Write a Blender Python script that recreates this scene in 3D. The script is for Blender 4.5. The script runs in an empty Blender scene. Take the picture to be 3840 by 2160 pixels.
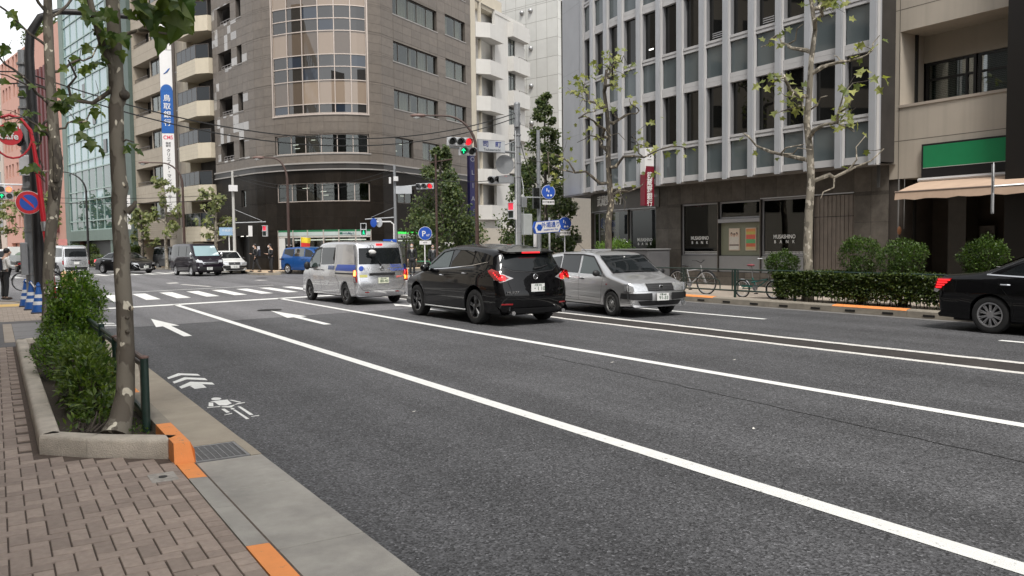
import bpy, bmesh, math, random
from mathutils import Vector, Matrix
R_ = random.Random(7)
rad = math.radians
S = bpy.context.scene
COL = S.collection

# ------------------------------------------------------------------ camera, sky, sun, exposure
cam_data = bpy.data.cameras.new("camera")
cam = bpy.data.objects.new("camera", cam_data); COL.objects.link(cam)
cam_data.sensor_width = 36.0; cam_data.lens = 28.875
cam_data.clip_start = 0.05; cam_data.clip_end = 2500
cam.matrix_world = Matrix(((0.8463, 0.0390, -0.5313, 0.0), (-0.5326, 0.0388, -0.8455, 0.0), (-0.0124, 0.9985, 0.0536, 1.70), (0, 0, 0, 1)))
_d1 = Vector((-20.0 - 1920, -(938.0 - 1080), -3080)).normalized()
_d2 = Vector((980.0 - 1920, -(938.0 - 11.9 - 1080), -3080))
_up = _d2.cross(_d1).normalized()
if _up.y < 0: _up.negate()
_xr = _d1.cross(_up)
_rot = Matrix((_xr, _d1, _up))
cam.matrix_world = Matrix.Translation((0, 0, 1.70)) @ _rot.to_4x4()
S.camera = cam
W = bpy.data.worlds.new("World"); S.world = W; W.use_nodes = True
_n, _l = W.node_tree.nodes, W.node_tree.links
_bg = _n["Background"]; _bg.inputs[1].default_value = 0.125
_sky = _n.new("ShaderNodeTexSky"); _sky.sky_type = 'NISHITA'; _sky.sun_disc = False
SUN_EL, SUN_AZ = 58.0, 205.0      # azimuth clockwise from +Y
_sky.sun_elevation = rad(SUN_EL); _sky.sun_rotation = rad(SUN_AZ)
_sky.air_density = 1.0; _sky.dust_density = 1.2; _sky.ozone_density = 1.0
_hs = _n.new("ShaderNodeHueSaturation"); _hs.inputs['Saturation'].default_value = 0.10; _hs.inputs['Value'].default_value = 1.0
_l.new(_sky.outputs[0], _hs.inputs['Color']); _l.new(_hs.outputs[0], _bg.inputs[0])
sun_d = bpy.data.lights.new("sun", 'SUN'); sun_d.energy = 1.5; sun_d.angle = rad(14); sun_d.color = (1.0, 0.96, 0.9)
sun = bpy.data.objects.new("sun", sun_d); COL.objects.link(sun)
_sd = Vector((math.sin(rad(SUN_AZ)) * math.cos(rad(SUN_EL)), math.cos(rad(SUN_AZ)) * math.cos(rad(SUN_EL)), math.sin(rad(SUN_EL))))
sun.rotation_euler = _sd.to_track_quat('Z', 'Y').to_euler(); sun.location = (0, 0, 40)
S.view_settings.view_transform = 'Standard'; S.view_settings.look = 'None'
S.view_settings.exposure = 1.12; S.view_settings.gamma = 1.0
try:
    S.cycles.use_denoising = True; S.cycles.max_bounces = 6; S.cycles.diffuse_bounces = 3; S.cycles.glossy_bounces = 3
    S.cycles.transparent_max_bounces = 10; S.cycles.transmission_bounces = 4; S.cycles.caustics_reflective = False; S.cycles.caustics_refractive = False
    S.cycles.sample_clamp_indirect = 6.0
except Exception: pass

# ------------------------------------------------------------------ materials
_M = {}
def mat(name, col, rough=0.6, var=0.12, scale=4.0, bump=0.0, bscale=60.0, metal=0.0, spec=0.5, coat=0.0, piece=0.0, emit=None, estr=1.0, dirt=0.0, dcol=(0.05, 0.045, 0.04), streak=0.0, col2=None, sstretch=(1, 1, 1)):
    """Principled with noise-varied base colour, optional per-piece variation, grime blotches, vertical streaks, fine bump."""
    if name in _M: return _M[name]
    m = bpy.data.materials.new(name); m.use_nodes = True
    nt = m.node_tree; n = nt.nodes; l = nt.links; p = n["Principled BSDF"]
    p.inputs['Roughness'].default_value = rough; p.inputs['Metallic'].default_value = metal
    p.inputs['Specular IOR Level'].default_value = spec; p.inputs['Coat Weight'].default_value = coat
    p.inputs['Coat Roughness'].default_value = 0.03
    c = (col[0], col[1], col[2], 1)
    p.inputs['Base Color'].default_value = c
    if emit:
        p.inputs['Emission Color'].default_value = (emit[0], emit[1], emit[2], 1); p.inputs['Emission Strength'].default_value = estr
    if var > 0 or piece > 0 or dirt > 0 or streak > 0:
        tc = n.new("ShaderNodeTexCoord"); mp = n.new("ShaderNodeMapping"); mp.inputs['Scale'].default_value = sstretch
        geo = n.new("ShaderNodeNewGeometry")
        l.new(geo.outputs['Position'], mp.inputs['Vector'])
        nz = n.new("ShaderNodeTexNoise"); nz.inputs['Scale'].default_value = scale; nz.inputs['Detail'].default_value = 6; nz.inputs['Roughness'].default_value = 0.6
        l.new(mp.outputs[0], nz.inputs['Vector'])
        mr = n.new("ShaderNodeMapRange"); mr.inputs[1].default_value = 0.25; mr.inputs[2].default_value = 0.75; mr.inputs[3].default_value = 1 - var; mr.inputs[4].default_value = 1 + var
        l.new(nz.outputs['Fac'], mr.inputs[0])
        fac = mr.outputs[0]
        if piece > 0:
            oi = n.new("ShaderNodeObjectInfo")
            ad = n.new("ShaderNodeMath"); ad.operation = 'ADD'; l.new(oi.outputs['Random'], ad.inputs[0]); l.new(geo.outputs['Random Per Island'], ad.inputs[1])
            fr = n.new("ShaderNodeMath"); fr.operation = 'FRACT'; l.new(ad.outputs[0], fr.inputs[0])
            m2 = n.new("ShaderNodeMapRange"); m2.inputs[3].default_value = 1 - piece; m2.inputs[4].default_value = 1 + piece; l.new(fr.outputs[0], m2.inputs[0])
            mu = n.new("ShaderNodeMath"); mu.operation = 'MULTIPLY'; l.new(fac, mu.inputs[0]); l.new(m2.outputs[0], mu.inputs[1]); fac = mu.outputs[0]
        vm = n.new("ShaderNodeVectorMath"); vm.operation = 'SCALE'; l.new(fac, vm.inputs['Scale'])
        if col2:
            mx = n.new("ShaderNodeMix"); mx.data_type = 'RGBA'; mx.inputs[6].default_value = c; mx.inputs[7].default_value = (*col2, 1)
            n2 = n.new("ShaderNodeTexNoise"); n2.inputs['Scale'].default_value = scale * 0.37; n2.inputs['Detail'].default_value = 4; l.new(mp.outputs[0], n2.inputs['Vector'])
            m3 = n.new("ShaderNodeMapRange"); m3.inputs[1].default_value = 0.42; m3.inputs[2].default_value = 0.6; l.new(n2.outputs['Fac'], m3.inputs[0]); l.new(m3.outputs[0], mx.inputs[0])
            l.new(mx.outputs[2], vm.inputs[0])
        else:
            vm.inputs[0].default_value = col[:3]
        out = vm.outputs[0]
        if dirt > 0:
            n3 = n.new("ShaderNodeTexNoise"); n3.inputs['Scale'].default_value = 0.9; n3.inputs['Detail'].default_value = 8; n3.inputs['Roughness'].default_value = 0.7
            l.new(geo.outputs['Position'], n3.inputs['Vector'])
            m4 = n.new("ShaderNodeMapRange"); m4.inputs[1].default_value = 0.48; m4.inputs[2].default_value = 0.75; m4.inputs[4].default_value = dirt; l.new(n3.outputs['Fac'], m4.inputs[0])
            mx = n.new("ShaderNodeMix"); mx.data_type = 'RGBA'; l.new(m4.outputs[0], mx.inputs[0]); l.new(out, mx.inputs[6]); mx.inputs[7].default_value = (*dcol, 1); out = mx.outputs[2]
        if streak > 0:
            mp2 = n.new("ShaderNodeMapping"); mp2.inputs['Scale'].default_value = (3.0, 3.0, 0.12); l.new(geo.outputs['Position'], mp2.inputs['Vector'])
            n4 = n.new("ShaderNodeTexNoise"); n4.inputs['Scale'].default_value = 1.5; n4.inputs['Detail'].default_value = 5; l.new(mp2.outputs[0], n4.inputs['Vector'])
            m5 = n.new("ShaderNodeMapRange"); m5.inputs[1].default_value = 0.5; m5.inputs[2].default_value = 0.8; m5.inputs[4].default_value = streak; l.new(n4.outputs['Fac'], m5.inputs[0])
            mx = n.new("ShaderNodeMix"); mx.data_type = 'RGBA'; l.new(m5.outputs[0], mx.inputs[0]); l.new(out, mx.inputs[6]); mx.inputs[7].default_value = (*dcol, 1); out = mx.outputs[2]
        l.new(out, p.inputs['Base Color'])
    if bump > 0:
        tc2 = n.new("ShaderNodeNewGeometry")
        nb = n.new("ShaderNodeTexNoise"); nb.inputs['Scale'].default_value = bscale; nb.inputs['Detail'].default_value = 4
        l.new(tc2.outputs['Position'], nb.inputs['Vector'])
        bp = n.new("ShaderNodeBump"); bp.inputs['Strength'].default_value = bump; bp.inputs['Distance'].default_value = 0.02
        l.new(nb.outputs['Fac'], bp.inputs['Height']); l.new(bp.outputs[0], p.inputs['Normal'])
    _M[name] = m
    return m

def glassmat(name, tint=(0.75, 0.82, 0.8), refl=0.08, wav=0.0, pwr=2.2):
    """clear pane: see-through, mirror-like at grazing angles"""
    if name in _M: return _M[name]
    m = bpy.data.materials.new(name); m.use_nodes = True
    nt = m.node_tree; n = nt.nodes; l = nt.links
    for x in list(n): n.remove(x)
    o = n.new("ShaderNodeOutputMaterial"); mx = n.new("ShaderNodeMixShader"); t = n.new("ShaderNodeBsdfTransparent"); g = n.new("ShaderNodeBsdfGlossy")
    t.inputs[0].default_value = (*tint, 1); g.inputs['Roughness'].default_value = 0.015; g.inputs[0].default_value = (0.95, 0.97, 0.97, 1)
    lw = n.new("ShaderNodeLayerWeight"); lw.inputs[0].default_value = 0.35
    mr = n.new("ShaderNodeMapRange"); mr.inputs[3].default_value = refl; mr.inputs[4].default_value = 1.0
    l.new(lw.outputs['Facing'], mr.inputs[0])
    pw = n.new("ShaderNodeMath"); pw.operation = 'POWER'; pw.inputs[1].default_value = pwr
    l.new(lw.outputs['Facing'], pw.inputs[0]); l.new(pw.outputs[0], mr.inputs[0])
    if wav > 0:
        geo = n.new("ShaderNodeNewGeometry"); nb = n.new("ShaderNodeTexNoise"); nb.inputs['Scale'].default_value = 0.7; l.new(geo.outputs['Position'], nb.inputs['Vector'])
        bp = n.new("ShaderNodeBump"); bp.inputs['Strength'].default_value = wav; bp.inputs['Distance'].default_value = 0.05; l.new(nb.outputs['Fac'], bp.inputs['Height']); l.new(bp.outputs[0], g.inputs['Normal'])
    l.new(mr.outputs[0], mx.inputs[0]); l.new(t.outputs[0], mx.inputs[1]); l.new(g.outputs[0], mx.inputs[2]); l.new(mx.outputs[0], o.inputs[0])
    _M[name] = m
    return m

def darkglass(name, col=(0.012, 0.015, 0.016), refl=0.6, wav=0.0, rough=0.02):
    """opaque tinted pane: dark body with a clean reflection"""
    if name in _M: return _M[name]
    m = mat(name, col, rough=rough, var=0.0, spec=refl, coat=0.0)
    if wav > 0:
        n = m.node_tree.nodes; l = m.node_tree.links
        geo = n.new("ShaderNodeNewGeometry"); nb = n.new("ShaderNodeTexNoise"); nb.inputs['Scale'].default_value = 0.55; nb.inputs['Detail'].default_value = 1; l.new(geo.outputs['Position'], nb.inputs['Vector'])
        bp = n.new("ShaderNodeBump"); bp.inputs['Strength'].default_value = wav; bp.inputs['Distance'].default_value = 0.06; l.new(nb.outputs['Fac'], bp.inputs['Height']); l.new(bp.outputs[0], n["Principled BSDF"].inputs['Normal'])
    return m

# ------------------------------------------------------------------ mesh helpers
class MB:
    def __init__(s): s.v = []; s.f = []
    def add(s, vs, fs):
        b = len(s.v); s.v.extend([tuple(v) for v in vs]); s.f.extend([tuple(i + b for i in f) for f in fs]); return s
    def box(s, x0, x1, y0, y1, z0, z1, M=None):
        vs = [(x0, y0, z0), (x1, y0, z0), (x1, y1, z0), (x0, y1, z0), (x0, y0, z1), (x1, y0, z1), (x1, y1, z1), (x0, y1, z1)]
        if M is not None: vs = [M @ Vector(v) for v in vs]
        return s.add(vs, [(0, 3, 2, 1), (4, 5, 6, 7), (0, 1, 5, 4), (1, 2, 6, 5), (2, 3, 7, 6), (3, 0, 4, 7)])
    def bbox(s, x0, x1, y0, y1, z0, z1, b=0.01, M=None):
        """box with chamfered vertical and top edges"""
        vs = []
        for z, k in ((z0, 0), (z1 - b, 0), (z1, 1)):
            i = b if k else 0.0
            for x, y in ((x0 + b + i * 0, y0 + i), (x1 - b, y0 + i), (x1 - i, y0 + b), (x1 - i, y1 - b), (x1 - b, y1 - i), (x0 + b, y1 - i), (x0 + i, y1 - b), (x0 + i, y0 + b)):
                vs.append((x, y, z))
        if M is not None: vs = [M @ Vector(v) for v in vs]
        fs = [tuple(range(7, -1, -1)), tuple(range(16, 24))]
        for r in (0, 8):
            for k in range(8): fs.append((r + k, r + (k + 1) % 8, r + 8 + (k + 1) % 8, r + 8 + k))
        return s.add(vs, fs)
    def tube(s, pts, rads, n=8, cap=True):
        pts = [Vector(p) for p in pts]
        if not isinstance(rads, (list, tuple)): rads = [rads] * len(pts)
        rings = []; up = None
        for i, p in enumerate(pts):
            a = pts[max(i - 1, 0)]; b = pts[min(i + 1, len(pts) - 1)]
            t = (b - a)
            if t.length < 1e-9: t = Vector((0, 0, 1))
            t.normalize()
            if up is None: up = Vector((1, 0, 0)) if abs(t.x) < 0.9 else Vector((0, 1, 0))
            u = (up - t * up.dot(t))
            if u.length < 1e-6: u = t.orthogonal()
            u.normalize(); w = t.cross(u); up = u
            rings.append([p + (u * math.cos(2 * math.pi * k / n) + w * math.sin(2 * math.pi * k / n)) * rads[i] for k in range(n)])
        b0 = len(s.v); vs = [v for r in rings for v in r]; fs = []
        for i in range(len(rings) - 1):
            for k in range(n): fs.append((i * n + k, i * n + (k + 1) % n, (i + 1) * n + (k + 1) % n, (i + 1) * n + k))
        if cap: fs.append(tuple(range(n - 1, -1, -1))); fs.append(tuple((len(rings) - 1) * n + k for k in range(n)))
        return s.add(vs, fs)
    def lathe(s, prof, n=16, M=None, closed=False, cap=True):
        """profile [(r, h)] about local Z"""
        vs = []
        for r, h in prof:
            for k in range(n):
                a = 2 * math.pi * k / n; v = Vector((r * math.cos(a), r * math.sin(a), h)); vs.append(M @ v if M is not None else v)
        fs = []
        m = len(prof)
        for i in range(m if closed else m - 1):
            j = (i + 1) % m
            for k in range(n): fs.append((i * n + k, i * n + (k + 1) % n, j * n + (k + 1) % n, j * n + k))
        if not closed and cap:
            fs.append(tuple(range(n - 1, -1, -1))); fs.append(tuple((m - 1) * n + k for k in range(n)))
        return s.add(vs, fs)
    def prism(s, poly, fn0, fn1):
        """2D polygon mapped by fn0 (back) and fn1 (front)"""
        n = len(poly); vs = [fn0(*p) for p in poly] + [fn1(*p) for p in poly]
        fs = [tuple(range(n - 1, -1, -1)), tuple(range(n, 2 * n))] + [(k, (k + 1) % n, n + (k + 1) % n, n + k) for k in range(n)]
        return s.add(vs, fs)
    def ell(s, c, r, n=12, m=8, M=None):
        vs = []; fs = []
        for i in range(m + 1):
            a = math.pi * i / m
            for k in range(n):
                b = 2 * math.pi * k / n
                v = Vector((r[0] * math.sin(a) * math.cos(b), r[1] * math.sin(a) * math.sin(b), r[2] * math.cos(a)))
                if M is not None: v = M @ v
                vs.append(v + Vector(c))
        for i in range(m):
            for k in range(n): fs.append((i * n + k, (i + 1) * n + k, (i + 1) * n + (k + 1) % n, i * n + (k + 1) % n))
        return s.add(vs, fs)

def mesh(name, mb, m, smooth=False):
    me = bpy.data.meshes.new(name); me.from_pydata([tuple(v) for v in mb.v], [], mb.f); me.update()
    if m is not None: me.materials.append(m)
    if smooth:
        me.polygons.foreach_set("use_smooth", [True] * len(me.polygons))
        try: me.set_sharp_from_angle(angle=rad(smooth if smooth is not True else 40))
        except Exception: pass
    return me
def link(name, data, parent=None, loc=None):
    o = bpy.data.objects.new(name, data); COL.objects.link(o)
    if loc is not None: o.location = loc
    if parent is not None: o.parent = parent
    return o
def obj(name, mb, m, parent=None, smooth=False):
    """mesh in the parent's local frame"""
    return link(name, mesh(name, mb, m, smooth), parent)
def wobj(name, mb, m, parent, smooth=False):
    """mesh given in world coordinates under a parent that stands somewhere"""
    o = link(name, mesh(name, mb, m, smooth), parent)
    o.matrix_parent_inverse = world_of(parent).inverted()
    return o
def world_of(o):
    M = Matrix.LocRotScale(o.location, o.rotation_euler, o.scale)
    if o.parent is not None: M = world_of(o.parent) @ o.matrix_parent_inverse @ M
    return M
def tag(o, label=None, cat=None, group=None, kind=None):
    if label: o['label'] = label
    if cat: o['category'] = cat
    if group: o['group'] = group
    if kind: o['kind'] = kind
    return o
def thing(name, label, cat, loc=(0, 0, 0), rz=0.0, group=None):
    o = link(name, None, None, loc); o.rotation_euler = (0, 0, rz); o.empty_display_size = 0.2
    return tag(o, label, cat, group)
def copy_tree(o, parent=None):
    c = o.copy(); COL.objects.link(c); c.parent = parent
    if parent is not None: c.matrix_parent_inverse = o.matrix_parent_inverse.copy()
    for ch in list(o.children): copy_tree(ch, c)
    return c
def frame(o, x, z):
    """matrix with origin o, text-right x, text-up z"""
    x = Vector(x).normalized(); z = Vector(z); z = (z - x * z.dot(x)).normalized(); n = x.cross(z)
    return Matrix(((x.x, z.x, n.x, o[0]), (x.y, z.y, n.y, o[1]), (x.z, z.z, n.z, o[2]), (0, 0, 0, 1)))
def text(name, s, size, o, x, z, m, parent=None, bold=0.0, ext=0.002, sx=1.0, line=1.0, al='CENTER', sp=1.0):
    cu = bpy.data.curves.new(name, 'FONT'); cu.body = s; cu.size = size; cu.align_x = al; cu.align_y = 'CENTER'
    cu.extrude = ext; cu.offset = bold * size; cu.resolution_u = 3; cu.space_line = line; cu.space_character = sp
    cu.materials.append(m)
    tmp = bpy.data.objects.new("tmp_text", cu); me = bpy.data.meshes.new_from_object(tmp)
    bpy.data.objects.remove(tmp); me.name = name
    ob = bpy.data.objects.new(name, me); COL.objects.link(ob)
    M = frame(o, x, z) @ Matrix.Diagonal((sx, 1, 1, 1))
    if parent is not None:
        ob.parent = parent; ob.matrix_parent_inverse = world_of(parent).inverted()
    ob.matrix_basis = M
    return ob
def text_local(name, s, size, o, x, z, m, parent, **k):
    ob = text(name, s, size, o, x, z, m, None, **k)
    ob.parent = parent; return ob
def pieces(lst, name, m, parent, limit=300, stuff_name=None, smooth=False):
    """first `limit` pieces as objects of their own, the rest as one joined part"""
    for mb in lst[:limit]: wobj(name, mb, m, parent, smooth)
    if len(lst) > limit:
        a = MB()
        for mb in lst[limit:]: a.add(mb.v, mb.f)
        o = wobj(stuff_name or name + 's', a, m, parent, smooth); o['kind'] = 'stuff'
# ------------------------------------------------------------------ ground, road, markings
def asphalt(name, base, speck, patch=0.24, rough=0.72):
    m = bpy.data.materials.new(name); m.use_nodes = True
    n = m.node_tree.nodes; l = m.node_tree.links; p = n["Principled BSDF"]
    p.inputs['Roughness'].default_value = rough; p.inputs['Specular IOR Level'].default_value = 0.5
    geo = n.new("ShaderNodeNewGeometry")
    vo = n.new("ShaderNodeTexVoronoi"); vo.inputs['Scale'].default_value = 75; l.new(geo.outputs['Position'], vo.inputs['Vector'])
    mr = n.new("ShaderNodeMapRange"); mr.inputs[3].default_value = 0.30; mr.inputs[4].default_value = 1.6
    sep = n.new("ShaderNodeSeparateColor"); l.new(vo.outputs['Color'], sep.inputs[0]); l.new(sep.outputs[0], mr.inputs[0])
    cr = n.new("ShaderNodeMapRange"); cr.inputs[1].default_value = 0.90; cr.inputs[2].default_value = 0.97; cr.inputs[4].default_value = speck; l.new(sep.outputs[1], cr.inputs[0])
    nz = n.new("ShaderNodeTexNoise"); nz.inputs['Scale'].default_value = 0.55; nz.inputs['Detail'].default_value = 7; nz.inputs['Roughness'].default_value = 0.65; l.new(geo.outputs['Position'], nz.inputs['Vector'])
    m2 = n.new("ShaderNodeMapRange"); m2.inputs[1].default_value = 0.3; m2.inputs[2].default_value = 0.7; m2.inputs[3].default_value = 1 - patch; m2.inputs[4].default_value = 1 + patch; l.new(nz.outputs['Fac'], m2.inputs[0])
    mp = n.new("ShaderNodeMapping"); mp.inputs['Scale'].default_value = (1.3, 0.06, 1); l.new(geo.outputs['Position'], mp.inputs['Vector'])
    n5 = n.new("ShaderNodeTexNoise"); n5.inputs['Scale'].default_value = 1.2; n5.inputs['Detail'].default_value = 3; l.new(mp.outputs[0], n5.inputs['Vector'])
    m5 = n.new("ShaderNodeMapRange"); m5.inputs[1].default_value = 0.3; m5.inputs[2].default_value = 0.7; m5.inputs[3].default_value = 0.8; m5.inputs[4].default_value = 1.22; l.new(n5.outputs['Fac'], m5.inputs[0])
    a = n.new("ShaderNodeMath"); a.operation = 'MULTIPLY'; l.new(mr.outputs[0], a.inputs[0]); l.new(m2.outputs[0], a.inputs[1])
    a2 = n.new("ShaderNodeMath"); a2.operation = 'MULTIPLY'; l.new(a.outputs[0], a2.inputs[0]); l.new(m5.outputs[0], a2.inputs[1])
    sx = n.new("ShaderNodeSeparateXYZ"); l.new(geo.outputs['Position'], sx.inputs[0]); w1 = n.new("ShaderNodeMath"); w1.operation = 'MULTIPLY'; w1.inputs[1].default_value = 3.6; l.new(sx.outputs[0], w1.inputs[0]); w2 = n.new("ShaderNodeMath"); w2.operation = 'SINE'; l.new(w1.outputs[0], w2.inputs[0])
    w3 = n.new("ShaderNodeMath"); w3.operation = 'MULTIPLY_ADD'; w3.inputs[1].default_value = .07; w3.inputs[2].default_value = 1.0; l.new(w2.outputs[0], w3.inputs[0]); w4 = n.new("ShaderNodeMath"); w4.operation = 'MULTIPLY'; l.new(a2.outputs[0], w4.inputs[0]); l.new(w3.outputs[0], w4.inputs[1]); a2 = w4
    a3 = n.new("ShaderNodeMath"); a3.operation = 'ADD'; l.new(a2.outputs[0], a3.inputs[0]); l.new(cr.outputs[0], a3.inputs[1])
    vm = n.new("ShaderNodeVectorMath"); vm.operation = 'SCALE'; vm.inputs[0].default_value = base; l.new(a3.outputs[0], vm.inputs['Scale'])
    l.new(vm.outputs[0], p.inputs['Base Color'])
    bp = n.new("ShaderNodeBump"); bp.inputs['Strength'].default_value = 0.55; bp.inputs['Distance'].default_value = 0.008; l.new(vo.outputs['Distance'], bp.inputs['Height']); l.new(bp.outputs[0], p.inputs['Normal'])
    _M[name] = m
    return m
def paint(name, col, wear=0.35, rough=0.55):
    """road paint, worn through in small flakes, with dirty patches"""
    m = mat(name, col, rough=rough, var=0.06, scale=9, bump=0.15, bscale=120)
    n = m.node_tree.nodes; l = m.node_tree.links; p = n["Principled BSDF"]
    src = p.inputs['Base Color'].links[0].from_socket
    geo = n.new("ShaderNodeNewGeometry")
    nz = n.new("ShaderNodeTexNoise"); nz.inputs['Scale'].default_value = 14; nz.inputs['Detail'].default_value = 9; nz.inputs['Roughness'].default_value = 0.75; l.new(geo.outputs['Position'], nz.inputs['Vector'])
    mr = n.new("ShaderNodeMapRange"); mr.inputs[1].default_value = 0.68 - wear * 0.12; mr.inputs[2].default_value = 0.72 - wear * 0.12; mr.inputs[4].default_value = 0.75; l.new(nz.outputs['Fac'], mr.inputs[0])
    mx = n.new("ShaderNodeMix"); mx.data_type = 'RGBA'; mx.inputs[7].default_value = (0.16, 0.155, 0.15, 1); l.new(mr.outputs[0], mx.inputs[0]); l.new(src, mx.inputs[6]); l.new(mx.outputs[2], p.inputs['Base Color'])
    return m
M_ASPH = asphalt('asphalt', (0.070, 0.070, 0.073), 1.5)
M_ASPH2 = asphalt('worn_asphalt', (0.150, 0.147, 0.152), 0.35, patch=0.10, rough=0.6)
M_WHITE = paint('road_paint_white', (0.80, 0.80, 0.77), 0.7)
M_WORN = paint('road_paint_worn', (0.72, 0.70, 0.66), 1.0)
M_ORANGE = paint('kerb_paint_orange', (0.84, 0.30, 0.085), 0.7, 0.65)
M_CONC = mat('gutter_concrete', (0.36, 0.315, 0.25), 0.85, 0.16, 2.2, 0.5, 160, dirt=0.35, dcol=(0.16, 0.14, 0.12))
M_CONCG = mat('grey_concrete', (0.36, 0.342, 0.308), 0.85, 0.22, 2.6, 0.5, 170, dirt=0.55, dcol=(0.15, 0.145, 0.14))
M_STONE = mat('planter_stone', (0.56, 0.50, 0.42), 0.85, 0.2, 5, 0.6, 90, dirt=0.6, dcol=(0.10, 0.085, 0.07))
M_BRICK = mat('paver_brick', (0.385, 0.308, 0.258), 0.85, 0.14, 22, 0.6, 220, piece=0.16, dirt=0.3, dcol=(0.17, 0.13, 0.115))
M_BRICK2 = mat('pale_paver', (0.43, 0.36, 0.30), 0.85, 0.12, 18, 0.5, 200, piece=0.12, dirt=0.3, dcol=(0.22, 0.19, 0.165))
M_JOINT = mat('joint_sand', (0.10, 0.075, 0.06), 0.95, 0.35, 30)
M_SOIL = mat('soil', (0.045, 0.034, 0.024), 0.95, 0.4, 20, 0.9, 70)
M_PAVE = mat('far_paving', (0.40, 0.34, 0.28), 0.85, 0.12, 3, 0.3, 60, dirt=0.3, dcol=(0.2, 0.17, 0.14))
M_PAVE2 = mat('tan_paving', (0.50, 0.38, 0.26), 0.85, 0.14, 3, 0.3, 60)
M_KERB = mat('kerb_concrete', (0.27, 0.24, 0.195), 0.85, 0.2, 3, 0.4, 90, dirt=0.5, dcol=(0.1, 0.085, 0.07), piece=0.08)
M_YEL = mat('tactile_yellow', (0.72, 0.48, 0.16), 0.7, 0.12, 9)
M_IRON = mat('cast_iron', (0.035, 0.035, 0.036), 0.5, 0.3, 30, 0.4, 90, metal=0.6)
M_STEEL = mat('galvanised_steel', (0.36, 0.36, 0.36), 0.45, 0.15, 25, metal=0.75)
M_MEDIAN = mat('median_rubber', (0.036, 0.031, 0.028), 0.8, 0.25, 6, 0.4, 80, dirt=0.4, dcol=(0.1, 0.085, 0.075))
M_CRACK = mat('tar_crack', (0.012, 0.012, 0.012), 0.7, 0.2)

def sheet(poly, z): return MB().add([(x, y, z) for x, y in poly], [tuple(range(len(poly)))])
def struct(name, mb, m, smooth=False):
    o = obj(name, mb, m, None, smooth); o['kind'] = 'structure'; return o
ground = struct('ground', MB().add([(-900, -900, -.05), (900, -900, -.05), (900, 900, -.05), (-900, 900, -.05)], [(0, 1, 2, 3)]), mat('city_ground', (0.2, 0.19, 0.18), 0.9, 0.2, 0.4))
crossing = struct('intersection', sheet([(-80, 18), (60, 18), (110, 95), (60, 130), (-20, 400), (-30, 400), (-80, 60)], -0.004), M_ASPH2)
seam = [(1.26, 19.2)] + [(x, 19.1 + 0.115 * x + R_.uniform(-.03, .03)) for x in [2 + 0.7 * k for k in range(21)]] + [(16.9, 21.05)]
road = struct('road', sheet([(1.26, -60), (16.9, -60)] + [(x, y) for x, y in reversed(seam)], 0.0), M_ASPH)

def strip(pts, w, z=0.004):
    a = MB(); n = len(pts); vs = []
    for i, (x, y) in enumerate(pts):
        ax, ay = pts[max(i - 1, 0)]; bx, by = pts[min(i + 1, n - 1)]
        dx, dy = bx - ax, by - ay; L = math.hypot(dx, dy); nx, ny = -dy / L * w / 2, dx / L * w / 2
        vs += [(x + nx, y + ny, z), (x - nx, y - ny, z)]
    a.add(vs, [(2 * i, 2 * i + 1, 2 * i + 3, 2 * i + 2) for i in range(n - 1)]); return a
def jag(x0, y0, x1, y1, n, amp): return [(x0 + (x1 - x0) * k / n + R_.uniform(-amp, amp), y0 + (y1 - y0) * k / n) for k in range(n + 1)]
def mark(name, mb, m=M_WHITE): return obj(name, mb, m, road)
mark('lane_line', strip([(4.42, -8), (4.41, 4), (4.45, 12), (4.53, 26.2)], 0.165))
mark('lane_line', strip([(7.86, -8), (7.83, 8), (7.80, 14), (7.86, 26.9)], 0.165))
mark('median_line', strip(jag(10.95, -6, 10.82, 15, 90, .012) + jag(10.86, 15.3, 10.9, 27.2, 40, .01), 0.16), M_WORN)
mark('median_line', strip(jag(11.86, -6, 11.6, 10, 60, .012) + jag(11.62, 10.3, 11.68, 27.3, 60, .012), 0.17, .016), M_WORN)
mark('median_strip', MB().add([(11.04, -6, 0), (11.78, -6, 0), (10.97, 27.3, 0), (11.6, 27.3, 0), (11.06, -6, .012), (11.76, -6, .012), (10.99, 27.3, .012), (11.58, 27.3, .012), (10.92, 10, 0), (11.53, 10, 0), (10.94, 10, .012), (11.51, 10, .012)],
     [(0, 4, 10, 8), (8, 10, 6, 2), (4, 5, 11, 10), (10, 11, 7, 6), (5, 1, 9, 11), (11, 9, 3, 7), (0, 1, 5, 4), (2, 6, 7, 3)]), M_MEDIAN)
for ya, yb in ((12.15, 17.2), (21.8, 26.6), (2.2, 7.2)): mark('lane_dash', strip([(14.13, ya), (14.10, yb)], 0.15))
mark('stop_line', strip([(2.65, 25.85), (8.75, 27.08), (10.8, 27.45)], 0.5))
d = Vector((0.982, 0.19)); e = Vector((-0.03, 1.0))
for k in range(-1, 8):
    p = Vector((4.16, 29.25)) + d * (k * 1.01); q = Vector((4.27, 33.42)) + d * (k * 1.01)
    a = d * 0.47
    mark('crosswalk_stripe', sheet([tuple(p), tuple(p + a), tuple(q + a), tuple(q)], .004))
mark('crossing_edge_line', strip([(2.9, 34.55), (10.4, 36.4)], 0.17))
for k in range(-1, 8):
    p = Vector((4.2, 33.75)) + d * (k * 1.01 + .1); mark('crosswalk_ghost', strip([tuple(p), tuple(p + d * .42)], 0.1), M_WORN) if k % 2 else None
mark('guide_line', strip([(7.9, 37.2), (7.3, 40.5)], 0.2), M_WORN); mark('guide_dot', sheet([(7.0, 42.0), (7.5, 42.1), (7.5, 43), (7.0, 42.9)], .002), M_WORN)
mark('guide_dot', sheet([(11.3, 42.0), (11.8, 42.1), (11.5, 42.8), (11.2, 42.7)], .002), M_WORN)
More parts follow.
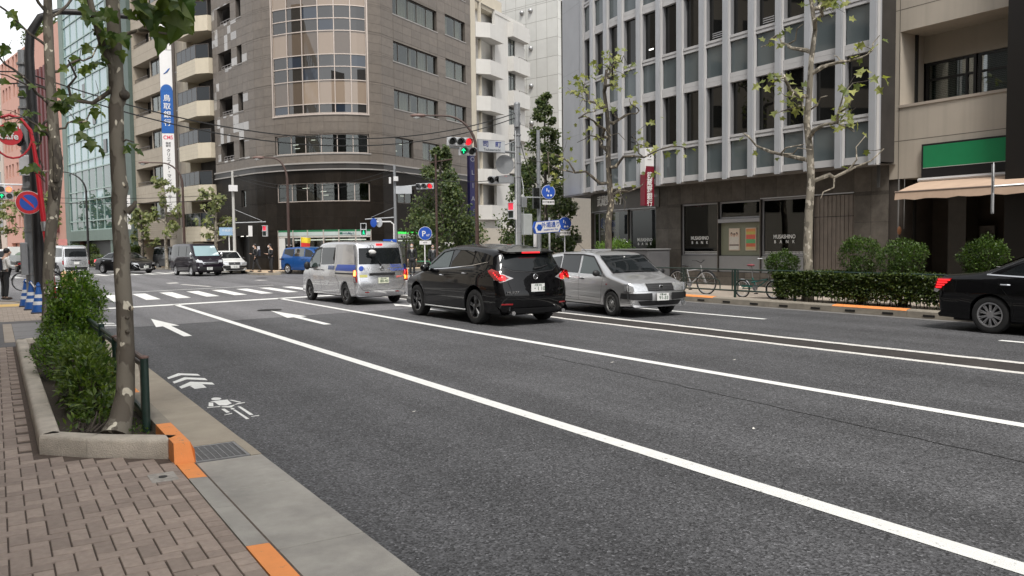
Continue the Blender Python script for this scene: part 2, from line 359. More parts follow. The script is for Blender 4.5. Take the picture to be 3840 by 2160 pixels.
mark('lane_arrow', sheet([(3.124, 21.33), (2.875, 18.99), (3.03, 19.12), (3.008, 16.65), (3.163, 16.66), (3.20, 19.12), (3.36, 19.05)], .004))
mark('lane_arrow', sheet([(6.153, 21.9), (5.85, 19.41), (6.02, 19.46), (5.98, 17.2), (6.14, 17.18), (6.19, 19.48), (6.357, 19.5)], .004))
mark('lane_arrow', sheet([(9.75, 22.0), (9.45, 21.2), (9.62, 21.15), (9.62, 18.6), (9.78, 18.6), (9.78, 20.6), (9.86, 20.95), (10.0, 21.1), (10.25, 21.1), (10.25, 20.8), (10.6, 21.25), (10.25, 21.7), (10.25, 21.4), (9.98, 21.38), (9.86, 21.2)], .004))
for P in ([(1.849, 11.473), (2.042, 11.786), (2.247, 11.554), (2.247, 11.371), (2.046, 11.579), (1.843, 11.332)], [(1.847, 11.065), (2.04, 11.362), (2.251, 11.131), (2.245, 10.923), (2.038, 11.16), (1.842, 10.916)],
          [(1.846, 10.625), (2.036, 10.938), (2.253, 10.713), (2.244, 10.517), (2.125, 10.656), (2.114, 10.354), (1.973, 10.346), (1.967, 10.614), (1.843, 10.46)],
          [(1.86, 20.6), (2.05, 20.95), (2.24, 20.7), (2.24, 20.45), (2.05, 20.65), (1.86, 20.4)], [(1.86, 20.0), (2.05, 20.35), (2.24, 20.1), (2.24, 19.85), (2.05, 20.05), (1.86, 19.8)]):
    mark('bicycle_chevron', sheet(P, .004))
B_ = MB()
for P in ([(1.992, 9.556), (2.033, 9.614), (2.068, 9.597), (2.095, 9.547), (2.091, 9.485), (2.057, 9.432), (2.013, 9.434), (1.988, 9.482)], [(1.946, 9.386), (2.056, 9.403), (2.137, 9.396), (2.127, 9.31), (2.121, 9.137), (2.045, 9.051), (1.979, 9.099), (1.98, 9.312)],
          [(1.924, 9.343), (1.962, 9.304), (1.917, 9.084), (1.873, 9.115)], [(1.848, 9.067), (1.983, 9.048), (1.968, 9.008), (1.843, 9.032)], [(1.99, 9.024), (2.059, 9.006), (2.124, 9.046), (2.121, 9.009), (2.058, 8.898), (1.978, 8.986)],
          [(2.14, 9.355), (2.171, 9.35), (2.228, 9.154), (2.201, 9.132)], [(2.126, 9.044), (2.176, 9.109), (2.255, 9.122), (2.249, 9.086), (2.127, 9.032)], [(1.951, 8.879), (1.987, 8.88), (1.989, 8.656), (1.95, 8.64)],
          [(1.902, 8.549), (1.995, 8.608), (1.989, 8.558), (1.908, 8.535)], [(2.036, 8.845), (2.064, 8.874), (2.077, 8.827), (2.06, 8.782), (2.036, 8.792)], [(2.044, 8.764), (2.067, 8.759), (2.07, 8.207), (2.037, 8.203)],
          [(2.127, 8.918), (2.157, 8.904), (2.157, 8.386), (2.119, 8.385)], [(2.113, 8.319), (2.2, 8.337), (2.191, 8.298), (2.113, 8.295)]):
    B_.add([(x, y, .004) for x, y in P], [tuple(range(len(P)))])
mark('bicycle_symbol', B_)
# far zebra crossings
for k in range(14):
    mark('crosswalk_stripe', sheet([(1.0 + k * .95, 57.5 + k * .06), (1.45 + k * .95, 57.53 + k * .06), (1.1 + k * .95, 61.3 + k * .06), (.65 + k * .95, 61.3 + k * .06)], .002), M_WHITE)
mark('stop_line', strip([(-3.5, 63.4), (4.0, 64.4)], .5, .002)); mark('crossing_edge_line', strip([(.6, 56.9), (13.5, 57.6)], .3, .002))
for k in range(9):
    p = Vector((16.6, 32.6)) + Vector((-.02, 1.0)) * (k * 1.0); mark('crosswalk_stripe', sheet([tuple(p), (p.x + 3.6, p.y + 1.7), (p.x + 3.55, p.y + 2.15), (p.x - .05, p.y + .45)], .002))
mark('crack', strip([(1.8 + k * .16, 12.8 + .03 * k + R_.uniform(-.03, .03)) for k in range(17)], .012, .003), M_CRACK)
mark('crack', strip([(7.0 - .015 * k + R_.uniform(-.02, .02), 10.3 - .24 * k) for k in range(34)], .016, .003), M_CRACK)
mark('crack', strip([(1.8 + k * .2, 19.2 + .1 * k * .2 + R_.uniform(-.03, .03)) for k in range(12)], .014, .003), M_CRACK)
def manhole(x, y, z, parent):
    o = link('manhole_cover', mesh('manhole_cover', MB().lathe([(.32, 0), (.32, .006), (.3, .006), (.3, .009), (.02, .009)], 20), M_IRON), parent); o.location = (x, y, z); return o
manhole(6.2, 22.15, 0, road); manhole(12.4, 45.6, -.003, road)
for x, y, a in ((3.55, 7.55, .6), (8.9, 8.2, .3), (5.75, 5.05, 1.1), (7.35, 9.05, .2)): mark('litter_scrap', MB().add([(x, y, .006), (x + .05 * math.cos(a), y + .05 * math.sin(a), .012), (x + .03, y + .035, .007), (x - .02, y + .02, .006)], [(0, 1, 2, 3)]), mat('paper', (.7, .68, .62), .8))

# ------------------------------------------------------------------ near pavement: gutter, kerb, bricks
pav = struct('pavement', sheet([(-12, -20), (1.255, -20), (1.255, 26), (1.1, 28), (.6, 30.5), (-.6, 32.6), (-2.5, 33.6), (-12, 34.2)], 0.04), M_JOINT)
def slabbox(x0, x1, y0, y1, z0, z1, b=.008): return MB().bbox(x0, x1, y0, y1, z0, z1, b)
ys = [-2.0, -.2, 1.6, 3.4, 4.52, 5.82, 6.72]
for a, b in zip(ys[:-1], ys[1:]): obj('gutter_slab', MB().bbox(1.262, 1.785, a + .008, b - .008, -.03, .012, .006), M_CONCG, pav)
for a, b in ((7.32, 9.2), (9.2, 11.1), (11.1, 13.0), (13.0, 14.9), (14.9, 16.8), (16.8, 18.7), (18.7, 20.6), (20.6, 22.5), (22.5, 24.4)): obj('gutter_slab', MB().bbox(1.262, 1.785, a + .008, b - .008, -.03, .012, .006), M_CONC, pav)
obj('gutter_slab', MB().box(1.702, 1.785, 6.73, 7.31, -.03, .012), M_CONC, pav)
# drain grate
gr = tag(link('drain_grate', mesh('frame', MB().box(1.272, 1.296, 6.75, 7.29, -.02, .012).box(1.678, 1.70, 6.75, 7.29, -.02, .012).box(1.296, 1.678, 6.75, 6.772, -.02, .012).box(1.296, 1.678, 7.268, 7.29, -.02, .012), M_STEEL)), 'steel drain grate set in the gutter beside the orange kerb end', 'drain grate')
obj('drain_pit_dark', MB().box(1.297, 1.677, 6.773, 7.267, .0005, .003), mat('pit_shade_black', (.006, .006, .006), .9, 0), gr)  # thin black slab paints the shade of an open pit under the bars
for k in range(12): obj('bar', MB().box(1.297, 1.677, 6.80 + k * .039, 6.807 + k * .039, .004, .010), M_STEEL, gr)
for k in range(7): obj('bar', MB().box(1.34 + k * .05, 1.346 + k * .05, 6.773, 7.267, .001, .008), M_STEEL, gr)
# dropped kerb and raised kerb
for a, b, m in ((-1.2, .4, M_CONCG), (.4, 1.9, M_ORANGE), (1.9, 2.9, M_CONCG), (2.9, 4.56, M_ORANGE), (4.56, 5.35, M_CONCG), (5.35, 6.15, M_CONCG), (6.15, 6.62, M_ORANGE)):
    obj('kerb_stone', MB().add([(1.11, a + .002, 0), (1.256, a + .002, 0), (1.256, b - .002, 0), (1.11, b - .002, 0), (1.11, a + .002, .052), (1.235, a + .002, .046), (1.256, a + .002, .028), (1.11, b - .002, .052), (1.235, b - .002, .046), (1.256, b - .002, .028)],
        [(0, 1, 6, 5, 4), (3, 7, 8, 9, 2), (4, 5, 8, 7), (5, 6, 9, 8), (1, 2, 9, 6), (0, 4, 7, 3)]), m, pav)
ends = [6.62, 6.98, 7.5, 8.4, 9.3, 10.2, 11.1, 12.0, 12.9, 13.8, 14.7, 15.6, 16.5, 17.4, 18.3, 19.2, 20.1, 21, 21.9, 22.8, 23.7, 24.6]
for i, (a, b) in enumerate(zip(ends[:-1], ends[1:])):
    m = M_ORANGE if i in (0, 1, 4, 5, 11, 12, 19, 20) else M_KERB
    z0a = 0.10 if i == 0 else .2
    obj('kerb_stone', MB().add([(1.10, a + .002, 0), (1.256, a + .002, 0), (1.256, b - .002, 0), (1.10, b - .002, 0), (1.105, a + (.05 if i == 0 else .002), .2), (1.225, a + (.05 if i == 0 else .002), .2), (1.25, a + .012, .17 if i else .14), (1.105, b - .002, .2), (1.225, b - .002, .2), (1.25, b - .002, .17)],
        [(0, 1, 6, 5, 4), (3, 7, 8, 9, 2), (4, 5, 8, 7), (5, 6, 9, 8), (1, 2, 9, 6), (0, 4, 7, 3)]), m, pav)
# corner kerb, curving into the cross street
cp = [(1.18, 24.6), (1.15, 26.2), (1.0, 28.2), (.55, 30.4), (-.5, 32.3), (-2.4, 33.4), (-6, 33.9), (-12, 34.2)]
for a, b in zip(cp[:-1], cp[1:]):
    d_ = Vector((b[0] - a[0], b[1] - a[1], 0)); L = d_.length; M = Matrix.Translation((a[0], a[1], 0)) @ Matrix.Rotation(math.atan2(d_.y, d_.x), 4, 'Z')
    obj('kerb_stone', MB().box(0.003, L - .003, -.075, .075, 0, .07, M), M_KERB, pav)
obj('corner_slab', sheet([(-12, 27.6), (1.08, 27.6), (.9, 28.4), (.45, 30.4), (-.6, 32.2), (-2.4, 33.3), (-12, 34.1)], .05), M_PAVE, pav)
obj('tactile_paving', MB().box(-2.2, .62, 28.0, 29.2, .04, .056), M_YEL, pav)
# herringbone bricks
def in_planter(x, y):
    if y > 16.3: return False
    return x > .22 and (y - 7.62) > -(x - .22) * .88 and x < 1.3
near, rest = [], []
bw = .1
def brick(x0, x1, y0, y1, z):
    g = .0045; c = .003; zt = z + R_.uniform(-.0012, .0012)
    return MB().add([(x0 + g, y0 + g, .0), (x1 - g, y0 + g, .0), (x1 - g, y1 - g, .0), (x0 + g, y1 - g, .0), (x0 + g, y0 + g, zt - c), (x1 - g, y0 + g, zt - c), (x1 - g, y1 - g, zt - c), (x0 + g, y1 - g, zt - c), (x0 + g + c, y0 + g + c, zt), (x1 - g - c, y0 + g + c, zt), (x1 - g - c, y1 - g - c, zt), (x0 + g + c, y1 - g - c, zt)],
        [(8, 9, 10, 11), (4, 5, 9, 8), (5, 6, 10, 9), (6, 7, 11, 10), (7, 4, 8, 11), (0, 1, 5, 4), (1, 2, 6, 5), (2, 3, 7, 6), (3, 0, 4, 7)])
for cy in range(20, 165):
    for cx in range(-26, 10):
        k = (cx - cy) % 4; x = cx * bw; y = cy * bw
        if k == 0: r = (x, min(x + 2 * bw, 1.0), y, y + bw)
        elif k == 3: r = (x, x + bw, y, y + 2 * bw)
        else: continue
        if in_planter(r[1], r[3]) or in_planter(r[0], r[3]) or in_planter(r[1], r[2]): continue
        if .88 < (r[0] + r[1]) / 2 < 1.06 and 6.15 < (r[2] + r[3]) / 2 < 6.45: continue
        b = brick(*r, .05)
        vis = r[1] > -.04 and 3.55 < y
        (near if vis else rest).append((y, b))
y = 2.0
while y < 6.62:
    near.append((y, brick(1.0, 1.108, y, y + .1, .05))); y += .1
near.sort(key=lambda t: t[0])
pieces([b for _, b in near] + [b for _, b in rest], 'brick', M_BRICK, pav, 300, 'bricks')
obj('valve_cover', MB().box(.875, 1.055, 6.17, 6.42, .02, .052), mat('valve_conc', (.42, .39, .35), .85, .3, 30, dirt=.5), pav)
obj('valve_lid', MB().lathe([(.03, .05), (.03, .056), (.002, .056)], 12, Matrix.Translation((.965, 6.3, 0))), M_IRON, pav)
# utility cover and pale pavers further on
obj('cover_frame', MB().box(-1.2, 1.08, 16.35, 17.1, .02, .052).box(-1.2, 1.08, 21.4, 22.1, .02, .052).box(-1.2, .08, 17.1, 21.4, .02, .052), mat('dark_paver', (.13, .125, .125), .8, .2, 8), pav)
obj('cover_slab', MB().box(.084, .25, 17.11, 21.39, .02, .055), M_PAVE, pav)
for k in range(4): obj('cover_plate', MB().box(.255, 1.08, 17.12 + k * 1.07, 18.17 + k * 1.07, .02, .055), mat('cover_steel', (.22, .215, .21), .55, .15, 10, metal=.3), pav)
pl = []
for j in range(27):
    for i in range(-8, 5):
        x = i * .22 - (0.11 if j % 2 else 0); y = 22.12 + j * .2
        pl.append(MB().bbox(x + .003, min(x + .217, 1.07), y + .003, y + .197, .0, .05, .004))
pieces(pl, 'paver', M_BRICK2, pav, 0, 'pavers')
for k in range(9): obj('paver_strip', MB().box(-.1 + 0 * k, -.02, 8.2 + k * .9, 9.05 + k * .9, .03, .0535), M_BRICK2, pav)

# ------------------------------------------------------------------ right-hand pavement and far corner pavements
pr = struct('pavement', sheet([(16.75, -60), (60, -60), (60, 40), (30, 32.6), (21.5, 30.2), (18.2, 29.6), (16.9, 28.4)], .15), M_PAVE)
x = 17.0; y = 27.6; i = 0
while y > -3:
    L = 1.9
    a = y; b = y - L
    o = obj('kerb_stone', MB().add([(16.72, b + .004, -.01), (16.9, b + .004, -.01), (16.9, a - .004, -.01), (16.72, a - .004, -.01), (16.745, b + .004, .17), (16.9, b + .004, .185), (16.9, a - .004, .185), (16.745, a - .004, .17), (16.725, b + .004, .145), (16.725, a - .004, .145)],
        [(4, 5, 6, 7), (8, 4, 7, 9), (0, 8, 9, 3), (1, 2, 6, 5), (0, 1, 5, 4, 8), (3, 9, 7, 6, 2)]), M_KERB, pr)
    if i % 3 == 2: obj('kerb_paint', MB().add([(16.746, b + .01, .1735), (16.898, b + .01, .188), (16.898, a - .01, .188), (16.746, a - .01, .1735), (16.7225, b + .01, .146), (16.7225, a - .01, .146), (16.7215, b + .01, .118), (16.7215, a - .01, .118)], [(0, 1, 2, 3), (4, 0, 3, 5)]), M_ORANGE, pr)
    if i > 3:
        for q in (.45, 1.4): obj('drain_slot', MB().box(16.712, 16.73, b + q - .13, b + q + .13, .045, .09), mat('slot', (.008, .007, .006), .9, 0), pr)
    y = b; i += 1
obj('gutter_strip', MB().box(16.45, 16.715, -20, 27.8, -.02, .006), mat('gutter_grey', (.16, .155, .15), .8, .2, 3), pr)
_ = [(16.9, 28.4), (17.3, 29.2), (18.2, 29.75), (21.5, 30.35), (30, 32.7), (60, 40.2)]
for a, b in zip(_[:-1], _[1:]):
    d_ = Vector((b[0] - a[0], b[1] - a[1], 0)); L = d_.length; M = Matrix.Translation((a[0], a[1], 0)) @ Matrix.Rotation(math.atan2(d_.y, d_.x), 4, 'Z')
    obj('kerb_stone', MB().box(0, L - .003, -.08, .08, -.01, .172, M), M_KERB, pr)
FAR = [(-2.0, 140), (9.0, 82), (12.2, 66), (13.6, 59), (13.75, 54.5), (13.35, 51.2), (13.7, 49.6), (14.5, 49.4), (15.0, 51.9), (16.4, 52.3), (18.6, 50.3), (22.6, 49.2), (40, 58.7), (75, 80)]
pf = struct('pavement', sheet(FAR + [(75, 120), (10, 160)], .12), M_PAVE2)
for a, b in zip(FAR[:-1], FAR[1:]):
    d_ = Vector((b[0] - a[0], b[1] - a[1], 0)); L = d_.length; M = Matrix.Translation((a[0], a[1], 0)) @ Matrix.Rotation(math.atan2(d_.y, d_.x), 4, 'Z')
    obj('kerb_stone', MB().box(0, L - .003, -.08, .08, -.01, .14, M), M_KERB, pf)
# ------------------------------------------------------------------ facade toolkit
class Path:
    def __init__(s, pts, flip=False):
        s.p = [Vector((x, y)) for x, y in pts]; s.L = [0.0]; s.sg = -1 if flip else 1
        for a, b in zip(s.p[:-1], s.p[1:]): s.L.append(s.L[-1] + (b - a).length)
        s.len = s.L[-1]
        s.n = []
        segs = [(b - a).normalized() for a, b in zip(s.p[:-1], s.p[1:])]
        for i in range(len(s.p)):
            if i == 0: t = segs[0]
            elif i == len(s.p) - 1: t = segs[-1]
            else: t = (segs[i - 1] + segs[i]).normalized()
            s.n.append(Vector((t.y, -t.x)) * s.sg)
    def at(s, q, o=0.0):
        i = 0
        while i < len(s.L) - 2 and q > s.L[i + 1]: i += 1
        k = (q - s.L[i]) / (s.L[i + 1] - s.L[i])
        p = s.p[i].lerp(s.p[i + 1], k); n = s.n[i].lerp(s.n[i + 1], min(max(k, 0), 1)).normalized()
        if len(s.p) > 2 and False: n = s.n[i]
        return p + n * o
    def nrm(s, q):
        a = s.at(q, 0); b = s.at(q, 1); return (b - a)
    def tan(s, q):
        a = s.at(max(q - .05, 0)); b = s.at(min(q + .05, s.len)); return (b - a).normalized()
    def cuts(s, a, b): return [a] + [x for x in s.L if a + 1e-4 < x < b - 1e-4] + [b]
def prect(P, s0, s1, z0, z1, o0, o1, mb=None):
    """a slab on the path between offsets o0 (inner) and o1 (outer)"""
    mb = mb or MB(); c = P.cuts(s0, s1); vs = []; n = len(c)
    for q in c:
        a = P.at(q, o0); b = P.at(q, o1)
        vs += [(a.x, a.y, z0), (a.x, a.y, z1), (b.x, b.y, z1), (b.x, b.y, z0)]
    fs = [(0, 1, 2, 3), tuple(4 * (n - 1) + k for k in (3, 2, 1, 0))]
    for i in range(n - 1):
        for k in range(4):
            j = (k + 1) % 4; fs.append((4 * i + k, 4 * (i + 1) + k, 4 * (i + 1) + j, 4 * i + j))
    return mb.add(vs, fs)
def psheet(P, s0, s1, z0, z1, o, mb=None, nseg=0, wave=0.0, wn=0):
    mb = mb or MB()
    c = P.cuts(s0, s1) if not nseg else [s0 + (s1 - s0) * k / nseg for k in range(nseg + 1)]
    vs = []
    for i, q in enumerate(c):
        a = P.at(q, o + (wave * math.sin(i * 1.9) * (1 + .4 * math.sin(i * .7)) if wave else 0)); vs += [(a.x, a.y, z0), (a.x, a.y, z1)]
    return mb.add(vs, [(2 * i, 2 * i + 2, 2 * i + 3, 2 * i + 1) for i in range(len(c) - 1)])
def brk(lo, hi, step, edges):
    e = sorted(set([round(lo, 3), round(hi, 3)] + [round(x, 3) for x in edges if lo < x < hi])); out = []
    for a, b in zip(e[:-1], e[1:]):
        n = max(1, round((b - a) / step)); out += [a + (b - a) * k / n for k in range(n)]
    return out + [e[-1]]
def inside(s, z, ops): return any(a < s < b and c < z < d for a, b, c, d in ops)
def backing(P, s0, s1, z0, z1, ops, o, depth, m, parent, name='wall'):
    """wall sheet with openings and their reveals"""
    mb = MB(); sb = brk(s0, s1, 99, [x for op in ops for x in op[:2]]); zb = brk(z0, z1, 99, [x for op in ops for x in op[2:]])
    for a, b in zip(sb[:-1], sb[1:]):
        for c, d in zip(zb[:-1], zb[1:]):
            if not inside((a + b) / 2, (c + d) / 2, ops): psheet(P, a, b, c, d, o, mb)
    for a, b, c, d in ops:
        for q in (a, b):
            u = P.at(q, o); v = P.at(q, o - depth); mb.add([(u.x, u.y, c), (v.x, v.y, c), (v.x, v.y, d), (u.x, u.y, d)], [(0, 1, 2, 3)])
        for z in (c, d):
            cc = P.cuts(a, b); vs = []
            for q in cc:
                u = P.at(q, o); v = P.at(q, o - depth); vs += [(u.x, u.y, z), (v.x, v.y, z)]
            mb.add(vs, [(2 * i, 2 * i + 2, 2 * i + 3, 2 * i + 1) for i in range(len(cc) - 1)])
    return wobj(name, mb, m, parent)
def panels(P, s0, s1, z0, z1, ops, sw, zh, o0, o1, gap, out, extra_s=(), extra_z=()):
    sb = brk(s0, s1, sw, [x for op in ops for x in op[:2]] + list(extra_s)); zb = brk(z0, z1, zh, [x for op in ops for x in op[2:]] + list(extra_z))
    for c, d in zip(zb[:-1], zb[1:]):
        for a, b in zip(sb[:-1], sb[1:]):
            if not inside((a + b) / 2, (c + d) / 2, ops):
                out.append(((a + b) / 2, (c + d) / 2, prect(P, a + gap, b - gap, c + gap, d - gap, o0, o1)))
M_FRAME = mat('window_frame_bronze', (.10, .085, .075), .45, .1, 20, metal=.5)
M_FRAMEL = mat('window_frame_light', (.50, .43, .38), .45, .08, 20, metal=.3)
M_ALU = mat('aluminium', (.42, .42, .43), .4, .06, 10, metal=.6)
M_GLASS = glassmat('window_glass', (.60, .63, .60), .06, .02, 3.4)
M_GLASSM = darkglass('mirror_glass', (.02, .018, .016), 1.0, .10, .01)
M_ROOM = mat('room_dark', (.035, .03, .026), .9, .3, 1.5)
M_CURT = mat('curtain', (.52, .45, .36), .9, .15, 12, sstretch=(1, 1, .1))
M_BLIND = mat('blind', (.55, .56, .53), .8, .08, 5)
M_TUBE = mat('tube_light', (.9, .9, .9), .5, 0, emit=(1, .97, .88), estr=1.1)
def window(par, P, s0, s1, z0, z1, rec=.12, mull=(), trans=(), fm=M_FRAME, gm=M_GLASS, fw=.05, back=None, name='window', room=.75, frame_d=.06):
    fb = MB(); g = .003
    for z in (z0, z1 - fw): prect(P, s0 + g, s1 - g, z + g, z + fw - g, -rec - frame_d, -rec, fb)
    for q in (s0, s1 - fw): prect(P, q + g, q + fw - g, z0 + fw, z1 - fw, -rec - frame_d, -rec, fb)
    ss = [s0] + [s0 + (s1 - s0) * k for k in mull] + [s1]; zs = [z0] + [z0 + (z1 - z0) * k for k in trans] + [z1]
    for q in ss[1:-1]: prect(P, q - fw * .4, q + fw * .4, z0 + fw, z1 - fw, -rec - frame_d * .9, -rec + .004, fb)
    for z in zs[1:-1]: prect(P, s0 + fw, s1 - fw, z - fw * .4, z + fw * .4, -rec - frame_d * .9, -rec + .007, fb)
    w = wobj(name, fb, fm, par)
    for a, b in zip(ss[:-1], ss[1:]):
        for c, d in zip(zs[:-1], zs[1:]):
            if (b - a) < .1 or (d - c) < .1: continue
            wobj('pane', prect(P, a + .02, b - .02, c + .02, d - .02, -rec - .035, -rec - .025), gm, w)
    if back in ('curtain', 'half', 'blind'):
        for a, b in zip(ss[:-1], ss[1:]):
            k = R_.random()
            if back == 'half' and k < .25: continue
            e = b if (back != 'half' or k > .55) else a + (b - a) * R_.uniform(.35, .8)
            if back == 'blind':
                n = int((z1 - z0) / .05); mb = MB()
                for j in range(n): prect(P, a + .03, e - .03, z0 + .03 + j * .05, z0 + .065 + j * .05, -rec - .16, -rec - .15, mb)
                wobj('blind', mb, M_BLIND, w)
            else: wobj('curtain', psheet(P, a + .03, e - .03, z0 + .04, z1 - .04, -rec - .17, None, 26, .018), M_CURT, w, True)
    if back == 'office':
        for k in range(3):
            a = s0 + (s1 - s0) * R_.uniform(.05, .7); z = z0 + (z1 - z0) * (.35 + .2 * k); wobj('lamp', prect(P, a, min(a + R_.uniform(.5, .9) * .6, s1 - .1), z, z + .03, -room * .9, -room * .86), M_TUBE, w)
    return w
def solid(poly, z0, z1, m, parent, name='core'):
    n = len(poly); mb = MB().add([(x, y, z0) for x, y in poly] + [(x, y, z1) for x, y in poly], [tuple(range(n - 1, -1, -1)), tuple(range(n, 2 * n))] + [(k, (k + 1) % n, n + (k + 1) % n, n + k) for k in range(n)])
    return wobj(name, mb, m, parent)

# ------------------------------------------------------------------ brown granite corner building
M_GRAN = mat('brown_granite', (.142, .118, .096), .5, .16, 3.0, .1, 140, piece=.10, dirt=.25, dcol=(.13, .115, .10), streak=.25)
M_GRANP = mat('reflected_light_granite', (.28, .26, .24), .12, .10, 3.0, piece=.2, spec=1.0)  # glossy granite; reflected light patches are put into its paler base colour
M_DARKG = mat('dark_granite', (.017, .0135, .0105), .4, .3, 2.2, piece=.22, spec=.08)
M_LEDGE = mat('ledge_metal', (.30, .28, .26), .5, .1)
BP = [(14.15, 63.6), (15.21, 57.94), (15.39, 57.19), (15.67, 56.4), (16.04, 55.58), (16.49, 54.76), (17.02, 53.96), (17.61, 53.23), (18.26, 52.57), (18.97, 52.02), (19.72, 51.6), (20.52, 51.35), (21.35, 51.27), (22.2, 51.41), (32.6, 57.67)]
_off = (Vector((13.4, 67.6)) - Vector((14.15, 63.6))).length
P = Path(BP, flip=False); SB = lambda s: s - _off
if (P.at(8, 1) - Vector((0, 0))).length > P.at(8, 0).length: P = Path(BP, flip=True)
bb = thing('corner_building', 'brown granite office building with curved glazed corner across the junction', 'building', (18, 56, .12))
rows = [(7.98, 9.24), (11.22, 12.48), (14.5, 15.76), (17.68, 18.96), (20.9, 22.2)]
ops = []
for a, b in rows: ops += [(SB(5.06), SB(7.26), a, b), (SB(8.17), SB(8.95), a, b)]
ops += [(SB(12.62), SB(19.3), 10.4, 22.6), (SB(12.62), SB(19.38), 7.8, 9.05)]
rrow = [(11.05, 12.35), (14.25, 15.6), (17.42, 18.9), (20.6, 22.0)]
for a, b in rrow: ops += [(SB(21.85), SB(27.5), a, b), (SB(28.67), SB(31.7), a + .12, b + .15)]
ops += [(SB(21.9), SB(24.1), 7.82, 9.12), (SB(25.3), SB(27.6), 7.85, 9.15)]
TOP = 25.0
backing(P, 0, P.len, 7.2, TOP, ops, 0.0, .42, mat('granite_joint', (.085, .073, .062), .8, .1), bb)
lst = []
panels(P, 0, SB(9.72), 7.2, TOP, ops, .62, .66, .002, .02, .006, lst); panels(P, SB(9.72), SB(20.5), 7.2, TOP, ops, .95, .66, .002, .02, .006, lst); panels(P, SB(20.5), P.len, 7.2, TOP, ops, 1.1, .66, .002, .02, .006, lst)
# some panels on the side street face are glossy and painted paler to stand for reflected light
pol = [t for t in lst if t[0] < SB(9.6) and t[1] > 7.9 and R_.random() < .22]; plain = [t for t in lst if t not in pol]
plain.sort(key=lambda t: abs(t[1] - 12))
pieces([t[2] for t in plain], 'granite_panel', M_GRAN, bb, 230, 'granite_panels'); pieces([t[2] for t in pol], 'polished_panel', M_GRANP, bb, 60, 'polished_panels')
for a, b in rows:
    wobj('balcony', prect(P, SB(5.06), SB(7.26), a, b, -1.35, -1.3), mat('balcony_wall', (.25, .21, .18), .8, .1), bb)
    rb = MB()
    for z in (a + .12, a + .3): prect(P, SB(5.1), SB(7.22), z, z + .035, -.2, -.165, rb)
    for k in range(5): q = SB(5.15) + k * .5; prect(P, q, q + .03, a, a + .3, -.2, -.17, rb)
    wobj('railing', rb, mat('rail_grey', (.26, .24, .23), .5), bb)
    window(bb, P, SB(8.17), SB(8.95), a, b, .2, (.5,), (), fw=.05, back='half')
    wobj('sill', prect(P, SB(8.12), SB(9.0), a - .06, a - .004, -.1, .05), M_LEDGE, bb)
# curved glazed corner
cw = link('glazed_bay', None, bb)
cw.matrix_parent_inverse = world_of(bb).inverted()
vs_ = [12.62, 13.83, 15.0, 16.16, 17.23, 18.29, 19.3]; hz = [10.4, 11.0, 12.52, 13.39, 14.19, 15.70, 16.49, 17.32, 18.88, 19.68, 20.5, 22.05, 22.6]
fb = MB()
for q in vs_: prect(P, SB(q) - .028, SB(q) + .028, 10.4, 22.6, -.1, .0, fb)
for z in hz: prect(P, SB(12.62), SB(19.3), z - .03, z + .03, -.1, .004, fb)
prect(P, SB(12.5), SB(19.42), 10.27, 10.37, -.1, .08, fb); prect(P, SB(12.5), SB(12.59), 10.37, 22.6, -.1, .05, fb); prect(P, SB(19.33), SB(19.42), 10.37, 22.6, -.1, .05, fb)
wobj('frame', fb, M_FRAMEL, cw)
M_MIR = [M_GLASSM, darkglass('bronze_glass', (.10, .075, .055), .9, .12, .01), darkglass('bronze_glass_pale', (.26, .20, .15), .8, .12, .02), darkglass('blue_glass', (.018, .026, .04), .9, .1, .01)]
for i, (a, b) in enumerate(zip(vs_[:-1], vs_[1:])):
    for j, (c, d_) in enumerate(zip(hz[:-1], hz[1:])):
        tall = j % 3 == 1
        m = (M_MIR[2] if R_.random() < .55 else M_MIR[1]) if tall else (M_MIR[3] if (i + j) % 4 == 0 else M_MIR[0])
        wobj('pane', prect(P, SB(a) + .03, SB(b) - .03, c + .033, d_ - .033, -.07, -.05), m, cw)
window(bb, P, SB(12.62), SB(19.38), 7.8, 9.05, .12, [(q - 12.62) / 6.76 for q in (13.91, 15.05, 16.19, 17.28, 18.33)], (), M_FRAMEL, M_GLASS, .06, 'office')
wobj('sill', prect(P, SB(12.5), SB(19.5), 7.72, 7.795, -.1, .06), M_LEDGE, bb)
for a, b in rrow:
    window(bb, P, SB(21.85), SB(27.5), a, b, .14, (.13, .36, .56, .78), (), M_FRAME, M_GLASS, .06, 'half'); wobj('sill', prect(P, SB(21.75), SB(27.6), a - .07, a - .004, -.1, .05), M_LEDGE, bb)
    window(bb, P, SB(28.67), SB(31.7), a + .12, b + .15, .14, (.55,), (), M_FRAME, M_GLASS, .06, 'half'); wobj('sill', prect(P, SB(28.6), SB(31.8), a + .05, a + .116, -.1, .05), M_LEDGE, bb)
window(bb, P, SB(21.9), SB(24.1), 7.82, 9.12, .14, (.5,), (), M_FRAME, M_GLASS, .06, 'office'); window(bb, P, SB(25.3), SB(27.6), 7.85, 9.15, .14, (.5,), (), M_FRAME, M_GLASS, .06, 'half')
# string course
wobj('string_course', prect(P, 0, P.len, 7.10, 7.2, .0, .16), M_LEDGE, bb); wobj('string_course', prect(P, 0, P.len, 6.78, 7.095, -.05, .10), mat('dark_band', (.03, .026, .023), .4, .1), bb)
wobj('string_course', prect(P, 0, P.len, 6.70, 6.775, .0, .15), M_LEDGE, bb)
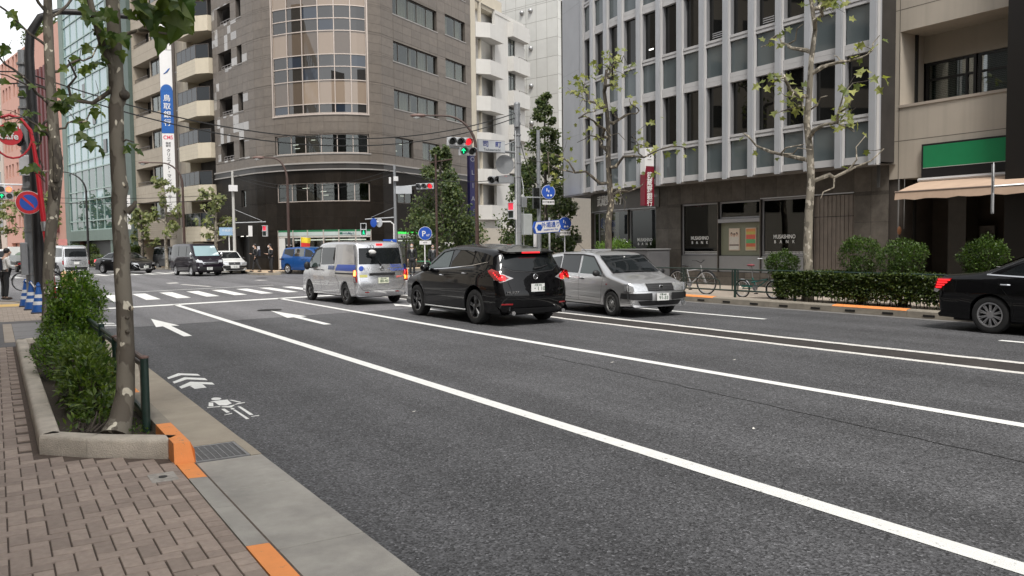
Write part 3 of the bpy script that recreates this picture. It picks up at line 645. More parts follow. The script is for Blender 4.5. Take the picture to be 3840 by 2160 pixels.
# dark base
ops2 = [(SB(12.64), SB(19.4), 4.64, 5.88), (SB(12.64), SB(19.4), .13, 2.8), (SB(21.9), SB(26.6), .13, 2.72), (SB(22.05), SB(24.05), 4.62, 5.62), (SB(8.2), SB(8.95), 4.5, 5.7), (SB(7.3), SB(9.3), .13, 2.5)]
backing(P, 0, P.len, .1, 6.7, ops2, 0.0, .45, mat('base_joint', (.008, .007, .006), .6, 0), bb)
lst = []; panels(P, 0, SB(20.5), .13, 6.7, ops2, 1.0, .82, .002, .018, .004, lst); panels(P, SB(20.5), P.len, .13, 6.7, ops2, 1.2, .82, .002, .018, .004, lst)
pieces([t[2] for t in sorted(lst, key=lambda t: t[0])], 'dark_panel', M_DARKG, bb, 200, 'dark_panels')
window(bb, P, SB(12.64), SB(19.4), 4.64, 5.88, .1, [(q - 12.64) / 6.76 for q in (13.91, 15.09, 16.2, 17.29, 18.36)], (), M_FRAMEL, M_GLASS, .06, 'office')
window(bb, P, SB(22.05), SB(24.05), 4.62, 5.62, .1, (.5,), (), M_FRAME, M_GLASS, .06, 'office'); window(bb, P, SB(8.2), SB(8.95), 4.5, 5.7, .1, (), (), M_FRAME, M_GLASS, .06, 'half')
# shop front
M_SIGNW = mat('shop_sign_white', (.46, .52, .50), .4, .04); M_SIGNG = mat('shop_sign_green', (.02, .17, .07), .4, .05)
M_LITG = mat('lit_green', (.03, .6, .05), .4, 0, emit=(.05, 1, .12), estr=.3); M_WALLW = mat('shop_white', (.62, .62, .60), .6, .06)
sf = link('shop_front', None, bb); sf.matrix_parent_inverse = world_of(bb).inverted()
qs = [12.64, 13.95, 15.09, 16.23, 17.26, 18.36, 19.4]
for a, b in zip(qs[:-1], qs[1:]):
    wobj('sign_stripe', prect(P, SB(a) + .04, SB(b) - .04, 2.66, 2.78, -.1, .0), M_SIGNG, sf); wobj('sign_panel', prect(P, SB(a) + .04, SB(b) - .04, 2.40, 2.655, -.1, .0), M_SIGNW, sf)
    wobj('sign_ledge', prect(P, SB(a) + .04, SB(b) - .04, 2.28, 2.39, -.1, -.02), mat('ledge_cream', (.5, .48, .44), .6), sf)
    wobj('pane', prect(P, SB(a) + .04, SB(b) - .04, .3, 2.27, -.08, -.06), M_GLASS, sf)
for q in qs: wobj('mullion', prect(P, SB(q) - .035, SB(q) + .035, .13, 2.79, -.12, .012), M_FRAMEL, sf)
wobj('white_panel', prect(P, SB(12.7), SB(13.25), .2, 2.26, -.05, -.01), M_WALLW, sf)
for k in range(3): wobj('stripe', prect(P, SB(13.35), SB(13.75), 1.25 + k * .25, 1.33 + k * .25, -.055, -.05), M_WALLW, sf)
wobj('shelf', prect(P, SB(14), SB(19.3), .2, 1.5, -.8, -.75), mat('shelves', (.35, .28, .2), .7, .6, 6), sf); wobj('ceiling_light', prect(P, SB(13.3), SB(19.3), 2.1, 2.16, -.8, -.7), M_TUBE, sf)
pt = P.at(SB(17.8), .006); tn = P.tan(SB(17.8))
text('lettering', 'FamilyMart', .21, (pt.x, pt.y, 2.53), (tn.x, tn.y, 0), (0, 0, 1), mat('sign_navy', (.03, .08, .12), .5, 0), sf, .012)
pt = P.at(SB(17.32), .004); wobj('sign_mark', prect(P, SB(17.32), SB(17.5), 2.46, 2.61, -.01, .004), M_SIGNG, sf)
sg = link('side_shop_front', None, bb); sg.matrix_parent_inverse = world_of(bb).inverted()
for k in range(4):
    a = SB(21.95) + k * 1.16; wobj('lit_sign', prect(P, a + .05, a + 1.1, 2.5, 2.64, -.1, .0), M_LITG, sg); wobj('sign_panel', prect(P, a + .05, a + 1.1, 2.2, 2.49, -.1, -.01), mat('sign_grey', (.42, .45, .42), .5), sg)
    wobj('pane', prect(P, a + .05, a + 1.1, .3, 2.19, -.08, -.06), M_GLASS, sg); wobj('mullion', prect(P, a - .04, a + .04, .13, 2.7, -.12, .01), M_FRAME, sg)
wobj('shelf', prect(P, SB(22), SB(26.5), .2, 1.6, -.8, -.75), mat('shelves2', (.38, .30, .2), .7, .6, 5), sg); wobj('ceiling_light', prect(P, SB(22), SB(26.5), 2.0, 2.06, -.8, -.7), M_TUBE, sg)
wobj('white_screen', prect(P, SB(26.75), SB(29.5), .13, 1.9, .02, .06), M_WALLW, sg)
wobj('notice', prect(P, SB(10.45), SB(10.75), 1.42, 1.75, .02, .03), mat('notice', (.7, .7, .75), .5, .05), bb)
wobj('door', prect(P, SB(7.35), SB(9.25), .13, 2.45, -.5, -.44), mat('door_dark', (.015, .014, .013), .35, .1), bb)
for k in range(2): wobj('downlight', prect(P, SB(7.6) + k * .9, SB(7.75) + k * .9, 2.46, 2.49, -.3, -.15), M_TUBE, bb)
cr = [P.at(q, -.95) for q in P.L] + [Vector((36, 75)), Vector((12.6, 75))]
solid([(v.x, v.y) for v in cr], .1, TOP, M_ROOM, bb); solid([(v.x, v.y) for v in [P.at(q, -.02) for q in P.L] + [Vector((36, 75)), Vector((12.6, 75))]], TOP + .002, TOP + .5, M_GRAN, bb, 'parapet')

# ------------------------------------------------------------------ white apartment house beside it
Q0 = Vector((32.65, 57.7)); Qd = Vector((math.sin(rad(59)), math.cos(rad(59))))
Q = Path([tuple(Q0), tuple(Q0 + Qd * 10)])
if (Q.at(3, 1)).length > Q.at(3, 0).length: Q = Path([tuple(Q0), tuple(Q0 + Qd * 10)], True)
M_WSTUC = mat('white_stucco', (.53, .515, .485), .85, .05, 1.2, .2, 90, streak=.22, dcol=(.36, .34, .30)); M_CREAM = mat('cream_stucco', (.50, .45, .36), .85, .06, 1.5, streak=.2, dcol=(.38, .34, .28))
wb = thing('apartment_house', 'narrow white apartment house with stacked boxy balconies beside the brown building', 'building', (36, 60.5, .12))
fl = [19.55 - 2.93 * k for k in range(6)] + [22.5]
ops = [(.75, 4.12, z, z + 1.75) for z in fl if z < 20] + [(6.55, 7.97, z - 1.62, z) for z in fl[:6]]
backing(Q, 0, 9.75, .12, 21.0, ops, 0, .25, M_WSTUC, wb); wobj('wall', prect(Q, 4.14, 9.75, 21.0, 21.3, -.3, .05), M_WSTUC, wb); wobj('roof_hut', prect(Q, 2.2, 5.8, 21.0, 22.3, -3, -.2), M_CREAM, wb)
wobj('wall', prect(Q, .0, .75, .12, 21.2, -.3, .02), M_CREAM, wb)
for z in fl[:6]:
    if z < 3: continue
    b = link('balcony', None, wb); b.matrix_parent_inverse = world_of(wb).inverted()
    mb = MB(); lo, hi = z - 1.18, z
    A = [Q.at(.8, .02), Q.at(1.7, .85), Q.at(4.1, .85), Q.at(4.1, .02)]
    n = 4
    mb.add([(v.x, v.y, lo) for v in A] + [(v.x, v.y, hi) for v in A], [(3, 2, 1, 0), (0, 1, 5, 4), (1, 2, 6, 5), (2, 3, 7, 6), (4, 5, 6, 7)])
    wobj('parapet', mb, M_WSTUC, b); wobj('back_wall', prect(Q, .76, 4.11, z, z + 1.74, -1.5, -1.45), M_CREAM, b); wobj('post', prect(Q, 1.55, 1.75, z, z + 1.74, -.2, 0), M_CREAM, b)
    wobj('window_bay', prect(Q, 6.5, 9.75, z + .02, z + 1.28, .0, .55), M_WSTUC, wb)
    window(wb, Q, 6.55, 7.97, z - 1.62, z, .1, (.5,), (.75,), mat('black_frame', (.02, .02, .02), .4, 0), M_GLASS, .06, 'curtain')
    rb = MB(); prect(Q, 8.0, 9.7, z - 1.45, z - 1.42, .3, .33, rb); prect(Q, 8.0, 8.03, z - 1.62, z - 1.42, .3, .33, rb); wobj('railing', rb, M_FRAME, wb)
wobj('name_board', prect(Q, .6, 9.7, .12, 3.0, .0, .9), mat('stone_porch', (.42, .38, .32), .7, .1), wb)
wobj('door', prect(Q, 4.5, 7.0, .15, 2.2, .88, .93), mat('cream_door', (.45, .36, .24), .6), wb)
solid([tuple(v) for v in (Q.at(0, -.9), Q.at(9.75, -.9), Q.at(9.75, -14), Q.at(0, -14))], .12, 21.0, M_WSTUC, wb)
tb = thing('banner_sign', 'tall navy vertical shop sign between the brown building and the white house', 'sign', (31.6, 55.6, .12))
wobj('board', MB().box(31.05, 31.6, 55.3, 55.7, .5, 8.9, None), mat('navy_board', (.012, .011, .06), .5, .05), tb)
for k_, ch in enumerate('OLIA:I'): text('lettering', ch, .5, (31.3, 55.27, 8.2 - 1.0 * k_), (1, 0, 0), (0, 0, 1), mat('letter_white', (.2, .2, .24), .5, 0), tb, .01)

# ------------------------------------------------------------------ big white panelled block behind
K = Vector((48.89, 68.6)); e1 = Vector((math.sin(rad(-17)), math.cos(rad(-17)))); e2 = Vector((math.sin(rad(73)), math.cos(rad(73))))
T = Path([tuple(K + e1 * 22), tuple(K), tuple(K + e2 * 14)])
if T.at(5, 1).length > T.at(5, 0).length: T = Path([tuple(K + e1 * 22), tuple(K), tuple(K + e2 * 14)], True)
M_TILE = mat('white_panel', (.52, .515, .485), .55, .05, 1.0, piece=.05, streak=.1, dcol=(.4, .38, .34))
tw = thing('panelled_block', 'tall white panel-clad block with round vents rising behind the apartment house', 'building', (52, 74, .12))
ops = [(22.6, 24.2, 6, 26.2)]
backing(T, 0, 36, .12, 34, ops, 0, .4, mat('panel_joint', (.22, .2, .17), .8, .1), tw)
lst = []; panels(T, 0, 22, 3.6, 34, ops, 1.38, 1.9, .002, .03, .015, lst, (), [3.6 + 1.9 * k for k in range(16)]); panels(T, 22, 36, 3.6, 34, ops, 1.4, 1.9, .002, .03, .015, lst)
lst = [t for t in lst if t[1] > 8]; lst.sort(key=lambda t: abs(t[0] - 21) + .3 * abs(t[1] - 20)); pieces([t[2] for t in lst], 'panel', M_TILE, tw, 120, 'panels')
for z in [25.75 - 3.84 * k for k in range(5)] :
    for q in (17.35, 18.5):
        p = T.at(q, .12); wobj('round_vent', MB().ell((p.x, p.y, z), (.26, .26, .26), 10, 6), M_STEEL, tw, True)
solid([tuple(v) for v in (T.at(0, -.6), T.at(22, -.6), T.at(36, -.6), K + e1 * 22 + e2 * 30)], .12, 34, M_ROOM, tw)
# ------------------------------------------------------------------ bank building with grey aluminium fins
M_FIN = mat('fin_grey', (.42, .43, .45), .42, .07, 1.2, metal=.25, streak=.12, dcol=(.3, .3, .3)); M_FIN2 = mat('fin_dark_metal', (.30, .30, .31), .45, .06, 1.5, metal=.3)  # second metal is a darker grey for frames, joints and brackets
M_SILL = mat('sill_white', (.50, .49, .485), .45, .04, 2)
M_BGL = darkglass('bank_window_glass', (.010, .010, .009), .42, .03, .02); M_SPAN = darkglass('bank_spandrel_glass', (.10, .12, .125), .5, .03, .05)
bk = thing('bank_building', 'grey metal-finned office block over a dark granite bank branch', 'building', (22, 22, .15))
UP = [(21.1, 14.15), (21.1, 25.24), (21.25, 26.33), (21.40, 27.42), (21.68, 28.47), (22.25, 30.65)]
UQ = Path(UP)
if UQ.at(4, 1).x > 21.1: UQ = Path(UP, True)
cols = [.12 + 1.098 * k for k in range(11)] + [12.19, 13.29, 14.38]
ZT = 17.4
for i, q in enumerate(cols):
    mb = MB(); prect(UQ, q - .10, q + .10, 3.80, ZT, -.1, .17, mb)
    f = wobj('fin', mb, M_FIN, bk)
    wobj('fin_rib', prect(UQ, q - .125, q - .103, 3.80, ZT, .0, .12), M_SILL, f); wobj('fin_rib', prect(UQ, q + .103, q + .125, 3.80, ZT, .0, .12), M_SILL, f)
zr = []
z = 3.87
flo = [(3.87 + 3.3 * k) for k in range(4)]
edges = cols + [UQ.len - .75]
for i in range(len(cols)):
    a = cols[i] + .127; b = (cols[i + 1] - .127) if i + 1 < len(cols) else None
    if b is None: break
    for z in flo:
        zl = .205 if z < 4 else .15; w = wobj('window', prect(UQ, a + .01, b - .01, z, z + zl, -.1, .05), M_SILL, bk)           # lower band
        wobj('pane', prect(UQ, a, b, z + zl + .005, z + 1.19, -.06, -.02), M_SPAN, w)
        s_ = MB(); prect(UQ, a, b, z + 1.195, z + 1.26, -.1, .05, s_); prect(UQ, a, b, z + 1.265, z + 1.31, -.1, .03, s_); prect(UQ, a, b, z + 1.315, z + 1.40, -.1, .06, s_)
        wobj('sill', s_, M_SILL, w)
        wobj('pane', prect(UQ, a + .04, b - .04, z + 1.41, z + 3.13, -.13, -.09), M_BGL, w)
        fr = MB(); prect(UQ, a, a + .038, z + 1.41, z + 3.13, -.1, .02, fr); prect(UQ, b - .038, b, z + 1.41, z + 3.13, -.1, .02, fr); wobj('frame', fr, M_FIN2, w)
        wobj('lintel', prect(UQ, a + .01, b - .01, z + 3.135, z + 3.295, -.1, .05), M_SILL, w)
# interior bits seen through: blinds and lights
for i, z, k in ((3, flo[1], 0), (5, flo[1], 1), (8, flo[1], 2), (6, flo[2], 1)):
    a = cols[i] + .3
    if k < 2:
        for j in range(3): wobj('blind_slat', prect(UQ, a + .05, a + .5, z + 1.5 + j * .07, z + 1.53 + j * .07, -.088, -.086), M_ALU, bk)
    else: wobj('ceiling_lamp', prect(UQ, a + .2, a + .45, z + 1.75, z + 1.8, -.088, -.086), M_TUBE, bk)
wobj('rescue_mark', MB().add([(21.185, 17.42, 9.9), (21.185, 17.24, 9.9), (21.185, 17.33, 9.68)], [(0, 1, 2)]), mat('red_mark', (.7, .03, .03), .4, 0), bk)
# plain end panel
wobj('end_panel', prect(UQ, cols[-1] + .25, UQ.len, 3.80, ZT, -.1, .12), M_FIN, bk)
for z in (6.4, 9.2, 12.0, 14.8): wobj('panel_joint', prect(UQ, cols[-1] + .26, UQ.len - .01, z, z + .012, .1, .1215), M_FIN2, bk)
U2 = Path([(22.25, 30.65), (40, 35.5)], True) if Path([(22.25, 30.65), (40, 35.5)]).at(3, 1).y < Path([(22.25, 30.65), (40, 35.5)]).at(3, 0).y else Path([(22.25, 30.65), (40, 35.5)])
wobj('side_wall', prect(U2, .0, 18, 3.8, ZT, -.3, .0), M_FIN, bk)
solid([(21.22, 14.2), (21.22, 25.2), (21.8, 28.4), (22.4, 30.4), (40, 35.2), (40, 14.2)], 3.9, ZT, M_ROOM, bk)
wobj('soffit', MB().add([(20.95, 14.15, 3.84), (20.95, 25.3, 3.84), (21.2, 27.3, 3.84), (21.5, 28.5, 3.84), (22.1, 30.8, 3.84), (26, 31.8, 3.84), (26, 14.15, 3.84)], [(0, 1, 2, 3, 4, 5, 6)]), mat('soffit', (.20, .19, .18), .7, .1), bk)
# ground floor
M_BGRAN = mat('bank_granite', (.115, .102, .088), .55, .3, 4, piece=.25, spec=.2); M_BGLASS = glassmat('bank_shop_glass', (.35, .37, .36), .05, .01, 3.5)
GP = [(21.9, 14.35), (21.9, 25.9), (22.02, 27.0), (22.25, 28.1), (22.62, 29.1), (23.2, 29.95)]
G = Path(GP)
if G.at(4, 1).x > 21.9: G = Path(GP, True)
gs = lambda y: y - 14.35
ops = [(gs(21.0), gs(22.85), .62, 3.1), (gs(19.08), gs(20.96), .62, 3.1), (gs(17.03), gs(19.04), .62, 3.1), (gs(15.48), gs(16.99), .15, 3.12), (gs(24.22), gs(25.88), .45, 3.06), (gs(25.92), gs(27.55), .45, 3.04), (gs(27.6), gs(29.9), .45, 3.02)]
backing(G, 0, G.len, .15, 3.84, ops, 0, .3, mat('bank_joint', (.016, .014, .012), .6, 0), bk)
lst = []; panels(G, 0, G.len - .3, .15, 3.84, ops, .62, .74, .002, .016, .004, lst); pieces([t[2] for t in lst], 'granite_panel', M_BGRAN, bk, 200)
wobj('corner_pier', prect(G, G.len - .35, G.len, .15, 3.84, -.3, .06), M_BGRAN, bk)
M_LET = mat('window_lettering', (.78, .78, .76), .5, 0)
def shopwin(y0, y1, z0=1.2, mull=()):
    a, b = gs(y0), gs(y1)
    w = window(bk, G, a, b, z0, 3.1, .08, mull, (), M_FIN2, M_BGLASS, .06, None)
    if z0 > 1: wobj('panel', prect(G, a + .01, b - .01, .63, 1.19, -.1, -.03), mat('grey_panel', (.26, .265, .27), .4, .05, metal=.3), w)
    return w
wA = shopwin(21.0, 22.85); wC = shopwin(17.03, 19.04)
for w, y0, y1, yl in ((wA, 21.06, 22.8, 21.95), (wC, 17.1, 18.98, 18.12)):
    dm = MB()
    n = int((y1 - y0) / .055)
    for k in range(n):
        for r in range(2): prect(G, gs(y0) + k * .055, gs(y0) + k * .055 + .032, 1.265 + r * .05, 1.295 + r * .05, -.10, -.098, dm)
    o = wobj('dot_band', dm, M_LET, w); o['kind'] = 'stuff'
    text('lettering', 'MUSASHINO', .185, (21.976, yl, 1.83), (0, -1, 0), (0, 0, 1), M_LET, w, .012, sx=.86); text('lettering', 'B A N K', .145, (21.976, yl, 1.665), (0, -1, 0), (0, 0, 1), M_LET, w, .01, sp=1.75)
wB = window(bk, G, gs(19.08), gs(20.96), 2.5, 3.1, .08, (), (), M_FIN2, M_BGLASS, .06, None)
wobj('rail', prect(G, gs(19.08), gs(20.96), 2.36, 2.49, -.12, .02), M_FIN2, wB); wobj('display_board', prect(G, gs(19.1), gs(20.94), 1.2, 2.35, -.16, -.12), mat('display_green', (.20, .21, .15), .6, .05), wB)
wobj('panel', prect(G, gs(19.09), gs(20.95), .63, 1.19, -.1, -.03), mat('grey_panel', (.26, .265, .27), .4), wB)
def poster(y0, y1, rows_, lab):
    t = thing('poster', lab, 'poster', (21.99, (y0 + y1) / 2, 1.38))
    wobj('frame', prect(G, gs(y0), gs(y1), 1.38, 2.16, -.115, -.085), mat('poster_frame', (.55, .45, .36), .5), t)
    for a, b, c in rows_: wobj('print', prect(G, gs(y0) + .03, gs(y1) - .03, 1.41 + .72 * a, 1.41 + .72 * b, -.084, -.081), mat('print_%d%d%d' % tuple(int(100 * v) for v in c), c, .5, .1, 15), t)
    return t
pw = poster(20.05, 20.54, ((0, .18, (.62, .60, .55)), (.18, .26, (.2, .16, .14)), (.26, .62, (.60, .56, .5)), (.62, 1, (.62, .52, .42))), 'framed white poster of three faces in the bank window')
for k, yy in enumerate((20.17, 20.29, 20.41)):
    wobj('face', MB().ell((21.978, yy, 1.93 - .03 * (k == 1)), (.006, .035, .05), 8, 6), mat('print_skin', (.55, .36, .27), .6, 0), pw); wobj('hair', MB().ell((21.981, yy, 1.955 - .03 * (k == 1)), (.005, .05, .065), 8, 6), mat('print_hair', (.05, .035, .03), .6, 0), pw)
poster(19.31, 19.78, ((0, .14, (.55, .42, .2)), (.14, .3, (.55, .13, .06)), (.3, .5, (.12, .35, .14)), (.5, .72, (.6, .12, .08)), (.72, .86, (.5, .42, .1)), (.86, 1, (.6, .24, .08))), 'framed red, green and yellow notice poster in the bank window')
# shutter
sh = link('shutter', None, bk); sh.matrix_parent_inverse = world_of(bk).inverted()
M_SHUT = mat('shutter_metal', (.21, .18, .155), .45, .2, 3, metal=.5, dirt=.4, dcol=(.09, .07, .06), streak=.3)
for k in range(20):
    a = gs(15.5) + k * .074; wobj('slat', prect(G, a + .004, a + .07, .16, 2.42, -.12, -.085 + .012 * (k % 2)), M_SHUT, sh); wobj('slat', prect(G, a + .004, a + .07, 2.44, 3.08, -.12, -.085 + .012 * (k % 2)), M_SHUT, sh)
wobj('lintel', prect(G, gs(15.48), gs(19.04), 3.105, 3.14, -.05, .03), M_ALU, bk)
# corner glazing and sign
for a, b, t in ((24.22, 25.88, 'M'), (25.92, 27.55, 'M'), (27.6, 29.9, '')):
    w = window(bk, G, gs(a), gs(b), .45, 3.05, .08, () if t else (.45,), (), M_FIN2, M_BGLASS, .07, None)
    if t:
        q = gs((a + b) / 2 - .05); p = G.at(q, -.095); tn = G.tan(q)
        text('lettering', 'MUSASHINO', .185, (p.x, p.y, 1.80), (-tn.x, -tn.y, 0), (0, 0, 1), M_LET, w, .012, sx=.86); text('lettering', 'B A N K', .145, (p.x, p.y, 1.635), (-tn.x, -tn.y, 0), (0, 0, 1), M_LET, w, .01, sp=1.75)
wobj('fascia', prect(G, gs(24.0), G.len - .3, 3.08, 3.8, .0, .05), mat('fascia', (.075, .068, .06), .35, .1, 2, metal=.3), bk); wobj('lintel', prect(G, gs(24.2), G.len - .3, 3.045, 3.075, .0, .06), M_ALU, bk)
for k, ch in enumerate('武蔵野銀行'):
    q = gs(28.15) - k * .43; p = G.at(q, .075); tn = G.tan(q); text('lettering', ch, .47, (p.x, p.y, 3.46), (-tn.x, -tn.y, 0), (0, 0, 1), mat('steel_letters', (.72, .72, .70), .4, 0), bk, .012, ext=.015)
wobj('room_back', prect(G, gs(16.8), G.len, .15, 3.2, -2.4, -2.3), mat('bank_room', (.03, .028, .026), .9, .4, 1.0), bk)
wobj('counter', prect(G, gs(17.2), gs(22.8), .15, 1.0, -2.0, -1.6), mat('counter', (.10, .07, .05), .7), bk)
solid([(24.4, 14.4), (24.4, 29.5), (40, 34), (40, 14.4)], .15, 3.84, M_ROOM, bk)
# vertical bank sign
vs = thing('bank_sign', 'red and white vertical bank sign box projecting from the finned facade', 'sign', (20.75, 24.0, 3.26))
M_RED = mat('sign_crimson', (.17, .008, .022), .4, .04); M_SW = mat('sign_white', (.72, .71, .70), .4, .03)
wobj('lower_box', MB().box(20.5, 20.95, 23.9, 24.15, 3.26, 4.72), M_RED, vs); wobj('upper_box', MB().box(20.5, 20.95, 23.9, 24.15, 4.722, 5.38), M_SW, vs)
wobj('white_wedge', MB().add([(20.498, 23.898, 4.42), (20.498, 24.15, 4.42), (20.498, 24.15, 4.722), (20.498, 23.898, 4.722)], [(0, 1, 2, 3)]).add([(20.5, 23.897, 4.42), (20.56, 23.897, 4.722), (20.5, 23.897, 4.722)], [(0, 1, 2)]), M_SW, vs)
for k_, ch in enumerate('武蔵野銀行'): text('lettering', ch, .27, (20.73, 23.893, 4.36 - .255 * k_), (1, 0, 0), (0, 0, 1), M_LET, vs, .012)
lg = MB()
for a0, a1 in ((20, 110), (150, 235), (265, 350)):
    n = 6; pts = []
    for k in range(n + 1): a = rad(a0 + (a1 - a0) * k / n); pts.append((math.cos(a) * .1, math.sin(a) * .1))
    for k in range(n, -1, -1): a = rad(a0 + (a1 - a0) * k / n); r = .1 - .055 * math.sin(math.pi * k / n) - .005; pts.append((math.cos(a) * r + .01, math.sin(a) * r))
    lg.add([(20.73 + x, 23.893, 5.14 + z) for x, z in pts], [tuple(range(len(pts)))])
wobj('emblem', lg, mat('emblem_black', (.03, .025, .025), .5, 0), vs); wobj('small_print', MB().box(20.64, 20.82, 23.89, 23.898, 4.95, 4.97), mat('print_grey', (.3, .25, .25), .5, 0), vs)
wobj('bracket', MB().box(20.95, 21.2, 23.98, 24.06, 3.6, 3.7).box(20.95, 21.2, 23.98, 24.06, 5.0, 5.1), M_FIN2, vs)
vs.location.z -= .19; vs.location.y -= .62
pb = thing('night_safe_box', 'low dark grey granite box standing in front of the bank corner', 'box', (20.9, 24.4, .15))
wobj('body', MB().bbox(20.3, 21.4, 22.9, 25.0, .15, 1.42, .03), mat('box_grey', (.10, .10, .105), .5, .12, 4), pb); wobj('cap', MB().bbox(20.27, 21.43, 22.87, 25.03, 1.422, 1.46, .01), mat('box_cap', (.2, .2, .2), .5, .1), pb)

# ------------------------------------------------------------------ beige block beyond the bank
M_BEI = mat('beige_render', (.47, .415, .345), .8, .06, .8, .15, 120, streak=.25, dcol=(.22, .19, .155))
be = thing('beige_block', 'plain beige office block with recessed window band over a shaded shop', 'building', (22.5, 10, .15))
Hh = Path([(21.9, 14.4), (21.9, 2.0)])
if Hh.at(4, 1).x > 21.9: Hh = Path([(21.9, 14.4), (21.9, 2.0)], True)
hy = lambda y: 14.4 - y
ops = [(hy(14.05), hy(6.0), 5.46, 7.55), (hy(14.05), hy(6.0), 8.9, 11.0)]
backing(Hh, .0, 12.4, 3.42, 14, ops, 0, 1.15, M_BEI, be)
for z in (5.42, 8.86): wobj('ledge', prect(Hh, hy(14.06), hy(6.0), z, z + .075, -.2, .03), mat('ledge_beige', (.42, .36, .30), .7, .05), be)
M_BJ = mat('beige_joint', (.13, .115, .095), .8, .1)
for z in (4.48, 8.15): wobj('joint', prect(Hh, 0, 12.4, z, z + .018, -.01, .0022), M_BJ, be)
wobj('joint', prect(Hh, hy(14.08), hy(14.06), 3.42, 14, -.01, .0026), M_BJ, be)
H2 = Path([(23.05, 14.4), (23.05, 2.0)]); H2 = H2 if H2.at(4, 1).x < 23.05 else Path([(23.05, 14.4), (23.05, 2.0)], True)
for z0 in (5.46, 8.9):
    wobj('window_wall', prect(H2, hy(14.05), hy(6), z0 + 1.33, z0 + 2.09, -.1, .0), M_BEI, be)
    for a, b in ((14.0, 12.55), (12.5, 11.05), (11.0, 9.5), (9.45, 7.9)):
        w = window(be, H2, hy(a), hy(b), z0, z0 + 1.32, .02, (.82,), (.62,), mat('black_frame2', (.012, .012, .012), .4, 0), glassmat('office_glass', (.5, .55, .52), .12, .02), .08, 'blind')
wobj('soffit', MB().add([(21.9, 14.4, 3.42), (26, 14.4, 3.42), (26, 2, 3.42), (21.9, 2, 3.42)], [(0, 1, 2, 3)]), M_BEI, be)
wobj('rainwater_box', MB().box(21.5, 21.95, 14.28, 14.62, 7.2, 7.62), mat('grey_box', (.22, .205, .18), .6), be); wobj('rainwater_box', MB().box(21.5, 21.95, 14.28, 14.62, 4.3, 4.7), mat('grey_box', (.22, .205, .18), .6), be)
wobj('downpipe', MB().tube([(21.62, 14.5, 3.2), (21.62, 14.5, 4.3)], .05).tube([(21.62, 14.5, 4.7), (21.62, 14.5, 7.2)], .05).tube([(21.62, 14.5, 7.62), (21.62, 14.5, 13)], .05), mat('pipe_dark', (.05, .048, .045), .5), be, True)
wobj('gap_wall', MB().box(22.6, 22.7, 14.0, 15.0, .15, 16), mat('gap_dark', (.02, .019, .018), .8, 0), be)
# shop sign, awning, shaded shop front
gsn = link('shop_sign', None, be); gsn.matrix_parent_inverse = world_of(be).inverted()
wobj('sign_box', prect(Hh, hy(13.32), hy(8.2), 3.4, 4.31, .0, .10), mat('sign_black', (.008, .008, .01), .35, .05), gsn); wobj('sign_face', prect(Hh, hy(13.27), hy(8.25), 3.66, 4.26, .1, .104), mat('sign_face_green', (.012, .22, .085), .3, .05), gsn); wobj('sign_trim', prect(Hh, hy(13.27), hy(8.25), 3.645, 3.659, .1, .112), M_SILL, gsn)
aw = thing('awning', 'peach fabric awning stretched out over the shaded shop front', 'awning', (21.5, 11, 2.8))
M_AWN = mat('awning_cloth', (.50, .36, .265), .85, .08, 3, streak=.15, dcol=(.3, .2, .13))
mb = MB(); n = 18
for k in range(n + 1):
    y = 13.35 - k * 5.2 / n; sgq = .025 * math.sin(k * 1.1); vs4 = [(21.86, y, 3.30), (21.3, y, 3.16 + sgq * .3), (20.65, y, 2.96 + sgq * .2), (20.62, y, 2.76 + .02 * math.sin(k * 2.3))]
    if k: mb.add(prev + vs4, [(0, 1, 5, 4), (1, 2, 6, 5), (2, 3, 7, 6)])
    prev = vs4
wobj('cloth', mb, M_AWN, aw, 60)
wobj('roller_tube', MB().tube([(21.8, 13.4, 3.33), (21.8, 8.1, 3.33)], .055), M_SILL, aw, True); wobj('front_bar', MB().tube([(20.66, 13.36, 2.97), (20.66, 8.1, 2.97)], .025), mat('awning_bar', (.2, .15, .12), .6), aw, True)
wobj('arm', MB().tube([(21.8, 13.2, 3.1), (21.2, 12.8, 3.0), (20.7, 13.2, 2.93)], .022), M_FIN2, aw); wobj('arm', MB().tube([(21.8, 9.0, 3.1), (21.2, 9.4, 3.0), (20.7, 9.0, 2.93)], .022), M_FIN2, aw)
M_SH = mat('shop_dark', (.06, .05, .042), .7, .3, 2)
wobj('back_wall', MB().box(23.6, 23.7, 2, 14.4, .15, 3.42), M_SH, be); wobj('side_wall', MB().box(21.95, 23.6, 14.05, 14.38, .15, 3.42), M_SH, be); wobj('pillar', MB().box(22.6, 23.2, 12.5, 13.0, .15, 3.42), mat('pillar_tile', (.045, .04, .034), .5, .2), be)
wobj('door_panel', MB().box(23.2, 23.25, 12.05, 12.45, .15, 2.05), mat('louvre_grey', (.11, .105, .10), .5, .1), be)
for k in range(22): wobj('louvre', MB().box(23.185, 23.2, 12.1, 12.3, .3 + k * .075, .34 + k * .075), mat('louvre_dark', (.06, .058, .055), .5, 0), be)
wobj('orange_post', MB().box(23.3, 23.4, 10.9, 11.1, .15, 2.7), mat('orange_wood', (.10, .05, .025), .6), be)
wobj('sensor_box', MB().ell((21.8, 13.95, 1.95), (.06, .06, .12), 8, 6), mat('sensor_orange', (.3, .13, .06), .5, 0), be); wobj('conduit', MB().tube([(21.82, 14.0, .15), (21.82, 14.0, 3.4)], .02).tube([(21.86, 13.85, 2.0), (21.86, 13.85, 3.4)], .012), mat('conduit_grey', (.17, .165, .16), .5), be)
solid([(23.75, 2), (23.75, 14.4), (40, 14.4), (40, 2)], .15, 14, M_ROOM, be); solid([(21.95, 1.9), (40, 1.9), (40, 14.35), (21.95, 14.35)], 14.0, 14.4, M_BEI, be, 'parapet')
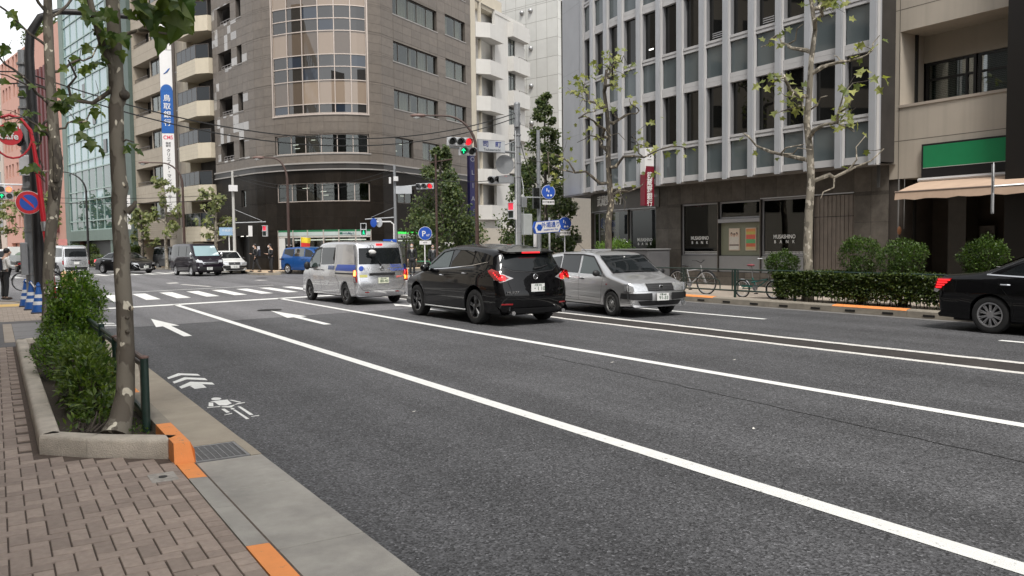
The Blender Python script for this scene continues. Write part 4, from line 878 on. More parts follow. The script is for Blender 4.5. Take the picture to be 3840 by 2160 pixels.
dp = thing('dark_clad_building', 'black clad building edge at the right border of the street front', 'building', (22, 8, .15))
wobj('pier', MB().box(21.3, 22.4, 9.9, 10.83, .15, 16), mat('black_clad', (.012, .010, .009), .35, .1), dp); wobj('wall', MB().box(21.6, 40, -12, 9.9, .15, 16), mat('black_clad2', (.03, .028, .026), .5, .1), dp)
for k in range(6):
    for j in range(4): wobj('window', MB().box(21.57, 21.6, -10 + k * 3.2, -7.8 + k * 3.2, 4.2 + j * 3.1, 6 + j * 3.1), M_BGL, dp)
# ------------------------------------------------------------------ side street fronts: balcony block, green glass block, pink block
A0 = Vector((14.12, 63.75)); Ad = Vector((-.184, .983))
A = Path([tuple(A0), tuple(A0 + Ad * 110)]); A = A if A.at(5, 1).x < A.at(5, 0).x else Path([tuple(A0), tuple(A0 + Ad * 110)], True)
M_TAN = mat('tan_tile', (.36, .31, .245), .7, .10, 2.5, piece=.06, streak=.2, dcol=(.22, .19, .15)); M_TANL = mat('pale_tile', (.52, .46, .355), .6, .06, 3, streak=.15, dcol=(.33, .28, .2))
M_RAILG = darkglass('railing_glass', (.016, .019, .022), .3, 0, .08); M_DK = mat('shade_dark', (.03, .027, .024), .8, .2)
ab = thing('balcony_block', 'tan tiled apartment block with dark glass balcony railings beside the brown building', 'building', (13.2, 68, .12))
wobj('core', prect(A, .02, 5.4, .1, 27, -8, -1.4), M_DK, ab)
wobj('wall', prect(A, 4.55, 5.45, .1, 27, -1.4, .05), M_TANL, ab)
for k in range(-3, 5):
    zt = 16.72 - 3.1 * k
    if zt - 2.2 < .5: continue
    b = link('balcony', None, ab); b.matrix_parent_inverse = world_of(ab).inverted()
    pts = [A.at(4.6, .0), A.at(4.6, .85), A.at(1.0, .85), A.at(.03, .25), A.at(.03, -1.3), A.at(4.6, -1.3)]
    n = len(pts); lo, hi = zt - 2.15, zt - 1.03
    mb = MB().add([(v.x, v.y, lo) for v in pts] + [(v.x, v.y, hi) for v in pts], [tuple(range(n)), tuple(range(2 * n - 1, n - 1, -1))] + [(k2, (k2 + 1) % n, n + (k2 + 1) % n, n + k2) for k2 in range(n)])
    wobj('parapet', mb, M_TANL, b)
    for j in range(3): wobj('parapet_joint', prect(A, 1.02, 4.58, lo + .28 + j * .28, lo + .29 + j * .28, .84, .8525), M_TAN, b)
    for j in range(4): wobj('railing_pane', prect(A, 1.0 + j * .9 + .02, 1.0 + j * .9 + .88, hi + .04, zt - .04, .8, .82), M_RAILG, b)
    rp = MB()
    for q in (1.0, 1.9, 2.8, 3.7, 4.58): prect(A, q - .02, q + .02, hi, zt, .79, .83, rp)
    prect(A, 1.0, 4.6, zt - .035, zt, .78, .84, rp); u = A.at(1.0, .81); v = A.at(.05, .22); rp.tube([(u.x, u.y, zt - .02), (v.x, v.y, zt - .02)], .025); rp.tube([(v.x, v.y, hi), (v.x, v.y, zt)], .025)
    wobj('railing', rp, M_FRAME, b)
    wobj('railing_pane', MB().add([(u.x, u.y, hi + .04), (v.x, v.y, hi + .04), (v.x, v.y, zt - .04), (u.x, u.y, zt - .04)], [(0, 1, 2, 3)]), M_RAILG, b)
    wobj('door', prect(A, .6, 3.4, hi, zt + .9, -1.38, -1.3), M_BGL, b); wobj('door_frame', prect(A, 3.5, 4.3, hi, zt + .95, -1.38, -1.28), M_TANL, b)
# left wing
rw = [4.15 + 3.02 * k for k in range(7)]
ops = [(8.9, 16.85, z, z + 1.55) for z in rw] + [(9.4, 16.6, .12, 2.45)]
backing(A, 5.45, 17.1, .1, 27, ops, .02, 1.2, M_TAN, ab)
for z in rw:
    wobj('joint', prect(A, 5.46, 17.09, z - .75, z - .735, .015, .0225), mat('tan_joint', (.16, .135, .105), .8, 0), ab); wobj('joint', prect(A, 5.46, 17.09, z - .04, z - .025, .015, .0225), mat('tan_joint', (.16, .135, .105), .8, 0), ab)
    window(ab, A, 8.95, 13.4, z + .02, z + 1.53, .35, (.25, .45, .72), (), M_FRAME, M_GLASS, .06, 'half', room=.6)
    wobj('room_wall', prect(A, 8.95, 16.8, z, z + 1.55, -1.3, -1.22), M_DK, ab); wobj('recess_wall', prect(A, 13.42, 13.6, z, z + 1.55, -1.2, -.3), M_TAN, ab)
    rp = MB(); prect(A, 13.6, 16.8, z + .32, z + .36, -.12, -.08, rp); prect(A, 13.6, 16.8, z + .06, z + .09, -.12, -.08, rp)
    for j in range(11): prect(A, 13.7 + j * .3, 13.73 + j * .3, z, z + .33, -.115, -.085, rp)
    wobj('railing', rp, M_FRAME, ab)
for k in range(9): wobj('rib', prect(A, 8.0, 17.0, 2.5 + k * .17, 2.59 + k * .17, .022, .06), M_TAN, ab)
wobj('garage', prect(A, 9.4, 16.6, .12, 2.45, -1.3, -1.2), mat('garage_dark', (.035, .03, .027), .7, .4, 1), ab)
wobj('shop_shade', prect(A, .1, 4.5, .12, 2.2, -1.39, -1.2), mat('shop_brown', (.22, .17, .12), .6, .3, 2), ab); wobj('canopy', prect(A, .2, 4.4, 2.25, 2.42, -.5, .6), mat('canopy_grey', (.16, .17, .18), .6), ab)
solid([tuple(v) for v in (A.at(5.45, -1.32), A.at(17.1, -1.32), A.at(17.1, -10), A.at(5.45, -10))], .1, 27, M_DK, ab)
# tall white company sign
vs = thing('tower_sign', 'tall white and blue vertical sign board with company names on the balcony block', 'sign', (13.2, 69.5, 3.4))
c0 = A.at(6.3, 1.0); xv = Vector((.93, -.36)).normalized(); nv = Vector((-xv.y, xv.x)); nv = -nv if nv.dot(Vector((-c0.x, -c0.y))) < 0 else nv
def sb(mbx, a, b, z0, z1, o0, o1):
    pp = [c0 + xv * a + nv * o0, c0 + xv * b + nv * o0, c0 + xv * b + nv * o1, c0 + xv * a + nv * o1]
    return mbx.add([(p.x, p.y, z0) for p in pp] + [(p.x, p.y, z1) for p in pp], [(3, 2, 1, 0), (4, 5, 6, 7), (0, 1, 5, 4), (1, 2, 6, 5), (2, 3, 7, 6), (3, 0, 4, 7)])
wobj('casing', sb(MB(), -.5, .62, 3.5, 20.5, -.2, .1), mat('sign_casing', (.07, .055, .045), .5, .1), vs)
M_BLUE = mat('sign_blue', (.012, .10, .36), .4, .04); M_INK = mat('sign_ink', (.05, .05, .055), .5, 0)
wobj('panel', sb(MB(), -.47, .43, 4.55, 10.72, .1, .12), M_SW, vs); wobj('panel', sb(MB(), -.47, .43, 10.74, 14.05, .1, .12), M_BLUE, vs); wobj('panel', sb(MB(), -.47, .43, 14.3, 17.2, .1, .12), M_SW, vs); wobj('panel', sb(MB(), -.47, .43, 17.24, 20.4, .1, .12), M_SW, vs)
mb = MB(); pts = [(-.47, 14.055), (.43, 14.055)] + [(-.02 + .45 * math.cos(a), 14.055 + .5 * math.sin(a)) for a in [math.pi * k / 10 for k in range(1, 10)]]
f_ = lambda o: (lambda a, z: (c0.x + xv.x * a + nv.x * o, c0.y + xv.y * a + nv.y * o, z)); mb.prism(pts, f_(.1), f_(.125)); wobj('panel_arch', mb, M_BLUE, vs)
wobj('panel', sb(MB(), -.47, .43, 14.055, 14.29, .1, .115), M_SW, vs)
def stx(s, size, z, m, line=1.0, bold=.01, a=-.02, sx=1.0):
    p = c0 + xv * a + nv * .135
    text('lettering', s, size, (p.x, p.y, z), (xv.x, xv.y, 0), (0, 0, 1), m, vs, bold, line=line, sx=sx)
for k, ch in enumerate('鳥取銀行'): stx(ch, .56, 13.45 - k * .64, M_SW)
for k, ch in enumerate('クリエイト・マンパワーサービス'): stx(ch if ch != 'ー' else '｜', .33, 9.35 - k * .33, M_INK)
stx('株式\n会社', .2, 9.85, M_INK); stx('CMS', .42, 10.4, mat('sign_pink', (.7, .1, .15), .5, 0), sx=.9)
for k, ch in enumerate('西・山本法律事務所'): stx(ch, .34, 20.2 - k * .35, M_INK)
for k in range(3): p = c0 + xv * (.02 + .05 * k) + nv * .135; wobj('emblem', MB().tube([(p.x - xv.x * .22, p.y - xv.y * .22, 15.35 + .02 * k), (p.x, p.y, 15.5 + .06 * k), (p.x + xv.x * .15, p.y + xv.y * .15, 15.75 + .03 * k)], [.02, .05, .02], 5), M_BLUE, vs)
for z in (6.5, 9.5, 12.5, 15.5): p = c0 + xv * .6; q = A.at(5.2, 0); wobj('bracket', MB().tube([(p.x, p.y, z), (q.x, q.y, z)], .05), M_FIN2, vs)

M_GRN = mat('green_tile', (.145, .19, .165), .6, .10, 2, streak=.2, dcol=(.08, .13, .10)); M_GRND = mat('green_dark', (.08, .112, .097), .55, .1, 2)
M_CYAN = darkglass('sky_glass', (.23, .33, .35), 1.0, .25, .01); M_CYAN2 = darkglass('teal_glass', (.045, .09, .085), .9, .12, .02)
gb = thing('green_glass_block', 'green tiled office block with wide pale glass front along the side street', 'building', (8, 92, .12))
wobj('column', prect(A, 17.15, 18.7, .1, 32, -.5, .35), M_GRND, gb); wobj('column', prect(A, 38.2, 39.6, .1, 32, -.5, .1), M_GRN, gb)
ops = [(21.2, 22.9, 3.9 + 3.1 * k, 5.4 + 3.1 * k) for k in range(8)] + [(24.2, 38.2, 3.65, 31)] + [(19.3, 38, .12, 2.55)]
backing(A, 18.7, 38.2, .1, 32, ops, 0, .8, M_GRN, gb)
for k in range(8): window(gb, A, 21.2, 22.9, 3.9 + 3.1 * k, 5.4 + 3.1 * k, .3, (), (), M_FRAME, M_BGL, .06)
fb = MB()
zz = []
z = 3.65
while z < 30.5: zz += [z]; z += .95; zz += [z]; z += 2.15
sx_ = [24.2 + 14.0 * k / 6 for k in range(7)]
for q in sx_: prect(A, q - .05, q + .05, 3.65, 31, -.15, .0, fb)
for z in zz: prect(A, 24.2, 38.2, z - .06, z + .06, -.15, .02, fb)
wobj('mullion_grid', fb, mat('green_frame', (.30, .38, .35), .5), gb)
for a, b in zip(sx_[:-1], sx_[1:]):
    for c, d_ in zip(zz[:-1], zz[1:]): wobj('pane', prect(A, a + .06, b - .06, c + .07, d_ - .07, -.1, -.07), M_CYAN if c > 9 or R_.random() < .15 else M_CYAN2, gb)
for k in range(4): wobj('vent_window', prect(A, 25 + 3.1 * k, 25.9 + 3.1 * k, zz[2 * k + 5] + .2, zz[2 * k + 5] + 1.5, -.065, .02), M_BGL, gb)
wobj('beam', prect(A, 18.75, 38.2, 2.55, 3.6, .002, .25), M_GRN, gb); wobj('shop', prect(A, 19.3, 38, .12, 2.55, -1.6, -1.5), mat('shop_green_dark', (.03, .036, .034), .4, .5, .6), gb)
wobj('post', prect(A, 24.0, 24.6, .12, 2.55, -.4, .1), M_GRN, gb)
solid([tuple(v) for v in (A.at(17.15, -1.7), A.at(39.6, -1.7), A.at(39.6, -12), A.at(17.15, -12))], .1, 32, M_DK, gb)

M_PINK = mat('pink_tile', (.50, .275, .215), .75, .06, 1.5, streak=.12, dcol=(.38, .2, .15)); M_RIB = mat('maroon_rib', (.105, .028, .028), .6, .1)
pk = thing('pink_block', 'salmon pink tiled office block with maroon ribs and a roof garden', 'building', (3, 114, .12))
ops = []
for z in [3.9 + 3.35 * k for k in range(7)]:
    for g in (50.2, 57.0, 63.0): ops += [(g + 1.75 * j, g + 1.75 * j + 1.0, z + .6, z + 2.3) for j in range(3)]
ops += [(44, 66, .12, 2.6)]
backing(A, 40.0, 68.5, .1, 26.5, ops, 0, .5, M_PINK, pk)
for op in ops[:-1]: wobj('window', prect(A, op[0], op[1], op[2], op[3], -.5, -.4), M_BGL, pk)
for k in range(4): wobj('rib', prect(A, 42.6 + 1.6 * k, 43.3 + 1.6 * k, 3.6, 22.5, .002, .5), M_RIB, pk)
wobj('shop', prect(A, 44, 66, .12, 2.6, -1.2, -1.1), M_DK, pk); wobj('sign_board', prect(A, 45, 50, 2.75, 3.5, .002, .2), mat('cream_sign', (.45, .4, .34), .6), pk)
p = A.at(47.4, .22); text('lettering', 'einaku', .55, (p.x, p.y, 3.12), (-Ad.x, -Ad.y, 0), (0, 0, 1), M_INK, pk, .02)
solid([tuple(v) for v in (A.at(40, -.6), A.at(68.5, -.6), A.at(68.5, -14), A.at(40, -14))], .1, 26.4, M_PINK, pk)
bg = thing('beige_tower', 'pale beige office tower at the far left end of the side street', 'building', (-2, 150, .12))
wobj('body', prect(A, 69.0, 100, .1, 24, -15, .0), mat('pale_beige', (.5, .42, .36), .8, .06, 1), bg)
for k in range(6):
    for j in range(6): wobj('window', prect(A, 70.5 + 4.5 * j, 73 + 4.5 * j, 4 + 3.3 * k, 5.8 + 3.3 * k, -.1, .03), M_BGL, bg)
# ------------------------------------------------------------------ near side of the street (seen only in reflections): plain office fronts
def near_block(name, lab, P_, L, h, m, gx, gz, wx, wz):
    t = thing(name, lab, 'building', (P_.at(L / 2, -2).x, P_.at(L / 2, -2).y, .05))
    wobj('wall', prect(P_, 0, L, .05, h, -10, 0), m, t)
    z = 4.0
    while z < h - 2:
        q = 1.0
        while q < L - wx:
            wobj('window', prect(P_, q, q + wx, z, z + wz, -.05, .03), M_BGL, t); q += gx
        z += gz
    return t
N1 = Path([(-4.6, -26), (-4.6, 4)]); N1 = N1 if N1.at(3, 1).x > -4.6 else Path([(-4.6, -26), (-4.6, 4)], True)
near_block('tan_office_front', 'tan stone office front on the near side behind the camera', N1, 30, 26, mat('tan_stone', (.26, .215, .17), .8, .1, 1), 3.4, 3.3, 2.2, 1.7)
N2 = Path([(-4.6, 4.3), (-4.6, 27)]); N2 = N2 if N2.at(3, 1).x > -4.6 else Path([(-4.6, 4.3), (-4.6, 27)], True)
near_block('grey_office_front', 'grey office front with dark window bands on the near side of the street', N2, 22.7, 21, mat('grey_stone', (.15, .145, .14), .8, .1, 1), 2.9, 3.4, 2.5, 1.5)
N3 = Path([(-4, 47), (-26, 38)]); N3 = N3 if N3.at(3, 1).y < N3.at(3, 0).y else Path([(-4, 47), (-26, 38)], True)
near_block('cream_office_front', 'cream office front beyond the junction outside the picture', N3, 23, 24, mat('cream_stone', (.5, .44, .36), .8, .1, 1), 3.1, 3.3, 2, 1.7)
# ------------------------------------------------------------------ vehicles
def carpaint(name, col, metal=0.0, rough=.32, flake=0.0):
    m = mat(name, col, rough=rough, var=.02, scale=2, metal=metal, spec=.5 if metal else .05, coat=.75 if col[0] < .02 else 1.0, dirt=.03 if col[0] < .1 else .10, dcol=(.06, .055, .05)); return m
M_PBLK = carpaint('paint_black', (.003, .003, .0035)); M_PSIL = carpaint('paint_silver', (.64, .64, .65), .8, .27); M_PSIL2 = carpaint('paint_silver_dull', (.62, .62, .625), .75, .30)
M_PWHT = carpaint('paint_white', (.72, .72, .70)); M_PBLU = carpaint('paint_blue', (.012, .085, .30), .2); M_PPUR = carpaint('paint_black_purple', (.012, .008, .013)); M_PDGR = carpaint('paint_dark_grey', (.03, .03, .033), .3)
M_TYRE = mat('tyre_rubber', (.014, .014, .014), .85, .25, 20); M_PLAS = mat('black_plastic', (.013, .013, .014), .55, .1); M_CHR = mat('chrome', (.75, .75, .76), .12, 0, metal=1.0)
M_CGL = darkglass('car_glass', (.010, .012, .013), .42, 0, .01); M_CGLG = darkglass('car_glass_green', (.035, .055, .05), .6, 0, .01); M_SEAM = mat('panel_gap', (.004, .004, .004), .9, 0)
M_RIMD = mat('rim_black', (.016, .016, .018), .3, .1, metal=.3, coat=.5); M_RIMS = mat('rim_silver', (.55, .55, .56), .28, .05, metal=.85); M_RIMST = mat('rim_steel', (.20, .20, .195), .5, .1, metal=.6)
M_TL = mat('tail_red', (.30, .008, .012), .12, 0, coat=1); M_TLON = mat('tail_red_lit', (.6, .02, .02), .15, 0, emit=(1, .02, .025), estr=.9); M_AMB = mat('lamp_amber_lit', (.9, .35, .05), .15, 0, emit=(1, .42, .06), estr=2.4); M_ORL = mat('tail_orange_lit', (.9, .2, .04), .15, 0, emit=(1, .28, .06), estr=2.8)
M_LENS = mat('headlamp_lens', (.55, .56, .57), .06, .25, 14, metal=.6, coat=1); M_LENSC = mat('clear_lens', (.42, .40, .40), .08, .2, 14, metal=.4, coat=1); M_PLATE = mat('plate_white', (.72, .72, .70), .5, .02); M_PLATEY = mat('plate_cream', (.70, .72, .56), .5, .02); M_PTX = mat('plate_ink', (.03, .08, .04), .5, 0)
def sm(a, b, x):
    t = min(max((x - a) / (b - a), 0.0), 1.0); return t * t * (3 - 2 * t)
class Car:
    def __init__(s, name, label, loc, rz, L, W, top, wr, wf, ra, zb, belt, tum=.22, paint=None, bowf=.16, bowr=.10, fil=.07, zs=.80, planf=.09, planr=.05, lip=.05, crown=.03, group=None, cat='car'):
        s.L, s.W, s.belt, s.tum, s.zb, s.wr, s.wf, s.ra = L, W, belt, tum, zb, wr, wf, ra
        s.bowf, s.bowr, s.fil, s.planf, s.planr, s.crown, s.paint = bowf, bowr, fil, planf, planr, crown, paint
        s.root = thing(name, label, cat, (loc[0], loc[1], 0), rz, group)
        # outline: rear low -> over the roof -> front low -> underside with wheel arches
        t = list(top)
        for _ in range(2):
            o = [t[0]]
            for a, b in zip(t[:-1], t[1:]): o += [(a[0] * .75 + b[0] * .25, a[1] * .75 + b[1] * .25), (a[0] * .25 + b[0] * .75, a[1] * .25 + b[1] * .75)]
            t = o + [t[-1]]
        dense = []
        for a, b in zip(t[:-1], t[1:]):
            n = max(1, int(math.hypot(b[0] - a[0], b[1] - a[1]) / .11)); dense += [(a[0] + (b[0] - a[0]) * k / n, a[1] + (b[1] - a[1]) * k / n) for k in range(n)]
        dense.append(t[-1]); ntop = len(dense)
        bot = []
        for c in (wf, wr):
            zc = s.ra * .86; a0 = math.asin(max(-1, min(1, (zb - zc) / ra)))
            bot += [(c + ra * math.cos(a0 + (math.pi - 2 * a0) * k / 12), zc + ra * math.sin(a0 + (math.pi - 2 * a0) * k / 12)) for k in range(13)]
        full = dense + bot
        pts = full; n = len(pts); s.pts = pts; s.ntop = ntop
        nr = []
        for i in range(n):
            a = pts[i - 1]; b = pts[(i + 1) % n]; dx, dz = b[0] - a[0], b[1] - a[1]; l = math.hypot(dx, dz) or 1; nr.append((-dz / l, dx / l))   # clockwise path (rear->roof->front): outward = left
        s.nr = nr
        imax = max(range(ntop), key=lambda i: pts[i][1]); s.rear = list(range(0, imax + 1)); s.front = list(range(imax, ntop))
        ts = [-1, -.985, -.95, -.88, -.75, -.55, -.3, 0, .3, .55, .75, .88, .95, .985, 1]
        mb = MB()
        def P(i, tt):
            l, z = pts[i]; nl, nz = nr[i]; w = s.hw(l, z); l2, z2 = s.inset(i, tt); w2 = s.hw(l2, z2)
            return (tt * w2, l2 - L / 2, z2)
        vs = [P(i, tt) for tt in ts for i in range(n)]
        fs = []
        for j in range(len(ts) - 1):
            for i in range(n): k = (i + 1) % n; fs.append((j * n + i, j * n + k, (j + 1) * n + k, (j + 1) * n + i))
        base = len(vs)
        for sd, j0 in ((-1, 0), (1, len(ts) - 1)):
            prev = j0 * n
            for q in (.08, .2, .34, .5, .66, .82, 1.0):
                st = len(vs)
                for i in range(n):
                    l, z = s.inset(i, 1.0); sl = min(max(l, .16 * L), .86 * L); l3 = l + (sl - l) * q; z3 = z + (zs - z) * q
                    vs.append((sd * s.hw(l3, z3), l3 - L / 2, z3))
                for i in range(n): k = (i + 1) % n; fs.append((prev + i, prev + k, st + k, st + i))
                prev = st
        mb.v = vs; mb.f = fs
        s.body = obj('body', mb, paint, s.root, 32)
        # underbody and wheel housings
        ub = MB().box(-W / 2 + .2, W / 2 - .2, -L / 2 + .35, L / 2 - .35, zb * .85, zb + .35); s.under = obj('underbody', ub, M_PLAS, s.root)
    def hw(s, l, z):
        w = s.W / 2
        w -= s.planf * (sm(s.L * .70, s.L * 1.02, l)) ** 1.4 + s.planr * (1 - sm(-.02 * s.L, s.L * .25, l)) ** 1.4
        zm = s.belt * .72
        if z < zm: w -= .055 * ((zm - z) / zm) ** 2
        w -= .015 * sm(zm, s.belt, z)
        d = z - s.belt
        if d > -.06: w -= s.tum * (max(0, d + .06) ** 1.0) * sm(-.06, .10, d) + .012 * sm(-.03, .03, d)
        return w
    def inset(s, i, tt):
        l, z = s.pts[i]; nl, nz = s.nr[i]; w = s.hw(l, z); r = s.fil; t0 = 1 - r / w; q = max(0.0, (abs(tt) - t0) / (1 - t0)); e = r * (1 - math.sqrt(max(0.0, 1 - q * q))) * .9
        if i >= s.ntop: e *= .25
        bow = (s.bowf if nl > 0 else s.bowr) * abs(tt) ** 2.6 * abs(nl) ** 1.5
        if i >= s.ntop: bow = 0
        l2 = l - nl * e - (1 if nl > 0 else -1) * bow; z2 = z - nz * e - (s.crown * tt * tt if nz > .8 and i < s.ntop else 0)
        return l2, z2
    def side(s, l, z, sd, off): return (sd * (s.hw(l, z) + off), l - s.L / 2, z)
    def end(s, y, z, which, off):
        ch = s.rear if which == 'rear' else s.front
        best = None
        for a, b in zip(ch[:-1], ch[1:]):
            za, zb_ = s.pts[a][1], s.pts[b][1]
            if (za - z) * (zb_ - z) <= 0 and abs(zb_ - za) > 1e-6:
                k = (z - za) / (zb_ - za); best = (a, b, k)
                if which == 'rear': break
        if best is None: a = ch[0] if which == 'rear' else ch[-1]; best = (a, a, 0)
        a, b, k = best
        l0 = s.pts[a][0] * (1 - k) + s.pts[b][0] * k; tt = max(-1, min(1, y / s.hw(l0, z)))
        la, za = s.inset(a, tt); lb, zb2 = s.inset(b, tt)
        l = la * (1 - k) + lb * k; nl = s.nr[a][0] * (1 - k) + s.nr[b][0] * k; nz = s.nr[a][1] * (1 - k) + s.nr[b][1] * k
        return (y, l - s.L / 2 + nl * off, z + nz * off)
    def fill(s, poly, fn, step=.07):
        p = []
        for a, b in zip(poly, poly[1:] + poly[:1]):
            n = max(1, int(math.hypot(b[0] - a[0], b[1] - a[1]) / step)); p += [(a[0] + (b[0] - a[0]) * k / n, a[1] + (b[1] - a[1]) * k / n) for k in range(n)]
        cx = sum(q[0] for q in p) / len(p); cz = sum(q[1] for q in p) / len(p); n = len(p); mb = MB(); vs = []; fs = []
        R3 = (0, .25, .5, .75)
        for r in R3: vs += [fn(x + (cx - x) * r, z + (cz - z) * r) for x, z in p]
        vs.append(fn(cx, cz))
        for j in range(len(R3) - 1):
            for i in range(n): fs.append((j * n + i, j * n + (i + 1) % n, (j + 1) * n + (i + 1) % n, (j + 1) * n + i))
        j = len(R3) - 1
        for i in range(n): fs.append((j * n + i, j * n + (i + 1) % n, len(vs) - 1))
        return mb.add(vs, fs)
    def sp(s, name, poly, m, sides=(-1, 1), off=.010, parent=None):
        for sd in sides: o = obj(name, s.fill(poly, lambda l, z: s.side(l, z, sd, off)), m, parent or s.root, 50)
        return o
    def ep(s, name, poly, m, which, off=.010, parent=None, mirror=False):
        for k in ((1, -1) if mirror else (1,)): o = obj(name, s.fill([(y * k, z) for y, z in poly], lambda y, z: s.end(y, z, which, off)), m, parent or s.root, 50)
        return o
    def seam(s, pts, sides=(-1, 1), w=.007, m=None, off=.004):
        for sd in sides:
            mb = MB()
            for a, b in zip(pts[:-1], pts[1:]):
                n = max(1, int(math.hypot(b[0] - a[0], b[1] - a[1]) / .08)); dx, dz = b[0] - a[0], b[1] - a[1]; L = math.hypot(dx, dz); nx, nz = -dz / L * w / 2, dx / L * w / 2
                for k in range(n):
                    p0 = (a[0] + dx * k / n, a[1] + dz * k / n); p1 = (a[0] + dx * (k + 1) / n, a[1] + dz * (k + 1) / n)
                    mb.add([s.side(p0[0] + nx, p0[1] + nz, sd, off), s.side(p0[0] - nx, p0[1] - nz, sd, off), s.side(p1[0] - nx, p1[1] - nz, sd, off), s.side(p1[0] + nx, p1[1] + nz, sd, off)], [(0, 1, 2, 3)])
            obj('door_seam', mb, m or M_SEAM, s.root)
    def eseam(s, pts, which, w=.008, m=None, off=.004, name='panel_seam'):
        mb = MB()
        for a, b in zip(pts[:-1], pts[1:]):
            n = max(1, int(math.hypot(b[0] - a[0], b[1] - a[1]) / .08)); dx, dz = b[0] - a[0], b[1] - a[1]; L = math.hypot(dx, dz); nx, nz = -dz / L * w / 2, dx / L * w / 2
            for k in range(n):
                p0 = (a[0] + dx * k / n, a[1] + dz * k / n); p1 = (a[0] + dx * (k + 1) / n, a[1] + dz * (k + 1) / n)
                mb.add([s.end(p0[0] + nx, p0[1] + nz, which, off), s.end(p0[0] - nx, p0[1] - nz, which, off), s.end(p1[0] - nx, p1[1] - nz, which, off), s.end(p1[0] + nx, p1[1] + nz, which, off)], [(0, 1, 2, 3)])
        return obj(name, mb, m or M_SEAM, s.root)
    def handle(s, l, z, m=None, sides=(-1, 1), w=.17):
        for sd in sides:
            x = s.hw(l, z); mb = MB().tube([(sd * (x + .004), l - s.L / 2 - w / 2, z), (sd * (x + .035), l - s.L / 2 - w / 3, z + .003), (sd * (x + .035), l - s.L / 2 + w / 3, z + .003), (sd * (x + .004), l - s.L / 2 + w / 2, z)], [.012, .016, .016, .012], 6); obj('door_handle', mb, m or s.paint, s.root, True)
    def mirror(s, l, z, m=None, sides=(-1, 1), sz=(.10, .07, .085)):
        for sd in sides:
            x = s.hw(l, z); c = (sd * (x + .13), l - s.L / 2, z + .04); o = obj('wing_mirror', MB().ell(c, (sz[0], sz[1], sz[2]), 12, 8), m or s.paint, s.root, True)
            obj('mirror_stalk', MB().tube([(sd * (x - .02), l - s.L / 2 + .03, z - .03), (sd * (x + .1), l - s.L / 2 + .01, z)], .025, 6), M_PLAS, o)
    def wheels(s, r, w, style, m=None, inset=.015, steer=0.0):
        for l in (s.wr, s.wf):
            for sd in (-1, 1):
                wh = link('wheel', None, s.root); wh.location = (sd * (s.W / 2 - w / 2 - inset), l - s.L / 2, r)
                wh.rotation_euler = (0, 0, (steer if l == s.wf else 0) + (math.pi if sd < 0 else 0))
                RX = Matrix.Rotation(math.pi / 2, 4, 'Y')
                rr = r * .66
                obj('tyre', MB().lathe([(rr, -w / 2 + .01), (r * .84, -w / 2), (r * .95, -w / 2 + .012), (r, -w / 2 + .04), (r, w / 2 - .04), (r * .95, w / 2 - .012), (r * .84, w / 2), (rr, w / 2 - .012)], 28, RX, True), M_TYRE, wh, 40)
                mm = m or M_RIMS; rim = MB(); d = w / 2 - .02
                rim.lathe([(rr + .004, w / 2 - .008), (rr - .02, w / 2 - .012), (rr - .03, w / 2 - .05), (rr - .03, -w / 2 + .03), (rr + .004, -w / 2 + .02)], 28, RX, cap=False)
                bd = MB().lathe([(rr - .032, w / 2 - .09), (.02, w / 2 - .085)], 20, RX); obj('brake_disc', bd, M_PLAS, wh)
                def spoke(a, wd0, wd1, r0, r1, dd=0.0):
                    M = Matrix.Rotation(a, 4, 'X'); rim.add([M @ Vector(v) for v in [(d - .025 - dd, -wd0, r0), (d - .025 - dd, wd0, r0), (d - .025, wd1, r1), (d - .025, -wd1, r1), (d - dd, -wd0 * .6, r0), (d - dd, wd0 * .6, r0), (d, wd1 * .6, r1), (d, -wd1 * .6, r1)]], [(4, 5, 6, 7), (0, 4, 7, 3), (1, 2, 6, 5), (0, 3, 2, 1), (0, 1, 5, 4), (2, 3, 7, 6)])
                R1 = rr - .02
                if style == 'five':
                    for k in range(5):
                        a = 2 * math.pi * k / 5; spoke(a - .10, .03, .022, .05, R1); spoke(a + .10, .03, .022, .05, R1)
                elif style == 'ten':
                    for k in range(10): a = 2 * math.pi * k / 10; spoke(a - .085, .014, .012, .05, R1); spoke(a + .085, .014, .012, .05, R1)
                elif style == 'cap':
                    for k in range(8): spoke(2 * math.pi * k / 8, .05, .06, .04, R1)
                else:
                    rim.lathe([(R1, d - .03), (R1 - .035, d - .008), (R1 * .55, d - .02), (R1 * .45, d + .005), (.05, d + .01), (.045, d + .02), (.002, d + .02)], 24, RX)
                    hl = MB()
                    for k in range(12): a = 2 * math.pi * k / 12; hl.ell((d - .008, R1 * .74 * math.sin(a), R1 * .74 * math.cos(a)), (.012, .014, .02), 6, 4, Matrix.Rotation(-a, 3, 'X'))
                    obj('vent_holes', hl, M_SEAM, wh)['kind'] = 'stuff'
                if style != 'steel': rim.lathe([(.065, d - .03), (.065, d + .004), (.03, d + .012), (.002, d + .012)], 14, RX)
                obj('rim', rim, mm, wh, 35)
    def plate(s, which, y, z, top, num, m=M_PLATE, off=.02, w=.33, h=.165):
        x, yy, zz = s.end(y, z, which, off); sgn = -1 if which == 'rear' else 1
        p = obj('number_plate', MB().box(x - w / 2, x + w / 2, min(yy, yy + sgn * .012), max(yy, yy + sgn * .012), z - h / 2, z + h / 2), m, s.root)
        xd = (1, 0, 0) if which == 'rear' else (-1, 0, 0); yt = yy + sgn * .0145
        text_local('plate_region', top, .048, (x, yt, z + .052), xd, (0, 0, 1), M_PTX, p, bold=.01, ext=.001); text_local('plate_number', num, .105, (x + (.02 if which == 'rear' else -.02), yt, z - .022), xd, (0, 0, 1), M_PTX, p, bold=.012, ext=.001, sx=1.05)
        return p
